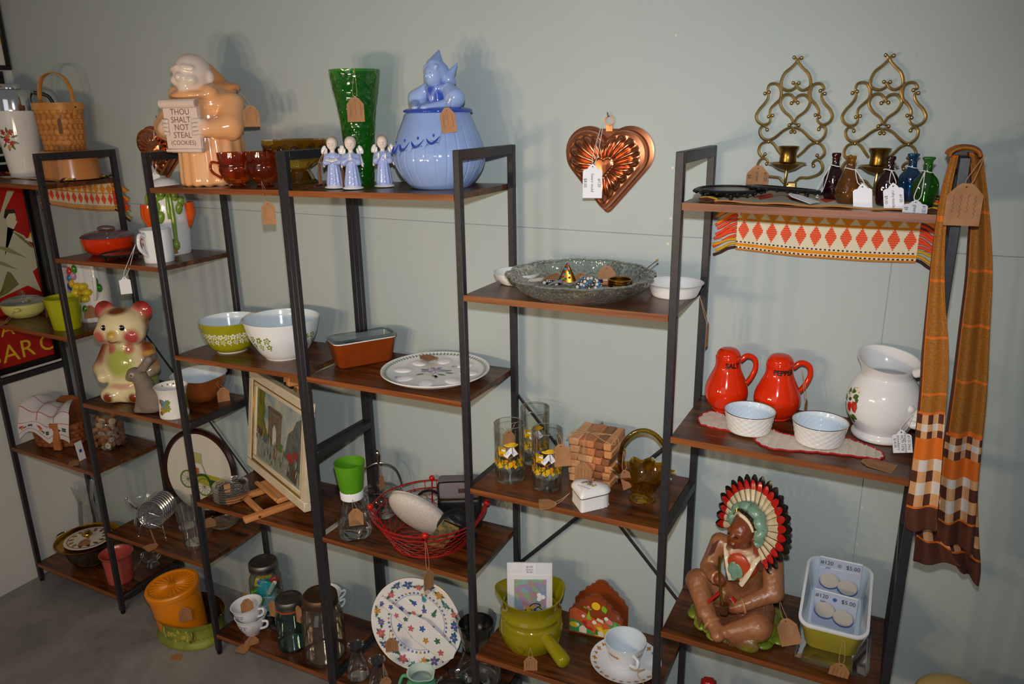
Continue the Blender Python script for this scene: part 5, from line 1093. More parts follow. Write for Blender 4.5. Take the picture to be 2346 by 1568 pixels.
obj('lid_knob', ell((.088,.0,.084),(.006,.030,.004),14,8), G_clear, t); obj('tag_inside', box(.05,.035,.001,(-.02,0,.060)), M_kraft, t, smooth=False)
x, y = 1.905, .130; t = thing('egg_plate', 'white round egg plate with botanical centre and green leaf rim', 'plate', at('QE','e2',x,y), facing(x,y))
solid_lathe('body', [(.085,0),(.088,.002),(.120,.008),(.143,.019),(.149,.0245),(.148,.0265),(.141,.024),(.118,.0165),(.100,.0155),(0,.0150)], W_china, t, 96, refine=False)
for k in range(8):
    a = 2*PI*(k+.5)/8+.1; c_ = Vector((.094*math.cos(a), .094*math.sin(a), .0162)); er = Euler((0,0,a))
    cup_ = xf(([(p[0],p[1],p[2]) for p in lathe([(1.0,.0),(.96,.0016),(.86,.0002),(.60,-.006),(.3,-.0085),(0,-.009)],32)[0]], lathe([(1.0,.0),(.96,.0016),(.86,.0002),(.60,-.006),(.3,-.0085),(0,-.009)],32)[1]), tuple(c_), (0,0,a), (.029,.021,1)); 
    obj('egg_cup', ell((c_.x,c_.y,.0155),(.027,.020,.0045),28,12,(0,0,a)), glaze('bright_white','#eceae8'), t)
M_lg = glaze('leaf_green_print','#4a6a44',None,.2); M_lv = glaze('lavender_print','#9a82b0',None,.2); M_bp = glaze('blue_moth_print','#6a8aa8',None,.2)
rimz = lambda r: .024+(.0265-.024)*(r-.141)/.007
rl_ = []
for k in range(84):
    a = 2*PI*k/84
    for d in (-.9,.9): 
        v, f = leaf2(.1365*math.cos(a),.1365*math.sin(a),.0075,.0016,a+PI/2+d); rl_.append(([(p[0],p[1],.0168+(math.hypot(p[0],p[1])-.118)*.33) for p in v],f))
obj('leaf_border_print', join(*rl_), M_lg, t, smooth=False); obj('leaf_border_print', lathe([(.1355,.0168+.0175*.33),(.1370,.0168+.019*.33)],96), M_lg, t)
zc = .0159
obj('stem_print', join(*[flat_xy(stroke2(cat(p,5),.0012),zc) for p in ([(-.035,-.02),(0,-.005),(.03,.018)],[(-.02,-.03),(.0,-.005),(-.01,.025)],[(.02,-.032),(.0,-.005),(.04,.0)])]), M_lg, t, smooth=False)
obj('leaf_print', join(*[flat_xy(leaf2(a_,b_,.026,.005,c_),zc+.0002) for a_,b_,c_ in ((-.01,-.025,-1.0),(.005,-.02,-.6),(.02,.0,.2),(-.03,-.012,3.4),(.025,-.012,-.4),(-.02,.012,2.4),(.0,-.03,-1.5))]), M_lg, t, smooth=False)
for a_,b_,r_ in ((-.030,.010,.010),(-.014,.004,.009),(.004,.018,.011),(.018,.008,.009),(-.006,.030,.008),(.012,.030,.007),(-.022,.022,.007)): obj('flower_print', flat_xy(flower2(a_,b_,r_,5),zc+.0004), M_lv, t, smooth=False)
for a_,b_ in ((.055,.03),(-.10,-.035),(.0,.098)): obj('moth_print', join(flat_xy(leaf2(a_,b_,.012,.004,.5),zc+.0016),flat_xy(leaf2(a_,b_,.012,.004,2.6),zc+.0016)), M_bp, t, smooth=False)
z0 = zs('QE','e2',x); tag(t, (1.815,.205,z0+.0275), .040, .048, 1.25, tl=-PI/2+.02, to=(1.79,.235,z0+.024), lines=2, sag=0)
# ================================================================== bay four: third shelf
x, y = 1.645, .050; t = thing('glass_carafe', 'flared glass carafe with white collar and green plastic cup', 'carafe', at('QE','e3',x,y)); z0 = zs('QE','e3',x); az = facing(x,y)
obj('glass', lathe([(0,.002),(.040,.002)]+fine([(.044,0),(.049,.006),(.050,.020),(.044,.055),(.033,.095),(.029,.118),(.029,.130)],4),48), G_thin, t)
solid_lathe('collar', [(.030,.122),(.0335,.124),(.0345,.146),(.032,.150),(.02,.151)], W_opal, t, refine=False)
vessel_obj('cup', [(.031,.150),(.034,.152),(.040,.195),(.0445,.232),(.0450,.236)], pbr('green_plastic','#4e8c16',.35,0,'#5a981c',8), t, .002, .154)
tag(t, (x+.030,y-.026,z0+.100), .042, .050, az, to=(x+.026,y-.030,z0+.135), lines=0, sag=0)
x, y = 1.640, .190; t = thing('covered_dish', 'clear glass dish with tall looped silver handle', 'dish', at('QE','e3',x,y), facing(x,y))
M_silver = metalm('silver_plate','#b9b4a8',.2)
obj('dish', lathe([(0,.003),(.04,.002)]+fine([(.046,0),(.054,.02),(.060,.048),(.064,.055)],3),40), G_thin, t); obj('lid', lathe(fine([(.063,.056),(.066,.060),(.060,.075),(.040,.088),(0,.092)],3),40), G_thin, t)
obj('handle', tube(cat([(-.064,0,.045),(-.066,0,.10),(-.046,0,.152),(0,0,.172),(.046,0,.152),(.066,0,.10),(.064,0,.045)],7),.0035,8), M_silver, t)
obj('finial', lathe(fine([(.003,.090),(.003,.125),(.004,.165),(.008,.188),(.010,.202),(.007,.212),(0,.215)],3),20), M_silver, t); obj('bulb', ell((0,0,.096),(.014,.014,.014),16,10), M_silver, t)
z0 = zs('QE','e3',x); tag(t, (x+.030,y-.028,z0+.145), .022, .045, 1.5, to=(x+.01,y-.01,z0+.17), lines=0, sag=0)
# red wire basket
x, y = 1.862, .128; z0 = zs('QE','e3',x); t = thing('wire_basket', 'round red chicken wire basket full of purses', 'basket', (x,y,z0), .2)
M_rw = pbr('red_painted_wire','#8c1414',.4,.1,'#a01c18',40); RB, RT, HB = .112, .168, .098
def bk(a, s): r_ = RB+(RT-RB)*s; return (r_*math.cos(a), r_*math.sin(a), .003+HB*s)
circ = lambda s, n_=48: [bk(2*PI*k/n_, s) for k in range(n_)]
obj('rim_wire', tube(circ(1.0),.0026,6,closed=True), M_rw, t); obj('rim_wire', tube(circ(.80),.0020,6,closed=True), M_rw, t); obj('base_wire', tube(circ(0),.0026,6,closed=True), M_rw, t)
for k in range(28): a = 2*PI*k/28; obj('upright_wire', tube([bk(a,.80),bk(a+.01,1.0)],.0014,5), M_rw, t)
NC = 22; hexw = []; rows_ = [.0,.14,.27,.40,.53,.66,.80]
for i in range(6):
    s0, s1 = rows_[i], rows_[i+1]; ds = s1-s0
    for k in range(NC):
        a = 2*PI*(k+.5*(i%2))/NC; da = 2*PI/NC/2
        hexw.append(tube([bk(a,s0),bk(a,s0+ds*.45),bk(a+da,s1)],.0011,4)); hexw.append(tube([bk(a,s0+ds*.45),bk(a-da,s1)],.0011,4))
obj('chicken_wire', join(*hexw), M_rw, t)
fl = []
for i in range(5):
    for k in range(16): a = 2*PI*(k+.5*(i%2))/16; r0, r1 = RB*i/5, RB*(i+1)/5; fl.append(tube([(r0*math.cos(a),r0*math.sin(a),.003),(r1*math.cos(a+.2),r1*math.sin(a+.2),.003)],.0010,4)); fl.append(tube([(r0*math.cos(a),r0*math.sin(a),.003),(r1*math.cos(a-.2),r1*math.sin(a-.2),.003)],.0010,4))
obj('chicken_wire', join(*fl), M_rw, t)
for k in range(4):
    a = -1.25+k*PI/2; obj('post', tube([bk(a,0),bk(a,1.02)],.0030,6), M_rw, t); obj('ball', ell((bk(a,1.03)[0],bk(a,1.03)[1],bk(a,1.03)[2]+.004),.0095,16,10), glaze('red_bead','#b01c14'), t)
tag(t, (x+.090,y-.150,z0+.0), .035, .055, facing(x,y)+.7, to=(x+.075,y-.135,z0+.10), lines=3, sag=0)
# contents: beaded purse, black bags
az = facing(x,y); M_bead = pbr('pearl_white_beadwork','#b9ada6',.25,0,'#cfc6c0',420,bmp=.9,bscale=420,lo=.4,hi=.6); M_blk = pbr('black_leather','#101012',.45,bmp=.2,bscale=200); M_gfab = pbr('grey_felt','#6b6468',.9,bmp=.2,bscale=200)
p = thing('beaded_purse', 'white beaded oval clutch purse lying in red basket', 'purse', (x-.012,y-.030,z0+.090), rot=(0,0,az))
obj('body', ell((0,0,0),(.104,.036,.072),40,24,(.72,.72,0)), M_bead, p, sharp=None); obj('trim', tube([tuple(Euler((.72,.72,0)).to_matrix() @ Vector((.0985*math.cos(a),.004,.0645*math.sin(a)))) for a in [2*PI*k/48-.2 for k in range(30)]],.0025,6), pbr('dark_green_trim','#1c2614',.5), p)
obj('lining_edge', tube([tuple(Euler((.72,.72,0)).to_matrix() @ Vector((.0995*math.cos(a),.011,.0655*math.sin(a)))) for a in [2*PI*k/48-.2 for k in range(30)]],.003,6), M_bead, p)
p = thing('handbag', 'black and grey structured bag at back of red basket', 'bag', (x+.060,y+.075,z0+.020), az-.1); obj('body', box(.130,.050,.095,(0,0,0),.012,3), M_blk, p); obj('grey_panel', box(.124,.052,.058,(0,0,.095),.012,3), M_gfab, p)
obj('piping', tube(cat([(-.060,-.027,.10),(-.060,-.027,.145),(-.045,-.027,.153),(.045,-.027,.153),(.060,-.027,.145),(.060,-.027,.10)],5),.0025,6), M_blk, p); obj('leather_label', box(.020,.002,.013,(.008,-.027,.118)), pbr('brown_leather','#3c2c1c',.5), p, smooth=False)
obj('zip', box(.120,.0535,.004,(0,0,.093)), metalm('brass_zip','#7a6a4a',.4), p, smooth=False)
p = thing('handbag', 'black studded bag with rolled strap in red basket', 'bag', (x+.095,y-.005,z0+.040), az+.2); obj('body', ell((0,0,.030),(.058,.036,.048),28,16), M_blk, p)
obj('strap', tube(cat([(-.02,-.02,.07),(.0,-.05,.06),(.04,-.045,.03),(.052,-.02,-.01),(.03,-.03,-.02)],7),.0085,8,flat=(1,.4)), M_blk, p)
st_ = [ell((-.036+.006*k,-.034+.004*math.sin(k),.050-.004*k),.0014,6,4) for k in range(14)]+[ell((.01+.004*k,-.051+.001*k,.058-.006*k),.0014,6,4) for k in range(10)]
for q in st_: obj('stud', q, M_silver, p)
p = thing('purse_strap', 'black stitched loop of strap rising from red basket', 'strap', (x-.020,y+.045,z0+.045), az)
lp = [(-.045,0,-.010),(-.050,0,.030),(-.038,0,.070),(-.005,0,.084),(.025,0,.066),(.034,0,.025),(.030,0,-.015)]; obj('strap', tube(cat(lp,7),.0062,8,flat=(1.2,.5)), M_blk, p)
obj('stitching', tube([(q[0],q[1]-.0045,q[2]) for q in cat(lp,7)],.0006,4), M_cotton, p)
p = thing('evening_purse', 'small gold and floral purse leaning in red basket', 'purse', (x+.050,y-.060,z0+.018), rot=(.35,.55,az)); obj('body', box(.052,.016,.110,(0,0,0),.006,2), pbr('gold_floral_fabric','#9a7c4a',.5,0,'#3c4a34',60), p); obj('frame', tube([(-.026,0,.108),(.026,0,.108)],.0035,8), M_gold, p)
# ================================================================== bay four: bottom shelf
x, y = 1.775, .140; z0 = zs('QE','e4',x); az = facing(x,y); t = thing('dinner_plate', 'large floral china plate standing on edge with gold rim', 'plate', (x,y,z0+.014), rot=(-.20,0,az-.42))
RPL = .153; up = lambda vf: ([(p[0],-p[2],p[1]+RPL) for p in vf[0]], vf[1])
obj('body', up(lathe([(0,.002),(.085,.002),(.095,.004),(.115,.012),(.148,.019),(RPL,.020),(RPL,.0175),(.146,.015),(.114,.007),(.09,-.003),(0,-.003)],96)), W_china, t, sharp=60); obj('gold_rim', up(tube([(RPL*math.cos(a),RPL*math.sin(a),.0190) for a in [2*PI*k/96 for k in range(96)]],.0011,5,closed=True)), M_goldline, t)
pz = lambda r: .0026 if r < .085 else (.0046+(r-.095)*.40 if r < .115 else .0126+(r-.115)*.212)
def onp(vf2, off=.0003): return up(([(p[0],p[1],max(pz(math.hypot(p[0],p[1])),0)+.0008+off) for p in vf2[0]], vf2[1]))
PB = glaze('plate_blue','#3a5aa0',None,.2); PT = glaze('plate_teal','#3a8aa0',None,.2); PG = glaze('plate_green','#3a6a52',None,.2); PP = glaze('plate_pink','#c0606a',None,.2); PO = glaze('plate_ochre','#c08a3c',None,.2); PV = glaze('plate_violet','#5a5a9a',None,.2); PGy = glaze('plate_grey','#8a8a8a',None,.2)
rr_ = random.Random(21)
for k in range(22):
    a = 2*PI*k/22+.1; r_ = .128+.008*math.sin(k*2.1); cx, cy = r_*math.cos(a), r_*math.sin(a); m_ = [PB,PP,PT,PO,PV,PP,PB][k%7]
    obj('flower_print', onp(flower2(cx,cy,.0115 if k%3 else .015,5+k%3,k,.45),.0006), m_, t, smooth=False); obj('flower_centre_print', onp(disc2(cx,cy,.0035,8),.0010), PO, t, smooth=False)
    obj('leaf_print', onp(join(leaf2(cx,cy,.022,.0045,a+PI/2),leaf2(cx,cy,.020,.004,a-PI/2+.5)),.0003), PG, t, smooth=False)
    a2 = a+.14; obj('twig_print', onp(stroke2([(.118*math.cos(a2),.118*math.sin(a2)),(.130*math.cos(a2+.05),.130*math.sin(a2+.05)),(.142*math.cos(a2),.142*math.sin(a2))],.0012),.0002), PGy, t, smooth=False)
for k in range(44):
    a = 2*PI*k/44; obj('border_print', onp(flower2(.098*math.cos(a),.098*math.sin(a),.0042,5,k),.0004), [PB,PG,PO,PB][k%4], t, smooth=False)
obj('border_print', onp(ring2(0,0,.0925,.003,64),.0002), glaze('pale_blue_print','#a8b4d8',None,.2), t, smooth=False)
for k in range(13):
    a = k*2.4; r_ = .013*math.sqrt(k)*1.55; cx, cy = r_*math.cos(a), r_*math.sin(a)+.014; obj('flower_print', onp(flower2(cx,cy,.0095,5+k%3,k,.45),.0006), [PB,PP,PG,PV,PO,PT][k%6], t, smooth=False); obj('leaf_print', onp(leaf2(cx,cy,.022,.004,a+.8),.0002), PG, t, smooth=False)
# cake server propped across it
s = thing('cake_server', 'white china cake server with floral print across the plate', 'cake server', (x,y,z0+.014), rot=(-.20,0,az-.42))
dg = -.56
def srv(pts): return [(px*math.cos(dg)-pz_*math.sin(dg), pz_*math.cos(dg)+px*math.sin(dg)+RPL) for px,pz_ in pts]
obj('blade', [ (lambda vf: ([(p[0],p[1]-.031,p[2]) for p in vf[0]], vf[1]))(prism(srv([(-.03,.028),(.02,.042),(.148,.030),(.156,.0),(.140,-.030),(.02,-.036),(-.03,-.022)]),.004,.001)) ][0], W_china, s); obj('handle', [ (lambda vf: ([(p[0],p[1]-.033,p[2]) for p in vf[0]], vf[1]))(prism(srv([(-.135,.013),(-.03,.015),(-.03,-.015),(-.135,-.013),(-.142,0)]),.007,.002)) ][0], W_china, s)
for k in range(9):
    px, pq = srv([(-.125+.030*k,(.004 if k%2 else -.006) if k < 4 else (.012 if k%2 else -.012))])[0]; obj('flower_print', flat_xz(flower2(px,pq,.0085 if k < 4 else .011,5,k,.45), -.0378 if k < 4 else -.0336), [PV,PB,PP,PG,PP,PB,PO,PG,PP][k], s, smooth=False)
tag(s, (x-.045,y-.062,z0+.150), .040, .046, az-.1, to=(x-.055,y-.045,z0+.20), lines=4, sag=0)
M_stop = pbr('grey_rubber_stopper','#2e3136',.4)
for i,(x,y,lab) in enumerate(((1.618,.040,'clear glass cruet bottle by the middle black posts'),(1.722,.012,'clear glass cruet bottle with kraft tag before the plate'))):
    t = thing('cruet_bottle', lab, 'bottle', at('QE','e4',x,y), group='glass cruet bottles'); z0 = zs('QE','e4',x)
    obj('glass', lathe([(0,.003),(.028,.002)]+fine([(.030,0),(.035,.008),(.034,.030),(.026,.065),(.017,.092),(.016,.100),(.022,.116),(.0265,.122)],4),40), G_thin, t)
    obj('stopper', lathe(fine([(0,.098),(.013,.098),(.015,.112),(.019,.116),(.008,.119),(.006,.128),(.004,.136),(0,.137)],2),20), M_stop, t)
    if i: tag(t, (x+.045,y-.018,z0+.082), .036, .048, facing(x,y)+.1, to=(x+.022,y,z0+.115), lines=0, rl=.25)
x, y = 1.880, .015; t = thing('creamer_jug', 'small jade green glass creamer with white lip', 'jug', at('QE','e4',x,y), facing(x,y)); JG = glaze('jade_glass','#4e9a6a','#58a474',.1)
vessel_obj('body', [(.030,0),(.034,.003),(.046,.030),(.050,.055),(.046,.085),(.036,.105),(.035,.112),(.042,.130)], [JG,glaze('pale_jade_inside','#bcd0c8')], t, .004, .006, 64, mod=lambda a,z,r: r*(1+(.012*math.cos(20*a) if z < .1 else 0)+(.22*max(0,math.cos(a+.9))**20 if z > .118 else 0)))
handle_ear(t, (-.034,.01,.108), (-.046,.01,.040), (-.026,0,0), .005, JG)
M_bpl = pbr('black_bakelite','#0e0d0d',.25)
x, y = 1.972, .190; t = thing('glass_percolator', 'tall clear glass coffee pot with black funnel and handle', 'coffee pot', at('QE','e4',x,y), facing(x,y)); z0 = zs('QE','e4',x)
obj('glass', lathe([(0,.004),(.06,.003)]+fine([(.066,0),(.074,.010),(.072,.040),(.050,.100),(.042,.135),(.050,.165),(.062,.222),(.064,.230)],4),48), G_thin, t)
vessel_obj('funnel', [(.020,.150),(.040,.172),(.054,.205),(.055,.210)], M_bpl, t, .003, .155); obj('band', lathe([(.0435,.120),(.0445,.122),(.0445,.150),(.0435,.152)],40), metalm('green_reflecting_band','#8a9a7a',.2), t)
obj('handle', tube(cat([(.044,-.02,.142),(.085,-.03,.140),(.098,-.033,.11),(.094,-.032,.06)],6),[.008]*6+[.010]*13,10), M_bpl, t)
x, y = 1.968, .050; t = thing('glass_coffee_pot', 'small glass coffee pot filled black, before the percolator', 'coffee pot', at('QE','e4',x,y), facing(x,y)+.3)
obj('glass', lathe([(0,.004),(.045,.003)]+fine([(.048,0),(.056,.012),(.054,.045),(.040,.075),(.044,.095),(.050,.104)],4),48), G_thin, t); obj('coffee', lathe([(0,.004),(.046,.004),(.0535,.014),(.052,.045),(.039,.072),(.040,.080),(0,.081)],40), M_bpl, t, sharp=30)
obj('handle', tube(cat([(.040,-.02,.085),(.075,-.03,.088),(.086,-.034,.05)],6),.008,10), M_bpl, t)

# ================================================================== bay five: copper heart on the wall
t = heart_mould('heart shaped copper mould hung between the shelves', 2.331, 1.680, .215, .215, .034)
tag(t, (2.330,WY-.110,1.694), .046, .074, .25, white=True, to=(2.322,WY-.013,1.812), words=('#120','heart mold','$8.00'), round_=True, sag=0)
# ------------------------------------------------------------------ first shelf: glass tray with jewellery, dishes
x, y = 2.335, .112; z0 = zs('EF','m1',x); t = thing('glass_tray', 'round scalloped pressed glass relish tray holding costume jewellery', 'tray', (x,y,z0), .2)
G_tray = glass('pressed_tray_glass','#f7f9f4',1.0,.12,1.0,110,bdist=.003,body=.07,bc='#d4dacc',f0=.06)
def scal(a,z,r): return r*(1+(.060*abs(math.sin(6*a))-.03)*min(1,max(0,(z-.008)/.02))+(.010*math.cos(96*a) if z > .012 else 0))
obj('body', lathe([(0,.0035),(.09,.003)]+fine([(.112,0),(.118,.003),(.138,.012),(.156,.026),(.166,.042),(.170,.050)],4),192,scal), G_tray, t, sharp=None); obj('inner_wall', lathe(fine([(.164,.048),(.150,.027),(.128,.014),(.100,.010),(0,.009)],4),192,scal), G_tray, t, sharp=None)
obj('beaded_edge', tube([(scal(a,.05,.170)*math.cos(a),scal(a,.05,.170)*math.sin(a),.0505) for a in [2*PI*k/240 for k in range(240)]],[.0018+.0012*(k%4 < 2) for k in range(240)],6,closed=True), glass('bead_glass','#e8ece6',1.0,.1,body=.35,bc='#c4ccc0',f0=.2), t)
for k in range(6):
    a = 2*PI*k/6; obj('divider', tube([(.05*math.cos(a),.05*math.sin(a),.012),(.10*math.cos(a),.10*math.sin(a),.016),(.148*math.cos(a),.148*math.sin(a),.030)],.003,6), G_clear, t)
rj = random.Random(31); jm = [M_gold, M_silver, metalm('antique_gold','#a5782a',.25), glaze('black_bead','#121216'), glaze('blue_stone','#3a6a9a'), glaze('pearl_bead','#c9c4bc'), glaze('red_stone','#a01c14'), glaze('pink_stone','#b04a8a'), glaze('teal_stone','#3aa0a8')]
def jl(name, label, cat_, dx, dy, dz=.013, rz=0): return thing(name, label, cat_, (x+dx,y+dy,z0+dz), rz, 'costume jewellery in the glass tray')
b_ = jl('bangle', 'plain gold bangle lying at front of glass tray', 'bangle', .02, -.085, .017); obj('band', tube([(.034*math.cos(a),.026*math.sin(a),.004+.003*math.cos(a)) for a in [2*PI*k/32 for k in range(32)]],.0036,8,closed=True), M_gold, b_)
b_ = jl('bangle', 'stacked gold coil bracelet at right of glass tray', 'bangle', .085, .040, .016)
for k in range(4): obj('coil', tube([(.028*math.cos(a),.024*math.sin(a),.003+.005*k) for a in [2*PI*j/28 for j in range(28)]],.0026,6,closed=True), jm[2], b_)
def neck(label, dx, dy, n_, r_, m_, sp, dz=.016, zz=.0):
    b_ = jl('bead_necklace', label, 'necklace', dx, dy, dz)
    for k in range(n_): a = k*.55; obj('bead', ell((sp*math.cos(a)*(1-.012*k),sp*.6*math.sin(a)*(1-.012*k),r_+zz*k),r_,8,6), m_[k%len(m_)], b_)
neck('string of dark beads at front left of glass tray', -.028, -.070, 26, .0042, [jm[3]], .026)
neck('heap of clear sparkling beads in middle of glass tray', .030, -.020, 44, .0042, [jm[1],jm[5],jm[4]], .034, .016, .0006)
neck('heap of silver links at left of glass tray', -.075, .005, 30, .0040, [jm[1],jm[5],jm[3]], .024)
neck('red and gold beaded necklace at right of glass tray', .112, -.005, 24, .0038, [jm[6],jm[2],jm[1]], .020)
b_ = jl('tree_brooch', 'jewelled tree brooch standing in glass tray', 'brooch', -.052, .045, .016, .3); obj('base', xf(lathe([(0,0),(.024,0),(.016,.018),(.003,.045),(0,.046)],20),(0,0,0),(0,0,0),(1,.35,1)), jm[2], b_)
for k in range(16): zz_ = .004+.0026*k; obj('stone', ell((rj.uniform(-1,1)*.02*(1-zz_/.05),-.008*(1-zz_/.06),zz_),.0030,8,6), [jm[7],jm[8],jm[4],jm[6],M_gold][k%5], b_)
b_ = jl('flag_pin', 'small striped flag pin in glass tray', 'pin', .045, .035, .020, .2); obj('field', box(.024,.003,.016), pbr('flag_cream','#c8b88a',.4), b_, rot=(.5,0,0)); obj('stripe', box(.012,.0034,.009,(-.006,-.0002,.007)), pbr('flag_blue','#1c2a66',.4), b_, rot=(.5,0,0))
for k in range(3): obj('stripe', box(.024,.0034,.002,(0,-.0002,.001+.0045*k)), pbr('flag_red','#9a2018',.4), b_, rot=(.5,0,0))
b_ = jl('earring', 'pair of gold leaf earrings at front of glass tray', 'earring', .072, -.070, .018, .4)
for s_ in (-1,1): obj('leaf', ell((.016*s_,0,.004),(.015,.007,.004),14,8,(0,.1,.3*s_)), jm[2], b_)
b_ = jl('brooch', 'white shell brooch at left side of glass tray', 'brooch', -.112, -.005, .018, .5); 
for k in range(6): obj('ridge', ell((-.014+.0055*k,.002*k,.006),(.0032,.014,.005),10,6,(0,0,-.5)), glaze('shell_white','#c8beb0'), b_)
b_ = jl('ribbon_bow', 'silver grey ribbon lying in centre of glass tray', 'ribbon', -.020, -.018, .016, .4); obj('band', sheet(24,4,lambda u,v: (-.05+.10*u,-.012+.024*v,.008+.008*abs(math.sin(2*PI*u)))), pbr('satin_grey','#8e8a92',.3), b_)
b_ = jl('hat_pin', 'long thin hat pin leaning over tray rim', 'pin', .125, .025, .030, 0); obj('shaft', tube([(-.015,-.01,0),(.045,.02,.055)],.0012,6), M_silver, b_); obj('head', ell((.046,.0205,.056),.003,8,6), M_gold, b_)
for i,(dx,dy,w_,az_,tl_,dz_) in enumerate(((.035,.085,.042,.3,-.35,.050),(-.030,.075,.040,.7,-1.0,.030),(-.085,.055,.036,-.5,-1.2,.030))):
    g_ = tag(None, (x+dx,y+dy,z0+dz_), w_, .046, az_, tl=tl_, lines=0); props(g_, ('upright kraft tag at back of the glass tray','leaning kraft tag behind ribbon in the glass tray','flat kraft tag at left in the glass tray')[i], 'tag', 'kraft tags in the glass tray')
x, y = 2.143, .165; t = thing('dish', 'plain white shallow dish behind left of the glass tray', 'dish', at('EF','m1',x,y)); vessel_obj('body', [(.040,0),(.044,.002),(.054,.014),(.060,.028),(.061,.030)], W_china, t, .003, .004)
x, y = 2.540, .192; t = thing('flan_dish', 'white straight sided flan dish behind the black post', 'dish', at('EF','m1',x,y)); vessel_obj('body', [(.050,0),(.053,.002),(.062,.024),(.066,.029),(.067,.030)], W_china, t, .003, .004); obj('sticker', flat_xy(disc2(.02,0,.006,12),.0046), pbr('pale_pink_sticker','#b8a09a',.6), t, smooth=False)
z0 = zs('EF','m1',2.54); tag(t, (2.622,.19,z0-.062), .018, .055, 1.5, to=(2.600,.185,z0+.006), lines=0, sag=0)
# ------------------------------------------------------------------ second shelf: tumblers, coasters, heart box, amber basket
G_tum = glass('tumbler_glass','#f4f7f4',.9); YB = glaze('tumbler_yellow','#d0a418',None,.3); OB = glaze('tumbler_orange','#c87a10',None,.3); WP = glaze('tumbler_white','#dcdce4',None,.3); BP = glaze('tumbler_brown','#5a3010',None,.3); GYp = glaze('tumbler_olive','#6a5c14',None,.3)
def tumbler(label, x, y, rz):
    t = thing('tumbler', label, 'glass', at('EF','m2',x,y), rz, 'printed glass tumblers'); R_, H_ = .0385, .158
    obj('glass', lathe([(0,.0),(.036,0),(R_,.004),(R_+.001,H_)],48), G_tum, t, sharp=60); obj('rim', tube([((R_+.0005)*math.cos(a),(R_+.0005)*math.sin(a),H_) for a in [2*PI*k/48 for k in range(48)]],.0010,5,closed=True), glass('rim_glass','#dde2de',1.0,body=.35,bc='#c8ccc6'), t); obj('thick_base', lathe([(0,.030),(.030,.029),(R_-.003,.036),(R_-.0025,.008),(.030,.003),(0,.003)],40), G_clear, t)
    pf = [(R_,0),(R_,H_)]; a0 = -PI/2
    for s0 in (-.004,): 
        prints('fence_print', t, pf, a0, [stroke2([(-.055,.080),(0,.074),(.055,.082)],.0034),stroke2([(-.055,.058),(0,.052),(.055,.060)],.0034),stroke2([(-.034,.086),(-.032,.050)],.0034),stroke2([(.034,.084),(.033,.050)],.0034)], OB, .0006)
        prints('basket_print', t, pf, a0, [fan([(-.028,.104),(-.006,.104),(-.006,.078),(-.026,.080)])], YB, .0009); prints('hat_print', t, pf, a0, [disc2(.008,.112,.019,16,.0048),disc2(.010,.116,.010,12,.004)], YB, .0012); prints('bow_print', t, pf, a0, [fan([(.006,.106),(.014,.106),(.026,.086),(.014,.080),(.010,.094),(-.002,.076),(-.012,.084)]),fan([(-.016,.100),(-.006,.098),(-.008,.094),(-.018,.096)])], WP, .0015); prints('trim_print', t, pf, a0, [stroke2([(-.008,.109),(.024,.108)],.0015),stroke2([(.010,.106),(.012,.086)],.0015)], BP, .0018)
    rg = random.Random(4); prints('grass_print', t, pf, a0, [leaf2(rg.uniform(-.05,.05),.042+rg.random()*.016,.012+.008*rg.random(),.0022,1.57+rg.uniform(-.8,.8)) for k in range(54)], YB, .0004); prints('grass_print', t, pf, a0, [leaf2(rg.uniform(-.05,.05),.046+rg.random()*.02,.012,.0018,1.57+rg.uniform(-.8,.8)) for k in range(34)], GYp, .0007); prints('mushroom_print', t, pf, a0, [disc2(-.005,.068,.005,10,.0035),disc2(.014,.062,.005,10,.008)], OB, .0011)
    prints('script_print', t, pf, a0+1.9, [stroke2([(-.02+.003*k,.122+.003*math.sin(k*2.1)) for k in range(14)],.0012)], glaze('faded_red_script','#b08070',None,.4), .0004)
    return t
t = tumbler('printed glass tumbler nearest the left post', 2.152, .088, facing(2.15,.09)-.1); z0 = zs('EF','m2',2.15)
tag(t, (2.165,.060,z0+.145), .032, .045, .5, to=(2.172,.10,z0+.16), lines=0, sag=-.03); 
t = tumbler('printed glass tumbler beside the wooden coasters', 2.258, .092, facing(2.25,.09)-.1); tag(t, (2.303,.075,z0+.128), .044, .056, facing(2.3,.07), to=(2.290,.08,z0+.16), lines=0, sag=-.02, rl=-.1); tumbler('printed glass tumbler behind the front two', 2.165, .215, facing(2.16,.21)-.1)
x, y = 2.353, .200; z0 = zs('EF','m2',x); cm = [pbr('maple_strip','#d29c6c',.5,0,'#c88e5e',30,stretch=(6,1,1)), pbr('cedar_strip','#bd7a4c',.5,0,'#b06c40',30,stretch=(6,1,1)), pbr('walnut_strip','#8c5834',.5,0,'#7c4c2c',30,stretch=(6,1,1)), pbr('oak_strip','#c88c5a',.5,0,'#bc7e4e',30,stretch=(6,1,1))]
for k in range(6):
    t = thing('wooden_coaster', ['bottom','second','third','fourth','fifth','top'][k]+(' wooden coaster of the tied stack' if k in (0,5) else ' wooden coaster from bottom of the tied stack'), 'coaster', (x+.002*(-1)**k,y+.0015*(k%3),z0+.0205*k), .02*(k%3-1), 'tied wooden coasters')
    xs = (-.0575,-.030,.012,.036,.0575)
    for q in range(4): obj('wood_strip', box(xs[q+1]-xs[q]-.0002,.116,.0190,((xs[q]+xs[q+1])/2,0,0),.0025), cm[(q+k*(1 if k in (0,3) else 0))%4], t)
t = thing('twine', 'jute twine tied in a bow around the wooden coasters', 'twine', (x,y,z0)); zt = .1225
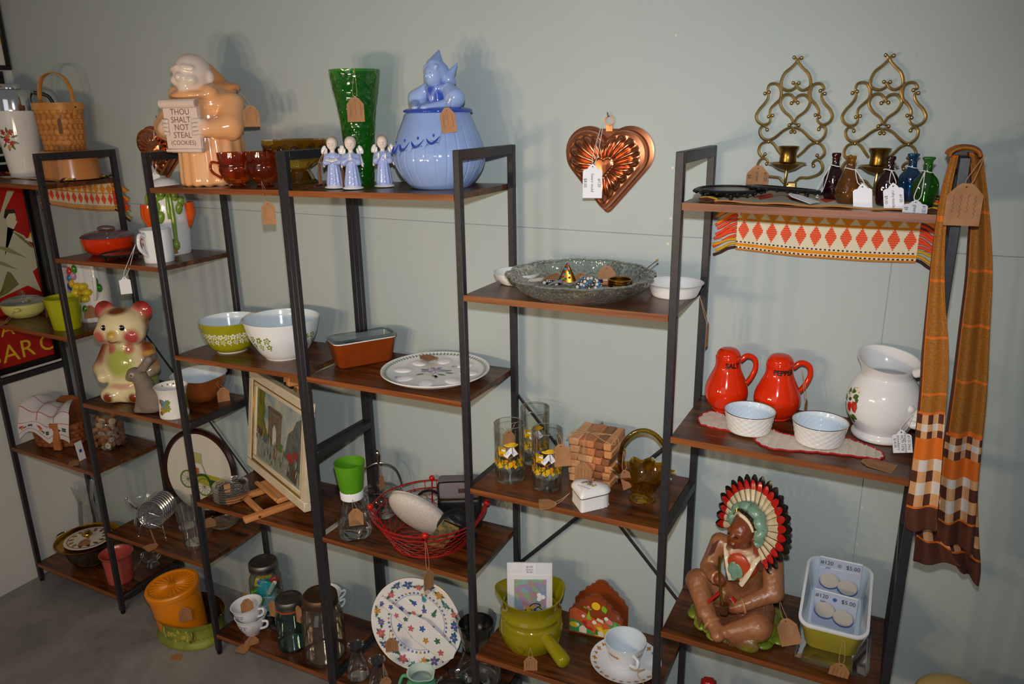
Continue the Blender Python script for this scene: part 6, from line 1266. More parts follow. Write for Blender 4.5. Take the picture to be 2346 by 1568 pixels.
for pts in ([(-.062,-.02,0.002),(-.062,-.02,zt),(0,-.018,zt+.003),(.062,-.016,zt),(.062,-.016,.002)],[(-.012,-.064,.002),(-.012,-.064,zt),(-.010,0,zt+.004),(-.008,.064,zt),(-.008,.064,.004)]): obj('strand', tube(cat(pts,5),.0011,6), M_twine, t)
obj('bow', tube(cat([(-.010,-.018,zt+.004),(-.050,-.040,zt+.010),(-.066,-.052,zt-.004),(-.040,-.030,zt+.004),(-.010,-.018,zt+.005),(.045,-.026,zt+.012),(.066,-.050,zt+.0),(.040,-.050,zt+.003),(-.008,-.019,zt+.006)],6),.0011,6), M_twine, t)
tag(t, (x-.012,y-.068,z0+.060), .045, .058, facing(x,y)-.2, to=(x-.012,y-.064,z0+.12), lines=4, sag=0)
x, y = 2.390, .042; z0 = zs('EF','m2',x); t = thing('trinket_box', 'white heart shaped china trinket box with small printed lid', 'trinket box', (x,y,z0), facing(x,y)-.35)
hc = heart_curve(72); hr = lambda s, z_: [(px*.050*s, pz_*.050*s+.002, z_) for px,pz_ in hc]
obj('body', loft([[(p[0]*(1+.02*math.cos(24*2*PI*k/72)),p[1],z_) for k,p in enumerate(hr(.94,z_))] for z_ in (0,.003)]+[hr(.92,.006),hr(.93,.034)],True,True), W_china, t); obj('lid', loft([hr(.96,.034),hr(1.0,.036),hr(1.0,.040),hr(.86,.049),hr(.5,.055),hr(.2,.0565)],True,True), W_china, t, sharp=None); obj('gold_line', tube(hr(1.005,.0365),.0008,5,closed=True), M_goldline, t)
for px,py,r_,c in ((-.008,.010,.007,'#8a7a5a'),(.002,.012,.006,'#5a4a3a'),(-.014,.004,.006,'#8a9068'),(.004,.002,.008,'#7a8460'),(.014,-.002,.005,'#b08a3a'),(.018,.004,.004,'#b8923c'),(-.004,.016,.005,'#a08a6a')): obj('lid_print', ([(p[0],p[1],.0566-(p[0]**2+p[1]**2)*3.0+.0006) for p in flower2(px,py,r_,6)[0]],flower2(px,py,r_,6)[1]), pbr('print_'+c.strip('#'),c,.3), t, smooth=False)
obj('script_print', ([(p[0],p[1],.0566-(p[0]**2+p[1]**2)*4.2+.0006) for p in stroke2([(-.024+.003*k,-.010-.0008*k+.0012*math.sin(k*2.3)) for k in range(13)],.001)[0]], stroke2([(-.024+.003*k,-.010) for k in range(13)],.001)[1]), M_ink, t, smooth=False)
tag(t, (2.315,.010,z0+.0012), .050, .038, -1.1, tl=-PI/2+.02, to=(2.348,.028,z0+.03), lines=0)
x, y = 2.500, .130; z0 = zs('EF','m2',x); t = thing('glass_basket', 'amber ruffled glass basket with arched handle', 'basket', (x,y,z0), facing(x,y)-.1); G_ab = glass('amber_basket_glass','#e2c46a',.95,.03,.5,45,body=.14,bc='#a87810')
obj('body', lathe([(0,.004),(.024,.003)]+fine([(.030,0),(.033,.004),(.024,.014),(.026,.020),(.040,.045),(.056,.068),(.070,.078)],4),144,lambda a,z,r: r*(1+(.16*math.sin(10*a)*min(1,max(0,(z-.045)/.033)))+(.05*math.cos(18*a)*math.sin(z*160) if .02 < z < .07 else 0))), G_ab, t, sharp=None)
obj('inner_wall', lathe(fine([(.066,.078),(.052,.066),(.036,.045),(.020,.022),(0,.020)],4),144,lambda a,z,r: r*(1+(.16*math.sin(10*a)*min(1,max(0,(z-.045)/.033))))), G_ab, t, sharp=None)
obj('handle', tube(cat([(-.050,0,.060),(-.058,0,.095),(-.052,0,.140),(-.030,0,.172),(0,0,.184),(.030,0,.172),(.052,0,.140),(.058,0,.095),(.050,0,.060)],7),.0055,10), glass('amber_handle','#d0b840',.9), t)
for s_ in (-1,1): obj('collar', tube([(s_*.054+.007*math.cos(a)*.9,.007*math.sin(a),.128) for a in [2*PI*k/14 for k in range(14)]],.0022,6,closed=True), M_gold, t)
tag(t, (x-.030,y-.055,z0+.092), .026, .048, facing(x,y)+.5, to=(x-.050,y-.005,z0+.130), lines=0, sag=0, rl=-.25)
# ------------------------------------------------------------------ third shelf: pot, bag, napkin holder, cup
x, y = 2.196, .118; z0 = zs('EF','m3',x); az = facing(x,y); t = thing('ceramic_pot', 'olive green pouring pot with a thick stick handle', 'pot', (x,y,z0), az); OP = glaze('olive_glaze','#7f7608','#8c8210',.1,8)
pf = [(.068,0),(.074,.003),(.086,.030),(.090,.055),(.086,.080),(.0825,.086),(.083,.098),(.0865,.102),(.080,.115),(.080,.130),(.086,.150),(.090,.158)]
vessel_obj('body', pf, OP, t, .005, .006, 96, mod=lambda a,z,r: r*(1+(.18*max(0,z-.13)/.028*max(0,math.cos(a-PI+.35))**14 if z > .13 else 0)+(.18*max(0,z-.13)/.028*max(0,math.cos(a-.55))**14 if z > .13 else 0)))
ha = -1.05; hx, hy = math.cos(ha), math.sin(ha)
obj('handle', tube(cat([(.080*hx,.080*hy,.060),(.105*hx,.105*hy,.058),(.150*hx,.150*hy,.052),(.172*hx,.172*hy,.049),(.182*hx,.182*hy,.048)],4),[.019,.019,.0185,.018,.018,.0185,.019,.0195,.020,.020,.020,.020,.019,.017,.014,.010,.005],18), OP, t)
obj('twine_band', tube([(.086*hx+.0195*math.cos(a)*-hy,.086*hy+.0195*math.cos(a)*hx,.060+.0195*math.sin(a)) for a in [2*PI*k/20 for k in range(20)]],.0012,5,closed=True), M_twine, t)
pfx = fine(pf,4)
for k in range(5):
    for q in (-2,-1,0,1,2): 
        a = -PI/2-.35+k*1.25; obj('shell_relief', tube([tuple(Vector(((prof_r(pfx,z_)+.0008)*math.cos(a+q*.10*(z_-.012)/.04),(prof_r(pfx,z_)+.0008)*math.sin(a+q*.10*(z_-.012)/.04),z_))) for z_ in (.012,.03,.048-.003*abs(q))],[.0016,.0034,.0014],6), OP, t)
tag(t, (x+.052,y-.112,z0+.040), .036, .045, az, to=(x+.045,y-.10,z0+.060), lines=4, sag=0)
b_ = thing('charm_packet', 'white pouch with holographic window standing in the olive pot', 'packet', (x-.010,y+.012,z0+.060), rot=(-.08,0,az-.02)); M_pouch = glaze('white_plastic_pouch','#d5d5da',None,.25)
obj('pouch', box(.128,.008,.172,(0,.004,0),.003,2), M_pouch, b_); obj('seal_ridge', box(.124,.0016,.003,(0,-.0008,.134)), W_china, b_)
m, nt, b = new_mat('holographic_foil'); vo = nt.nodes.new('ShaderNodeTexVoronoi'); vo.inputs['Scale'].default_value = 55; tc = nt.nodes.new('ShaderNodeTexCoord'); hs = nt.nodes.new('ShaderNodeHueSaturation'); hs.inputs['Color'].default_value = (.75,.5,.55,1)
nt.links.new(tc.outputs['Object'], vo.inputs['Vector']); sp2 = nt.nodes.new('ShaderNodeSeparateColor'); nt.links.new(vo.outputs['Color'], sp2.inputs[0]); nt.links.new(sp2.outputs[0], hs.inputs['Hue']); nt.links.new(hs.outputs[0], b.inputs['Base Color']); b.inputs['Metallic'].default_value = .35; b.inputs['Roughness'].default_value = .2
obj('window', box(.090,.0008,.105,(.002,-.0006,.018)), m, b_, smooth=False); obj('glare_film', sheet(10,10,lambda u,v: (-.045+.09*u,-.0030-.002*math.sin(u*9+v*5),.018+.105*v)), glass('pouch_film','#f4f4f4',1.0), b_)
obj('sticker', box(.040,.0008,.026,(0,-.0008,.142),.0003), M_tagwhite, b_, smooth=False)
for s_, z_, q in (('#120',.158,.009),('charm',.150,.008),('$5.00',.143,.007)): v, f = text_mesh(s_, q); obj('handwriting', ([(p[0],-.0014,z_+p[1]) for p in v], f), M_ink, b_, smooth=False)
for px,pz_,m_ in ((-.006,.030,YB),(.006,.038,glaze('peach_petal','#c89a4a')),(-.014,.022,PV),(.012,.026,PB)): obj('charm', flat_xz(flower2(px,pz_,.012,5), -.0046), m_, b_, smooth=False)
obj('charm', flat_xz(ring2(.024,.030,.013,.004,4), -.0046), M_ink, b_, smooth=False); obj('charm', tube(cat([(-.0,-.005,.042),(.012,-.005,.050),(.026,-.005,.048),(.030,-.005,.042)],4),.0018,6), M_ink, b_); obj('charm', flat_xz(flower2(.030,.070,.014,3), -.0046), W_china, b_, smooth=False)
x, y = 2.350, .235; z0 = zs('EF','m3',x); t = thing('napkin_holder', 'wooden napkin holder painted with birds and houses', 'napkin holder', (x,y,z0), .12); M_nap = pbr('red_brown_wood','#8a3f16',.4,0,'#7a3410',14); half = [(.078,0),(.078,.072),(.070,.078),(.066,.090),(.050,.098),(.046,.110),(.034,.114),(.030,.122),(.022,.124),(.018,.132),(.008,.138),(0,.139)]
outl = half+[(-a,b2) for a,b2 in reversed(half[:-1])]
obj('front_panel', prism(outl,.012,.002), M_nap, t, (0,-.022,0)); obj('back_panel', prism([(a*1.0,b2*1.09) for a,b2 in outl],.012,.002), M_nap, t, (.004,.030,0)); obj('base', box(.150,.045,.012,(0,.004,0),.002), M_nap, t)
NP = lambda pts: fan(pts)
for n_, s_, c, o_ in (('hill_print',NP([(-.074,.006),(.074,.006),(.074,.060),(.050,.066),(.030,.056),(.0,.060),(-.030,.076),(-.060,.086),(-.074,.078)]),'#c05a34',1),('hill_print',NP([(-.074,.006),(.0,.006),(-.020,.030),(-.050,.044),(-.074,.046)]),'#3e8a4c',2),('hill_print',NP([(.074,.006),(.0,.006),(.012,.026),(.045,.040),(.074,.034)]),'#d0b020',2),('hill_print',NP([(.020,.070),(.060,.064),(.074,.056),(.074,.036),(.045,.042),(.03,.056)]),'#3e8a4c',2),('sun_print',disc2(.002,.104,.0125,18),'#e0bc20',3),('sun_ray_print',flower2(.002,.104,.017,12,0,.8),'#a03014',2),
  ('tree_print',NP([(-.026,.056),(-.010,.056),(-.018,.086)]),'#8ab030',4),('tree_print',NP([(-.002,.010),(.010,.010),(.004,.034)]),'#2a7a3c',4),('tree_print',NP([(.050,.040),(.066,.040),(.058,.066)]),'#6aa838',4),('tree_print',leaf2(.030,.086,.026,.008,1.9),'#7ab02c',4),('tree_print',NP([(.036,.008),(.048,.008),(.042,.030)]),'#2a7a3c',4),
  ('house_print',NP([(-.046,.008),(-.024,.008),(-.024,.024),(-.035,.034),(-.046,.024)]),'#d8d0b8',5),('house_roof_print',NP([(-.024,.024),(-.035,.034),(-.008,.030),(-.004,.020)]),'#b03020',5),('house_print',NP([(.010,.0075),(.026,.0075),(.026,.020),(.018,.028),(.010,.020)]),'#d8d0b8',5),('house_print',NP([(.004,.058),(.024,.052),(.024,.064),(.008,.070)]),'#d8d0b8',5),('house_roof_print',NP([(.004,.068),(.024,.062),(.028,.066),(.010,.074)]),'#a83020',6),
  ('bird_print',disc2(.010,.040,.015,16,.010,-.5),'#d87a34',6),('bird_print',disc2(-.002,.050,.0065,12),'#e0dcd0',7),('bird_wing_print',leaf2(.004,.036,.024,.006,-.4),'#d8c020',7),('bird_print',disc2(.040,.062,.014,14,.008,-.7),'#d07a70',6),('bird_print',disc2(.032,.070,.006,12),'#e0dcd0',7),('bird_print',disc2(-.060,.030,.015,14,.009,.1),'#d8b820',6),('bird_print',disc2(-.050,.032,.005,10),'#e0dcd0',7),('bird_print',disc2(-.042,.070,.012,12,.006,-.5),'#b84a30',6),('bird_print',disc2(-.034,.064,.005,10),'#e0dcd0',7),('flower_print',disc2(-.020,.096,.005,10),'#d87a80',5),('flower_leaf_print',leaf2(-.024,.090,.012,.003,2.6),'#6aa838',4),('flower_leaf_print',leaf2(-.020,.088,.012,.003,.3),'#6aa838',4),('flower_print',flower2(-.030,.042,.010,6),'#b03020',6),('flower_print',flower2(.062,.024,.008,6),'#c05a34',6)):
    obj(n_, flat_xz(s_, -.0282-.0002*o_), pbr('print_'+c.strip('#'),c,.35), t, smooth=False)
x, y = 2.470, .135; z0 = zs('EF','m3',x); az = facing(x,y); GPm = glaze('butterfly_gold','#b87a30',None,.25)
t = thing('saucer', 'white saucer with gold butterfly border under cup', 'saucer', (x,y,z0), az); solid_lathe('body', [(.048,0),(.052,.002),(.075,.010),(.094,.020),(.095,.0215),(.074,.0130),(.050,.0050),(0,.0048)], W_opal, t, 72, refine=False)
for k in range(26):
    a = 2*PI*k/26; s_ = flower2(.083*math.cos(a),.083*math.sin(a),.0072 if k%2 else .0055,4 if k%2 else 3,a,.4); obj('butterfly_print', ([(p[0],p[1],.0132+(math.hypot(p[0],p[1])-.074)*.405+.0005) for p in s_[0]], s_[1]), GPm, t, smooth=False)
t = thing('teacup', 'large white cup with gold butterfly band on saucer', 'cup', (x-.004,y+.004,z0+.0052), az+.05); pf = [(.030,0),(.033,.002),(.038,.014),(.046,.036),(.051,.056),(.0555,.072),(.056,.073)]
vessel_obj('body', pf, [W_opal,W_blue], t, .0035, .005, 64); pfx = fine(pf,4); prints('butterfly_print', t, pfx, -PI/2-.75, [flower2(.008*k-.010,.048,.0055,4,k,.4) for k in range(4)], GPm); prints('butterfly_print', t, pfx, -PI/2+.75, [flower2(.008*k-.010,.048,.0055,4,k,.4) for k in range(4)], GPm)
handle_ear(t, (.022,-.047,.058), (.016,-.038,.022), (.010,-.024,0), .0050, W_opal)
obj('twine', tube(cat([(.010,-.066,.040),(.026,-.072,.036),(.050,-.064,.036),(.030,-.078,.034),(.040,-.088,.020),(.046,-.092,.013)],5),.0010,5), M_twine, t)
# ================================================================== bay six: top shelf
SC = {
 'A':[(-.0115,.1315),(-.0075,.1286),(-.006,.1221),(-.0153,.1114),(-.0276,.1007),(-.0331,.0877),(-.0341,.0765),(-.0296,.0689),(-.0169,.0644),(-.006,.0683),(-.0029,.0757),(-.0089,.08)],
 'B':[(.0034,.13),(-.001,.1283),(-.0023,.1219),(.007,.1106),(.0191,.0991),(.0247,.0879),(.0268,.0758),(.0237,.0694),(.0131,.0641),(.0034,.0681),(-.0019,.0757),(.0028,.0793)],
 'C1':[(-.0326,.0708),(-.0316,.0538)],'C2':[(.0241,.0694),(.0249,.0526)],
 'D1':[(-.009,.0382),(-.0046,.0419),(-.0042,.0476),(-.0124,.0553),(-.0237,.0555),(-.0315,.0462),(-.0315,.0348),(-.0228,.0213),(-.0084,.0096),(-.0008,-.0019),(.0101,-.0077)],
 'D2':[(.0041,.0389),(-.0009,.0428),(-.0005,.0484),(.0065,.0539),(.0177,.0537),(.0279,.0442),(.0279,.0338),(.0207,.0207),(.0067,.0095),(.0009,-.0),(-.0098,-.0076)],
 'E1':[(-.0578,.0619),(-.0611,.0677),(-.058,.0771),(-.0486,.0797),(-.0387,.0757),(-.0324,.0633),(-.033,.0481),(-.0432,.0368),(-.0511,.0274),(-.0522,.0158),(-.0461,.0129)],
 'E2':[(-.0663,.0593),(-.0601,.0601),(-.0588,.0505),(-.0647,.0391),(-.0754,.0258),(-.0812,.0122),(-.0764,.0005),(-.0651,-.0064),(-.0535,-.0036),(-.05,.0061),(-.0547,.011)],
 'F1':[(.0473,.0624),(.0541,.0668),(.0488,.0752),(.0395,.0773),(.0307,.073),(.0272,.0619),(.0295,.0469),(.0397,.0355),(.0473,.0242),(.0482,.0148),(.0419,.013)],
 'F2':[(.0569,.0566),(.0516,.0558),(.0515,.0475),(.0579,.0371),(.0701,.0239),(.076,.0108),(.0725,-.0005),(.0622,-.007),(.0527,-.0041),(.0468,.0035),(.0505,.0091)],
 'G1':[(-.0554,-.0172),(-.0578,-.0113),(-.0648,-.0093),(-.0703,-.0152),(-.0705,-.025),(-.0628,-.0359),(-.0507,-.0397),(-.0375,-.0338),(-.023,-.0211),(-.0121,-.0144),(-.0026,-.0134),(.0029,-.0221)],
 'G2':[(-.0506,-.0407),(-.0382,-.0485),(-.0295,-.0603),(-.0207,-.072)],'G3':[(-.0504,-.0427),(-.0639,-.0467),(-.0699,-.0587),(-.0682,-.0686),(-.0607,-.0755),(-.0558,-.0695)],
 'G4':[(.0517,-.0164),(.0534,-.0117),(.0607,-.0108),(.066,-.0174),(.0645,-.0307),(.0562,-.0403),(.0471,-.0422),(.0351,-.0346),(.0208,-.0212),(.0108,-.0154),(.0021,-.0134),(-.0047,-.0221)],
 'G5':[(.0491,-.0441),(.0366,-.05),(.0246,-.0637),(.0124,-.0755)],'G6':[(.051,-.0441),(.0608,-.0498),(.0675,-.0613),(.0665,-.0709),(.0597,-.0768),(.0535,-.0711)],
 'H1':[(-.0506,-.0908),(-.049,-.0853),(-.0554,-.0794),(-.0642,-.0816),(-.0702,-.0947),(-.0673,-.1068),(-.0545,-.1166),(-.0384,-.1192),(-.0225,-.1209),(-.0151,-.1277),(-.0055,-.1375)],
 'H2':[(.0481,-.0935),(.0458,-.0887),(.0508,-.0818),(.0592,-.0817),(.0669,-.0942),(.0652,-.1059),(.0557,-.1139),(.0392,-.1193),(.0239,-.1197),(.015,-.1269),(.0043,-.1372)]}
M_brass = metalm('aged_brass','#c8ab74',.33,'#b3965e',scale=14); M_brassd = metalm('dark_brass','#9a7a3c',.28,'#8a6c34',scale=10)
t = thing('wall_sconce', 'brass scrollwork candle sconce on wall behind the black trivets', 'sconce', (2.7591,.290,1.7908), group='brass wall sconces')
for k, pts in SC.items():
    pp = cat([(a,0,b2) for a,b2 in pts],5); n_ = len(pp)
    obj('scroll', tube(pp,[.0025+.0009*math.sin(PI*i/(n_-1)) for i in range(n_)],8), M_brass, t)
    if len(pts) > 5: obj('scroll_knob', ell((pts[0][0],-.0005,pts[0][1]),.0040,12,8), M_brass, t)
    if len(pts) in (6,11,12): obj('scroll_knob', ell((pts[-1][0],-.0005,pts[-1][1]),.0038,12,8), M_brass, t)
cx_, cy_ = .0015, -.058
obj('candle_cup', xf(lathe([(0,.004),(.012,.004),(.015,.001),(.0145,0),(.0165,.001),(.0175,.004),(.0165,.014),(.0175,.028),(.0210,.034),(.0215,.036),(.0190,.036),(.0155,.028),(.0145,.010),(0,.010)],32),(cx_,cy_,-.0855)), M_brassd, t, sharp=50)
obj('drip_pan', xf(lathe(fine([(.004,-.012),(.010,-.010),(.020,-.006),(.034,.0035),(.039,.0045),(.034,.0055),(.018,-.001),(0,.0)],3),40),(cx_,cy_,-.0895)), M_brassd, t)
obj('arm', tube(cat([(cx_,cy_,-.100),(cx_-.001,cy_-.002,-.118),(cx_-.002,cy_+.010,-.136),(0,-.012,-.140),(0,-.001,-.132)],5),.0055,10,flat=(.9,.6)), M_brass, t); obj('bracket', box(.020,.010,.022,(.008,-.008,-.150),.003), M_brass, t)
c2 = copy_tree(t); c2.location = (2.936,.290,1.7880); c2['label'] = 'brass scrollwork candle sconce on wall behind the glass bottles'
# trivets
tl1 = glaze('dark_tile','#2a1c16','#6a4a34',.3,40)
x, y = 2.668, .105; t = thing('trivet', 'round black footed trivet flat at left of top shelf', 'trivet', at('FG','e1',x,y,.003), .3); trivet(t, .070, tl1)
x, y = 2.775, .130; t = thing('trivet', 'round black footed trivet resting tilted on the other', 'trivet', at('FG','e1',x,y,.006), rot=(0,.10,.9)); trivet(t, .070, tl1)
z0 = zs('FG','e1',2.7); g_ = tag(None, (2.704,.215,z0+.056), .046, .036, .05, tl=-.25, words=('#120','trivet','$6')); props(g_, 'kraft price tag standing behind the black trivets', 'tag')
g_ = tag(None, (2.800,.045,z0+.020), .036, .050, 1.2, tl=-PI/2+.25, white=True, lines=2); props(g_, 'white paper tag lying before the dark red bottle', 'tag')
# five little bottles
def bottle(label, x, y, kind, tint, deep, tagp=None, grp='small coloured glass bottles'):
    z0 = zs('FG','e1',x)+.0028; t = thing('glass_bottle', label, 'bottle', (x,y,z0), facing(x,y), grp); g = glass('bottle_'+tint.strip('#'), tint, .95, .03, .35 if kind in (0,1) else .0, 120, body=.14, bc=deep)
    if kind == 0: pf = [(.014,0),(.017,.003),(.0195,.020),(.0195,.040),(.014,.056),(.0075,.066),(.0068,.082),(.0085,.084),(.0085,.090),(.0065,.091)]; sy_ = .8
    elif kind == 1: pf = [(.015,0),(.019,.003),(.0235,.016),(.0225,.030),(.0165,.052),(.0085,.068),(.0072,.076),(.0080,.080),(.0090,.086),(.0095,.090)]; sy_ = .75
    else: pf = [(.013,0),(.015,.002),(.019,.018),(.0225,.036),(.020,.050),(.0105,.062),(.0078,.068),(.0072,.082),(.0105,.088),(.0105,.091),(.007,.092)]; sy_ = .6
    p_ = fine(pf,4); obj('glass', lathe([(0,.0)]+p_,40,(lambda a,z,r: r*(1+.03*math.sin(a*7+z*400)*(1 if .01 < z < .05 else 0))) if kind in (0,1) else None,1,sy_), g, t, sharp=60)
    obj('thick_base', lathe([(0,.001),(pf[1][0]*.9,.002),(pf[2][0]*.8,.010),(0,.007)],28,None,1,sy_), glass('bottle_base_'+tint.strip('#'), deep, .9), t)
    obj('string', tube([(.0105*math.cos(a),.0105*sy_*1.25*math.sin(a),.066+.0015*math.sin(2*a)) for a in [2*PI*k/20 for k in range(20)]],.0009,5,closed=True), M_cotton, t)
    if tagp: 
        dx, dy, dz, w_, h_, kw = tagp; tag(t, (x+dx,y+dy,z0+dz), w_, h_, white=True, to=(x+dx*.35,y-.012,z0+.066), round_=True, sag=0, **kw)
    return t
RD, AM, BL_, GN = ('#8c3446','#5a1a26'), ('#d8a42c','#c08a20'), ('#4aa4c8','#2a78b0'), ('#78b868','#4a9a40')
bottle('dark ruby glass bottle nearest the black trivets', 2.862, .170, 0, *RD, (-.024,-.050,.010,.004,.004,dict(lines=0)))
bottle('amber pear shaped glass bottle with white tag', 2.895, .100, 1, *AM, (.026,-.028,.036,.033,.046,dict(lines=0,rl=-.12)))
bottle('dark ruby glass bottle beside the blue one with lettered tag', 2.963, .100, 0, *RD, (.010,-.034,.040,.034,.048,dict(words=('#120','ruby bottle','$9.00'),rl=-.15)))
bottle('blue glass bottle behind the green one', 3.000, .185, 2, *BL_)
bottle('green glass flask bottle at right end of top shelf', 3.026, .085, 2, *GN, (-.012,-.036,.014,.040,.034,dict(words=('#120','green','$9'),tl=-.9)))
# ================================================================== bay six: second shelf
VR = glaze('vermilion_glaze','#d62c06','#cc2804',.09)
def shaker(label, x, y, R_, word, rz):
    z0 = zs('FG','e2',x); t = thing('shaker', label, 'shaker', (x,y,z0), rz, 'red orange salt and pepper shakers'); s_ = R_/.050
    pf = [(.029*s_,0),(.031*s_,.002),(.031*s_,.006),(.042*s_,.018),(.050*s_,.040),(.0485*s_,.060),(.039*s_,.085),(.0305*s_,.105),(.0285*s_,.120),(.0295*s_,.128),(.0295*s_,.133),(.0275*s_,.1345),(.0265*s_,.142),(.019*s_,.151),(.008*s_,.154),(0,.1545)]
    pfx = fine(pf,3); obj('body', lathe([(0,0)]+pfx,64), VR, t, sharp=60)
    a = 1.05; hx, hy = math.cos(a-1.05), math.sin(a-1.05)
    obj('handle', tube(cat([(.028*s_,0,.122),(.044*s_,0,.134),(.062*s_,0,.126),(.066*s_,0,.104),(.056*s_,0,.078),(.042*s_,0,.060)],6),[.0065]*14+[.0062]*17,12), VR, t)
    v, f = text_mesh(word, .0165, bold=.0007); v = [(p[0]*.92,p[1]) for p in v]
    bm = bmesh.new(); vs = [bm.verts.new((p[0],p[1],0)) for p in v]
    for q in f: 
        try: bm.faces.new([vs[i] for i in q])
        except ValueError: pass
    bmesh.ops.triangulate(bm, faces=bm.faces); bmesh.ops.subdivide_edges(bm, edges=bm.edges, cuts=1); v, f = from_bm(bm)
    bold = [(p[0], p[1]+.112) for p in v]
    obj('lettering', wrap((bold,f), pfx, -PI/2+.12, .0006), pbr('black_letter','#1c0c0a',.4), t, smooth=False)
    for k in range(7): aa = 2*PI*k/6; rr = 0 if k == 6 else .011; obj('hole', ell((rr*math.cos(aa),rr*math.sin(aa),.1535-rr*.12),(.0014,.0014,.0006),8,4), M_dark, t)
    return t
shaker('red orange pear shaped shaker lettered SALT', 2.668, .222, .0495, 'SALT', facing(2.668,.222)+.28)
t = shaker('red orange pear shaped shaker lettered PEPPER', 2.784, .226, .0520, 'PEPPER', facing(2.784,.226)+.24); z0 = zs('FG','e2',2.78)
tag(t, (2.848,.225,z0+.050), .016, .042, 1.3, to=(2.832,.225,z0+.125), lines=0, sag=0)
# crochet mat
t = thing('crochet_mat', 'cream crochet mat with red scalloped edge', 'mat', at('FG','e2',2.83,.108)); M_cro = pbr('cream_crochet','#d6c8b6',.95,0,'#e4dacb',260,bmp=.8,bscale=330); M_crr = pbr('red_crochet_edge','#a81a1e',.95,bmp=.5,bscale=300)
edge = cat([(-.200,.006),(-.200,.060),(-.175,.082),(-.120,.052),(-.06,.040),(.0,.018),(.06,.030),(.110,.055),(.150,.040),(.186,.012),(.184,-.022),(.160,-.028),(.10,-.038),(.045,-.052),(-.02,-.070),(-.055,-.052),(-.078,-.020),(-.13,-.016),(-.17,-.014)],6,True)
ed = [(p[0]+.0022*math.sin(i*1.9),p[1]+.0022*math.cos(i*1.9)) for i,p in enumerate(edge)]
zz = zs('FG','e2',2.83)
bm = bmesh.new(); vs = [bm.verts.new((p[0],p[1],.0016)) for p in ed]; bm.faces.new(vs); bmesh.ops.triangulate(bm, faces=bm.faces); bmesh.ops.subdivide_edges(bm, edges=bm.edges, cuts=3, use_grid_fill=True)
for v in bm.verts: v.co.z = .0016+.0006*math.sin(v.co.x*130)*math.sin(v.co.y*160)+zs('FG','e2',2.83+v.co.x)-zz
vf = from_bm(bm); k_ = len(vf[0]); obj('mat', (vf[0],vf[1]), M_cro, t, sharp=None)
obj('red_edging', tube([(p[0],p[1],.0018+zs('FG','e2',2.83+p[0])-zz) for p in ed],.0019,5,closed=True), M_crr, t)
# crochet rows, raised
rowsv = []
for i in range(22):
    x0 = -.19+i*.0172; pts = [(x0,-.07+.15*k/30) for k in range(31)]
    def inside(px,py):
        c_ = False; n_ = len(ed)
        for a in range(n_):
            (x1,y1),(x2,y2) = ed[a],ed[(a+1)%n_]
            if (y1 > py) != (y2 > py) and px < (x2-x1)*(py-y1)/(y2-y1)+x1: c_ = not c_
        return c_
    q = [p for p in pts if inside(*p)]
    if len(q) > 2: rowsv.append(tube([(p[0],p[1],.0024+.0006*math.sin(p[1]*900)+zs('FG','e2',2.83+p[0])-zz) for p in q],.0016,5))
for r_ in rowsv: obj('crochet_row', r_, M_cro, t)
# ramekins
M_wick = glaze('white_basketweave','#dedad6')
def ramekin(label, x, y, R_):
    z0 = zs('FG','e2',x)+.0046; t = thing('ramekin', label, 'ramekin', (x,y,z0), .3, 'white basketweave ramekins')
    pf = [(R_*.80,0),(R_*.83,.002),(R_*.84,.004),(R_*.965,.040),(R_,.046)]; pf2 = []
    for i in range(25): z_ = .004+.036*i/24; pf2.append((R_*(.84+.125*i/24),z_))
    o_ = [(R_*.80,0),(R_*.83,.002)]+pf2+[(R_*.99,.044),(R_,.0465)]
    vessel_obj('body', o_, [M_wick,W_blue], t, .003, .005, 144, refine=False, mod=lambda a,z,r: r+((.0006)*math.sin(18*a+(PI if int(z/.006)%2 else 0))*abs(math.sin(PI*z/.006)) if .004 < z < .041 else 0), sharp=None)
    obj('gold_rim', tube([(R_*math.cos(a)*.995,R_*math.sin(a)*.995,.0468) for a in [2*PI*k/64 for k in range(64)]],.0008,5,closed=True), M_goldline, t); return t
ramekin('white basketweave ramekin in front of the shakers', 2.744, .112, .0555); ramekin('white basketweave ramekin nearer the strawberry jug', 2.890, .116, .0575)
# jug
x, y = 3.005, .215; z0 = zs('FG','e2',x); az = facing(x,y); t = thing('milk_jug', 'white china milk jug printed with strawberries', 'jug', (x,y,z0), az)
pf = [(.050,0),(.056,.002),(.058,.010),(.052,.018),(.056,.024),(.070,.050),(.0755,.078),(.072,.108),(.060,.130),(.052,.140),(.051,.146),(.053,.158),(.060,.176),(.062,.180)]
sp_a = PI*.72
def jmod(a,z,r): return r*(1+.20*max(0,z-.140)/.040*max(0,math.cos(a-sp_a))**5)
def jz(v): 
    z = v[2]
    if z < .141: return v
    a = math.atan2(v[1],v[0]); q = (z-.141)/.040; return (v[0],v[1],z+q*(.017*math.cos(a-sp_a)+.006*math.cos(a+.25)-.004))
pr2, no2 = vessel(pf,.004,.006); v, f = lathe(pr2,72,jmod); obj('body', ([jz(p) for p in v],f), W_china, t, sharp=60)
obj('handle', tube(cat([(.052,-.036,.164),(.070,-.048,.172),(.082,-.056,.158),(.082,-.056,.118),(.074,-.052,.090),(.064,-.045,.078)],6),[.0095]*6+[.0085]*12+[.0095]*13,12), W_china, t); obj('handle_scroll', ell((.066,-.050,.070),(.012,.012,.008),16,10), W_china, t); obj('handle_scroll', ell((.064,-.047,.056),(.013,.013,.010),16,10), W_china, t); obj('handle_scroll', ell((.052,-.052,.090),(.008,.008,.009),14,8), W_china, t)
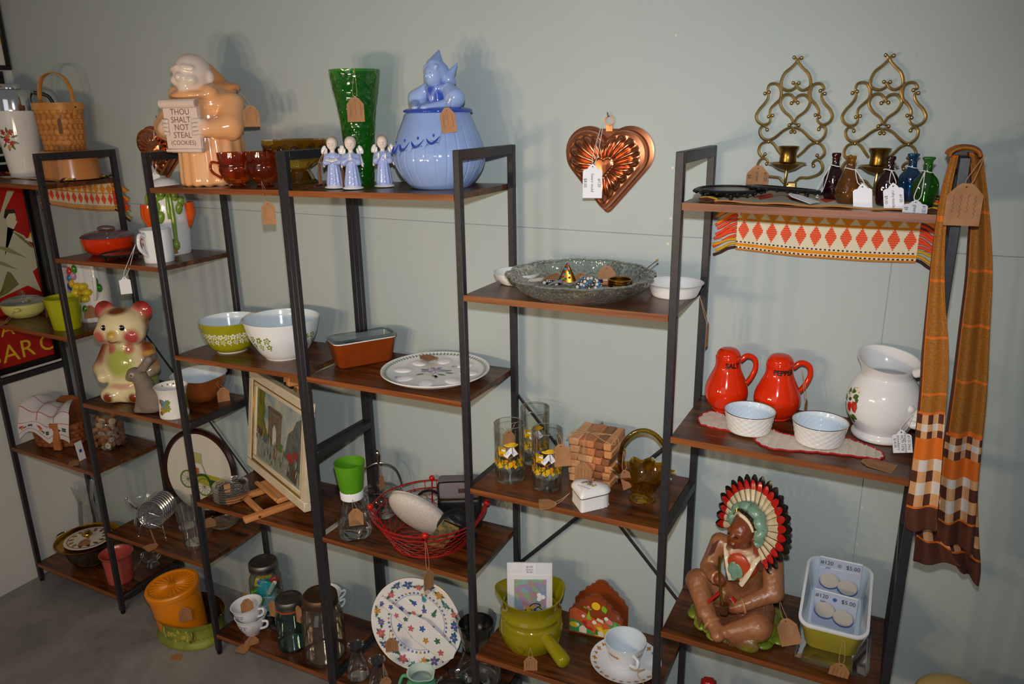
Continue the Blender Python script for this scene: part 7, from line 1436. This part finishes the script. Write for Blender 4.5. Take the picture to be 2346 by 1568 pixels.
pfx = fine(pf,4); a0 = -PI/2-.98; SR = glaze('strawberry_red','#b82a14','#c83a20',.2,60); SG = glaze('strawberry_leaf','#4a6a1c','#3a561a',.2,60); SW = glaze('strawberry_blossom','#e0dcd0',None,.2)
for s_, m_, n_ in ((fan([(.006,.088),(.018,.090),(.022,.078),(.016,.064),(.008,.066),(.002,.078)]),SR,'strawberry_print'),(fan([(-.008,.082),(.002,.084),(.004,.074),(-.002,.060),(-.010,.064),(-.013,.074)]),SR,'strawberry_print'),(fan([(-.030,.062),(-.022,.064),(-.020,.054),(-.026,.046),(-.032,.052)]),SR,'strawberry_print')): prints(n_, t, pfx, a0, [s_], m_, .0008)
for a_,b_,l_,c_ in ((-.004,.104,.020,.9),(.004,.096,.018,.5),(-.008,.094,.020,1.9),(-.018,.080,.018,2.3),(-.004,.054,.020,-.9),(.002,.056,.018,-.3),(-.012,.052,.018,-1.9),(-.022,.068,.016,3.0),(.012,.092,.010,.4),(-.002,.086,.010,2.0)): prints('leaf_print', t, pfx, a0, [leaf2(a_,b_,l_,.006,c_)], SG, .0006)
for a_,b_ in ((.006,.118),(.016,.112),(-.016,.062),(-.006,.100)): prints('blossom_print', t, pfx, a0, [flower2(a_,b_,.0065,5,0,.55)], SW, .0010); prints('blossom_centre_print', t, pfx, a0, [disc2(a_,b_,.0018,8)], YB, .0014)
tag(t, (x+.040,y-.105,z0+.058), .036, .046, facing(x,y)+.1, white=True, to=(x+.060,y-.060,z0+.088), words=('#120 24oz','Vintage pitcher','MCM 1978','strawberry','$18.00'), round_=True, sag=0, rl=-.18)
g_ = tag(None, (2.985,.062,zs('FG','e2',2.99)+.0014), .044, .058, 1.35, tl=-PI/2+.03, lines=2); props(g_, 'kraft price tag lying at the front edge by strawberry jug', 'tag')
# ================================================================== bay six: third shelf: seated figure
x, y = 2.752, .122; z0 = zs('FG','e3',x); t = thing('chief_figurine', 'painted plaster seated chief with feather headdress and pipe', 'figurine', (x,y,z0), -.16)
bk = '#94603e'; bk2 = '#6f4228'; skn = '#7c3c20'; orr = '#b8441a'; crm = '#d8c6a8'; mos = '#74861c'; tq = '#7fa08c'
def hrot(p): v_ = Euler((0,0,-.42)).to_matrix() @ Vector((p[0],p[1]-.006,p[2])); return (v_.x, v_.y+.006, v_.z)
def rough_(g): return .0009*np.sin(g[...,0]*310)*np.sin(g[...,1]*290)*np.sin(g[...,2]*270)
figure('body', t, [('e',(0,.01,.012),(.098,.088,.022),None,bk2),('e',(0,.035,.055),(.062,.052,.045),None,bk2),('c',(0,.035,.07),(0,.028,.175),.046,.044,bk),('e',(0,.026,.190),(.066,.038,.028),None,bk),
 ('c',(-.052,.016,.052),(-.098,-.018,.088),.030,.029,bk),('c',(-.098,-.018,.088),(-.052,-.070,.048),.029,.021,bk),('c',(-.052,-.070,.048),(-.016,-.092,.030),.021,.018,bk),('e',(-.010,-.098,.026),(.019,.026,.017),(0,0,.3),bk),
 ('c',(.050,.010,.048),(.066,-.058,.052),.034,.033,bk),('c',(.066,-.058,.052),(.018,-.086,.036),.032,.020,bk),('e',(.045,-.090,.020),(.040,.012,.020),None,bk2),
 ('c',(-.064,.020,.190),(-.078,-.006,.130),.023,.020,bk),('c',(-.078,-.006,.130),(-.050,-.046,.138),.019,.015,bk),('c',(-.050,-.046,.138),(-.034,-.056,.142),.012,.012,skn),('e',(-.028,-.060,.142),(.014,.012,.014),None,skn),
 ('c',(.064,.020,.190),(.082,-.008,.122),.025,.023,bk),('c',(.082,-.008,.122),(.022,-.062,.092),.021,.015,bk),('e',(.006,-.068,.086),(.018,.014,.013),None,skn),
 ('e',(0,-.008,.168),(.040,.022,.036),None,orr),('c',(-.030,-.006,.196),(.030,-.006,.196),.010,.010,crm),('c',(.022,-.020,.196),(.014,-.030,.140),.008,.007,crm),('c',(0,.012,.20),(0,.0,.222),.017,.016,skn),
]+[(q[0],tuple(hrot(q[1])),tuple(hrot(q[2])) if q[0]=='c' else q[2])+tuple(q[3:]) for q in [('e',(0,-.008,.248),(.028,.029,.035),None,skn),('e',(0,-.035,.244),(.0055,.009,.011),None,skn),('e',(0,-.027,.225),(.016,.012,.011),None,skn),('e',(-.014,-.026,.240),(.009,.007,.008),None,skn),('e',(.014,-.026,.240),(.009,.007,.008),None,skn),('c',(-.018,-.029,.257),(.018,-.029,.257),.0042,.0042,skn),('c',(-.007,-.038,.2285),(.007,-.038,.2285),.0026,.0026,'#5a2414')]]+[
 ('e',(0,.012,.262),(.032,.030,.034),None,bk2),('c',(-.028,-.012,.240),(-.030,-.012,.190),.007,.006,bk2),('c',(.030,-.006,.240),(.036,-.008,.196),.007,.007,'#8a3420'),('-b',(0,0,-.05),(.3,.3,.05),.002,None,None)],
 vcol('painted_plaster',.30,.35,180), h=.0030, k=.006, kc=.0022, extra=rough_, paint=[((-.085,-.02,.012),.034,mos,.9),((-.05,-.07,.008),.034,mos,.9),((.0,-.085,.006),.034,mos,.9),((.06,-.075,.008),.036,mos,.9),((.095,-.02,.012),.036,mos,.8),((.09,.04,.012),.036,mos,.8),((-.095,.03,.012),.03,mos,.8),((.064,.02,.205),(.03,.03,.022),bk2,.8),((0,-.02,.115),(.05,.03,.03),bk2,.9),((-.100,-.022,.095),(.022,.022,.018),'#a8734f',.7),((.068,-.075,.062),(.026,.022,.018),'#a8734f',.7),((.085,-.02,.125),(.016,.02,.02),'#a8734f',.6)]+[(hrot((s_*.0110,-.036,.2490)),(.0075,.006,.0045),'#35150a',.9) for s_ in (-1,1)])
for s_ in (-1,1): obj('eye', ell(hrot((s_*.0110,-.0345,.2485)),(.0042,.0022,.0018),10,6), glaze('dark_eye','#1c0e08'), t)
for k in range(14): obj('fringe', tube([(.040+.0032*k*1.0,-.006+.003*k*.5,.196-.0006*k),(.044+.0032*k,-.010+.003*k*.5,.168)],.0018,5), pbr('brown_fringe','#6a4030',.4), t)
for k in range(12): obj('fringe', tube([(.012+.0055*k,-.100+.0012*k,.030),(.012+.0055*k,-.103+.0012*k,.010)],.0022,5), pbr('brown_fringe','#6a4030',.4), t)
M_moss = glaze('moss_green_paint','#76881e','#5c6a1a',.35,50)
for k in range(22):
    a_ = -2.9+4.7*k/21; rr_ = 1+.06*math.sin(k*2.7); obj('moss', ell((.104*rr_*math.cos(a_),.008+.094*rr_*math.sin(a_),.0075),(.014+.003*math.sin(k*1.7),.020,.0080+.002*math.sin(k)),14,8,(0,.15,a_)), M_moss, t)
M_cuff = glaze('tan_buckskin_trim','#b5835c','#a5734c',.35,60); M_frg = pbr('brown_fringe','#5e3826',.45)
for c_, n_, r_ in (((-.040,-.052,.140),(1,-.5,.1),.0135),((.030,-.058,.094),(-1,-.7,-.3),.0155),((-.030,-.086,.036),(1,-.6,-.5),.0195)):
    nv = Vector(n_).normalized(); u1 = nv.orthogonal().normalized(); u2 = nv.cross(u1); obj('cuff', tube([tuple(Vector(c_)+u1*r_*math.cos(a)+u2*r_*math.sin(a)) for a in [2*PI*k/18 for k in range(18)]],.0034,6,closed=True), M_cuff, t)
for k in range(11): q = k/10; obj('fringe', tube([(-.098+.044*q,-.018-.052*q-.024,.082-.036*q),(-.100+.044*q,-.024-.054*q-.022,.060-.036*q)],.0018,5), M_frg, t)
for k in range(10): q = k/9; obj('fringe', tube([(.086-.055*q,-.016-.046*q-.010,.106-.026*q),(.088-.055*q,-.014-.046*q-.012,.086-.024*q)],.0018,5), M_frg, t)
for k in range(9): q = k/8; obj('fringe', tube([(-.060-.014*q,.004-.020*q,.205-.01*q),(-.064-.014*q,-.006-.022*q,.176-.006*q)],.0019,5), M_frg, t)
obj('collar', tube(cat([(-.040,-.004,.206),(-.030,-.024,.190),(-.018,-.036,.160),(-.010,-.040,.138)],5),.006,8,flat=(1,.5)), glaze('cream_collar','#d8c6a8'), t); obj('collar', tube(cat([(.044,-.002,.206),(.036,-.022,.190),(.026,-.036,.160),(.014,-.040,.134)],5),.007,8,flat=(1,.5)), glaze('cream_collar','#d8c6a8'), t)
obj('bib', ell((.002,-.028,.170),(.030,.010,.036),20,12), glaze('orange_bib','#b8441a','#a83a14',.35,60), t)
M_tq = glaze('turquoise_paint',tq,'#6a8a70',.3,60)
for a_, b_ in ((-.010,.175),(.006,.172),(-.003,.160)): obj('bib_feather', ell((a_,-.0385,b_-.006),(.0095,.003,.019),14,8,(0,.25*(1 if a_ < 0 else -1),0)), M_tq, t)
hd = thing('headdress', '', '', (0,0,0)); bpy.data.objects.remove(hd)
hb = Vector((0,.018,.252)); Rh = (Euler((0,0,-.55)).to_matrix() @ Euler((-.24,.10,0)).to_matrix())
def hp3(r_, a, yy=0): return tuple(hb+Rh @ Vector((r_*math.sin(a), yy, r_*math.cos(a))))
band = obj('headdress', tube([hp3(.048,-1.95+3.9*k/40,-.004+.004*math.cos(k)) for k in range(41)],[.0085+.0065*math.sin(PI*k/40)**.6 for k in range(41)],12), M_tq, t)
for k in range(60):
    a = -1.8+3.6*rng.random(); obj('headdress_curl', ell(hp3(.048+.010*(rng.random()-.5),a,-.013-.003*rng.random()),(.0038,.003,.0038),8,5), M_tq if k%3 else glaze('pale_turquoise','#94b09a'), band)
obj('brow_band', tube([hp3(.0335,-1.25+2.5*k/20,-.034+.020*abs(k-10)/10) for k in range(21)],.0048,8), glaze('cream_band','#dcccae'), band); obj('brow_roll', tube([hp3(.0405,-1.3+2.6*k/20,-.030+.020*abs(k-10)/10) for k in range(21)],.0048,8), pbr('black_roll','#15120f',.3), band)
for k in range(12): a = -1.15+2.3*k/11; obj('gold_stitch', tube([hp3(.0375,a,-.0345+.018*abs(a)/1.2),hp3(.0440,a+.03,-.0345+.018*abs(a)/1.2)],.0012,5), M_gold, band)
FWm = glaze('feather_cream','#d6c4a0','#c4b08c',.25,70); FRm = glaze('feather_red','#b81a12','#a81610',.2); FBm = glaze('feather_black','#14110f',None,.25)
NF = 21
for k in range(NF):
    a = -2.05+4.1*k/(NF-1); L = .118 if abs(a) < 1.6 else .110; yy = .004+.010*(1-abs(a)/2)
    def fpart(r0, r1, w0, w1, oy):
        P_ = [hp3(r0+(r1-r0)*i/4, a, yy+oy) for i in range(5)]; return tube(P_,[w0+(w1-w0)*i/4 for i in range(5)],8,flat=None)
    def blade(r0, r1, wd, th, oy, tip=False):
        v = []; f = []; n_ = 5
        for i in range(n_):
            q = i/(n_-1); r_ = r0+(r1-r0)*q; ww = wd*(1 if not tip else math.sqrt(max(0,1-(q*.97)**2)))*(r_/.10)
            for sgn, ty in ((-1,0),(0,-th),(1,0),(0,th*.5)):
                v.append(tuple(hb+Rh @ Vector((r_*math.sin(a)+sgn*ww*math.cos(a), yy+oy+ty, r_*math.cos(a)-sgn*ww*math.sin(a)))))
        for i in range(n_-1):
            for j in range(4): f.append((i*4+j,i*4+(j+1)%4,(i+1)*4+(j+1)%4,(i+1)*4+j))
        f.append((3,2,1,0)); f.append(tuple((n_-1)*4+j for j in range(4))); return v, f
    fe = obj('feather', blade(.050,L*.80,.0092,.003,0), FWm, t, sharp=30); obj('feather_red', blade(L*.76,L*.95,.0100,.0036,-.001,True), FRm, fe, sharp=30); obj('feather_tip', blade(L*.80,L*1.06,.0120,.003,.004,True), FBm, fe, sharp=30)
obj('pipe', tube(cat([(-.028,-.074,.212),(-.024,-.078,.170),(-.014,-.086,.120),(-.006,-.090,.094)],6),[.0034]*19,8), metalm('gilt_paint','#a8823a',.3), t); obj('pipe_bowl', xf(lathe([(0,.002),(.009,0),(.011,.006),(.010,.018),(.0105,.022),(.006,.022),(.005,.010),(0,.010)],18),(-.003,-.090,.080)), glaze('dark_bowl','#4a2a14'), t)
obj('sash', tube(cat([(-.022,-.070,.118),(-.036,-.076,.100),(-.046,-.078,.086)],4),.007,8,flat=(1,.4)), FRm, t); obj('sash', tube(cat([(.004,-.066,.112),(.014,-.068,.104)],4),.007,8,flat=(1,.4)), FRm, t)
tag(t, (x+.112,y-.030,z0+.062), .046, .056, facing(x,y)+.1, to=(x+.092,y-.01,z0+.100), lines=0, tl=-.35, rl=-.3)
# yellow loaf dish leaning on the wall, glass lid beneath
x, y = 2.962, .185; z0 = zs('FG','e3',x); lid = thing('glass_tray', 'clear glass tray lying under the yellow dish', 'tray', (x+.005,y-.035,z0), .02); obj('body', loft([rrect(.150,.190,.02,6,.002),rrect(.158,.198,.022,6,0),rrect(.160,.200,.022,6,.010),rrect(.152,.192,.02,6,.012)],True,False), G_clear, lid, sharp=40)
tlt = .26; t = thing('loaf_dish', 'pale yellow oblong dish with white inside holding packets', 'dish', (x,y-.012,z0+.040), rot=(tlt,0,.03)); YL = glaze('lemon_opal','#c6bc3c','#ccc248',.12); hL = .088
obj('body', loft([rrect(.108,.176,.022,6,0),rrect(.114,.182,.024,6,.004),rrect(.136,.208,.026,6,hL-.008),rrect(.138,.210,.026,6,hL-.006)],True,False), YL, t, sharp=60)
obj('rim', loft([rrect(.138,.210,.026,6,hL-.0062),rrect(.146,.218,.028,6,hL-.002),rrect(.146,.218,.028,6,hL+.003),rrect(.134,.206,.024,6,hL+.004)],False,False), W_opal, t); obj('inside', loft([rrect(.134,.206,.024,6,hL+.004),rrect(.110,.178,.022,6,.008)],False,True), W_blue, t)
tag(t, (x+.030,y-.150,z0+.030), .040, .060, facing(x,y), to=(x+.028,y-.116,z0+.088), lines=4, sag=0, rl=.12)
M_card = glaze('white_packet','#d8dbe4',None,.35)
for i,(yy,zz_,hh,lab) in enumerate(((.030,.030,.105,'white marked price packet at back of the yellow dish'),(-.040,.020,.085,'white marked price packet at front of the yellow dish'))):
    p = thing('price_packet', lab, 'packet', (x,y-.012+yy,z0+.040+zz_+.26*yy), rot=(-.10-.05*i,0,.03-.06*i), group='packets in the yellow dish'); obj('card', box(.092,.002,hh), M_card, p, smooth=False); obj('film', box(.093,.0006,hh*.96,(0,-.0018,.001)), glass('packet_film','#f4f6fa',.9), p, smooth=False)
    for s_, px, pz_, q in (('#120',-.030,hh-.018,.0135),('$5.00',.027,hh-.020,.0135),('pair',-.026,hh-.028,.008)): v, f = text_mesh(s_, q); obj('handwriting', ([(px+a[0],-.0024,pz_+a[1]) for a in v], f), M_ink, p, smooth=False)
    obj('sticker_dot', flat_xz(disc2(-.002,hh-.016,.0045,12), -.0024), PB if i else PGy, p, smooth=False)
    for s_ in (-1,1): obj('earring', xf(lathe([(0,0),(.017,0),(.019,.002),(.017,.004),(0,.004)],24,None,1.15,1),(s_*.020,-.0024,hh*.42-.004*s_),(PI/2,.1*s_,0)), glaze('pale_button','#b8b0a8'), p); obj('earring_rim', xf(lathe([(.017,0),(.0195,.001),(.017,.003)],24,None,1.2,1),(s_*.020,-.002,hh*.42-.004*s_-.003),(PI/2,.1*s_,0)), glaze('blue_button','#4a6ab0'), p)
# ------------------------------------------------------------------ things peeking in along the bottom edge
t = thing('lantern', 'small red plastic lantern on lowest shelf, top just showing', 'lantern', at('FG','e4',2.690,.150), .2); RP = glaze('red_plastic','#a01410',None,.25)
obj('base', box(.060,.060,.030,(0,0,0),.006,2), RP, t); obj('globe', lathe(fine([(.024,.030),(.030,.080),(.030,.160),(.022,.220)],4),28), glass('red_globe','#b03020',.8), t); obj('cap', box(.040,.040,.070,(0,0,.220),.005,2), RP, t); obj('ring_top', box(.026,.026,.012,(0,0,.290),.003), RP, t)
t = thing('stool', 'pale yellow round seat at bottom edge under the scarf', 'stool', (3.215,.080,0)); YS = pbr('yellow_seat','#c9a860',.5)
solid_lathe('seat', [(0,.560),(.070,.560),(.078,.570),(.078,.600),(.070,.618),(.040,.628),(0,.630)], YS, t)
for k in range(3): a = 2*PI*k/3+.4; obj('leg', tube([(.05*math.cos(a),.05*math.sin(a),.562),(.070*math.cos(a),.070*math.sin(a),.006)],.010,10), M_bl, t)
# ================================================================== scarf over the right end frame
t = thing('scarf', 'long orange and brown checked scarf hung over the end frame', 'scarf', (3.080,.05,1.735))
S_or = pbr('scarf_orange','#d0660e',.7); S_ck = pbr('scarf_fine_check','#a5650f',.75,0,'#8a5210',500,lo=.45,hi=.55); S_br = pbr('scarf_brown','#4e2412',.75); S_wh = pbr('scarf_white','#cdc4bc',.75); S_hc = pbr('scarf_orange_check','#d08a4e',.75,0,'#c8a078',600,lo=.45,hi=.55)
def scarf_panel(rows, y0, y1, L0, stripes, flip=False, nx=30, ny=150, folds=(.010,2.2,0), yb=None):
    """rows of (xl,zl,xr,zr) from the top down; pattern by cloth length"""
    ds = [0]
    for a, b2 in zip(rows, rows[1:]): ds.append(ds[-1]+math.hypot((a[0]+a[2]-b2[0]-b2[2])/2, (a[1]+a[3]-b2[1]-b2[3])/2))
    tot = ds[-1]; cr = cat(rows, 12); dd = np.linspace(0,tot,len(cr)); crx = np.array(cr)
    # resample by length
    src = np.interp(np.linspace(0,tot,ny+1), np.interp(np.arange(len(cr))/12, np.arange(len(rows)), ds), np.arange(len(cr)))
    V = []; F = []; MI = []
    for j in range(ny+1):
        k = src[j]; i0 = int(min(k,len(cr)-2)); fr = k-i0; r_ = crx[i0]*(1-fr)+crx[i0+1]*fr; q = j/ny
        for i in range(nx+1):
            u = i/nx; dep = folds[0]*(.35+.65*q)*math.sin(u*2*PI*folds[1]+folds[2]+q*1.5)
            yl = y0+(y1-y0)*u+dep+(yb(q) if yb else 0); V.append((r_[0]+(r_[2]-r_[0])*u-3.080, yl-.05, r_[1]+(r_[3]-r_[1])*u-1.735))
    for j in range(ny):
        s = (j+.5)/ny*tot; e = tot-s     # e: distance from the hem
        for i in range(nx):
            u = (i+.5)/nx; F.append((j*(nx+1)+i, j*(nx+1)+i+1, (j+1)*(nx+1)+i+1, (j+1)*(nx+1)+i))
            uu = 1-u if flip else u; m_ = 1
            if e < .050: m_ = 2
            elif e < .056: m_ = 0
            elif e < .150:
                c_ = int((e-.056)/.0235); d_ = int(uu*stripes); m_ = 2 if (c_+d_)%2 == 0 and c_%2 == 0 else (3 if (c_+d_)%2 == 0 else 4)
            elif e < .190: m_ = 0
            elif e < .238:
                c_ = int((e-.190)/.016); d_ = int(uu*stripes*1.3); m_ = 2 if (c_+d_)%2 == 0 and c_%2 == 0 else (3 if (c_+d_)%2 == 0 else 4)
            elif e < .244: m_ = 0
            elif (s % .105) < .0055: m_ = 0
            if e > .244:
                if uu < .09: m_ = 2
                elif uu < .14: m_ = 0
            elif uu < .05: m_ = 2
            MI.append(m_)
    o = obj('cloth_panel', (V,F), None, t, mats=[S_or,S_ck,S_br,S_wh,S_hc], midx=MI, sharp=None)
    md = o.modifiers.new('thickness','SOLIDIFY'); md.thickness = .0012
    return o
Rr = [(3.083,1.741,3.108,1.739),(3.098,1.666,3.127,1.663),(3.105,1.58,3.145,1.577),(3.110,1.517,3.155,1.513),(3.113,1.418,3.165,1.413),(3.117,1.297,3.177,1.293),(3.119,1.18,3.184,1.176),(3.124,1.096,3.190,1.093),(3.130,1.021,3.196,1.017),(3.134,.985,3.200,.960)]
scarf_panel(Rr, .060, .085, 0, 5, folds=(.011,1.6,.4))
Lr = [(3.058,1.737,3.070,1.737),(3.050,1.671,3.066,1.672),(3.049,1.588,3.068,1.589),(3.052,1.495,3.080,1.497),(3.056,1.397,3.098,1.402),(3.062,1.313,3.106,1.320),(3.066,1.227,3.112,1.235),(3.068,1.136,3.118,1.147),(3.068,1.061,3.122,1.074),(3.075,1.029,3.124,1.042)]
scarf_panel(Lr, -.006, -.012, 0, 4, folds=(.006,1.2,1.0), yb=lambda q: .05*max(0,1-q*4)-.004)
Br = [(3.094,1.735,3.112,1.735),(3.112,1.60,3.142,1.595),(3.122,1.40,3.160,1.395),(3.128,1.20,3.178,1.195),(3.135,1.08,3.195,1.075),(3.150,.98,3.212,.97),(3.165,.93,3.224,.905),(3.186,.900,3.226,.862)]
scarf_panel(Br, .115, .135, 0, 5, folds=(.010,1.3,2.0))
B2 = [(3.063,1.735,3.070,1.735),(3.060,1.58,3.070,1.578),(3.063,1.376,3.082,1.374),(3.076,1.197,3.105,1.19),(3.088,1.06,3.135,1.05),(3.096,.975,3.165,.955),(3.098,.925,3.185,.932)]
scarf_panel(B2, .055, .075, 0, 4, folds=(.007,1.5,.2))
# the gathered bight over the rail
def bight(u, v):
    a = PI*(1.02-1.04*u); yy = .020+.105*v; wv = .0025*math.sin(v*22+u*3); return (3.0800+(.0235+wv)*math.cos(a)*(1+.15*v)-3.080, yy-.05, 1.7365+(.014+wv)*max(-.35,math.sin(a))-1.735)
V, F = sheet(24,24,bight); MI = [2 if (k//24)%8 == 3 else (0 if (k//24)%8 == 4 else 1) for k in range(len(F))]
o = obj('cloth_fold', (V,F), None, t, mats=[S_or,S_ck,S_br], midx=MI, sharp=None); o.modifiers.new('thickness','SOLIDIFY').thickness = .003
tag(t, (3.086,-.022,1.690), .054, .066, .10, to=(3.108,.010,1.742), words=('#120','Echo/Orange','Vera scarf','Silk','$8.00')[:0] or None, lines=4, sag=0)
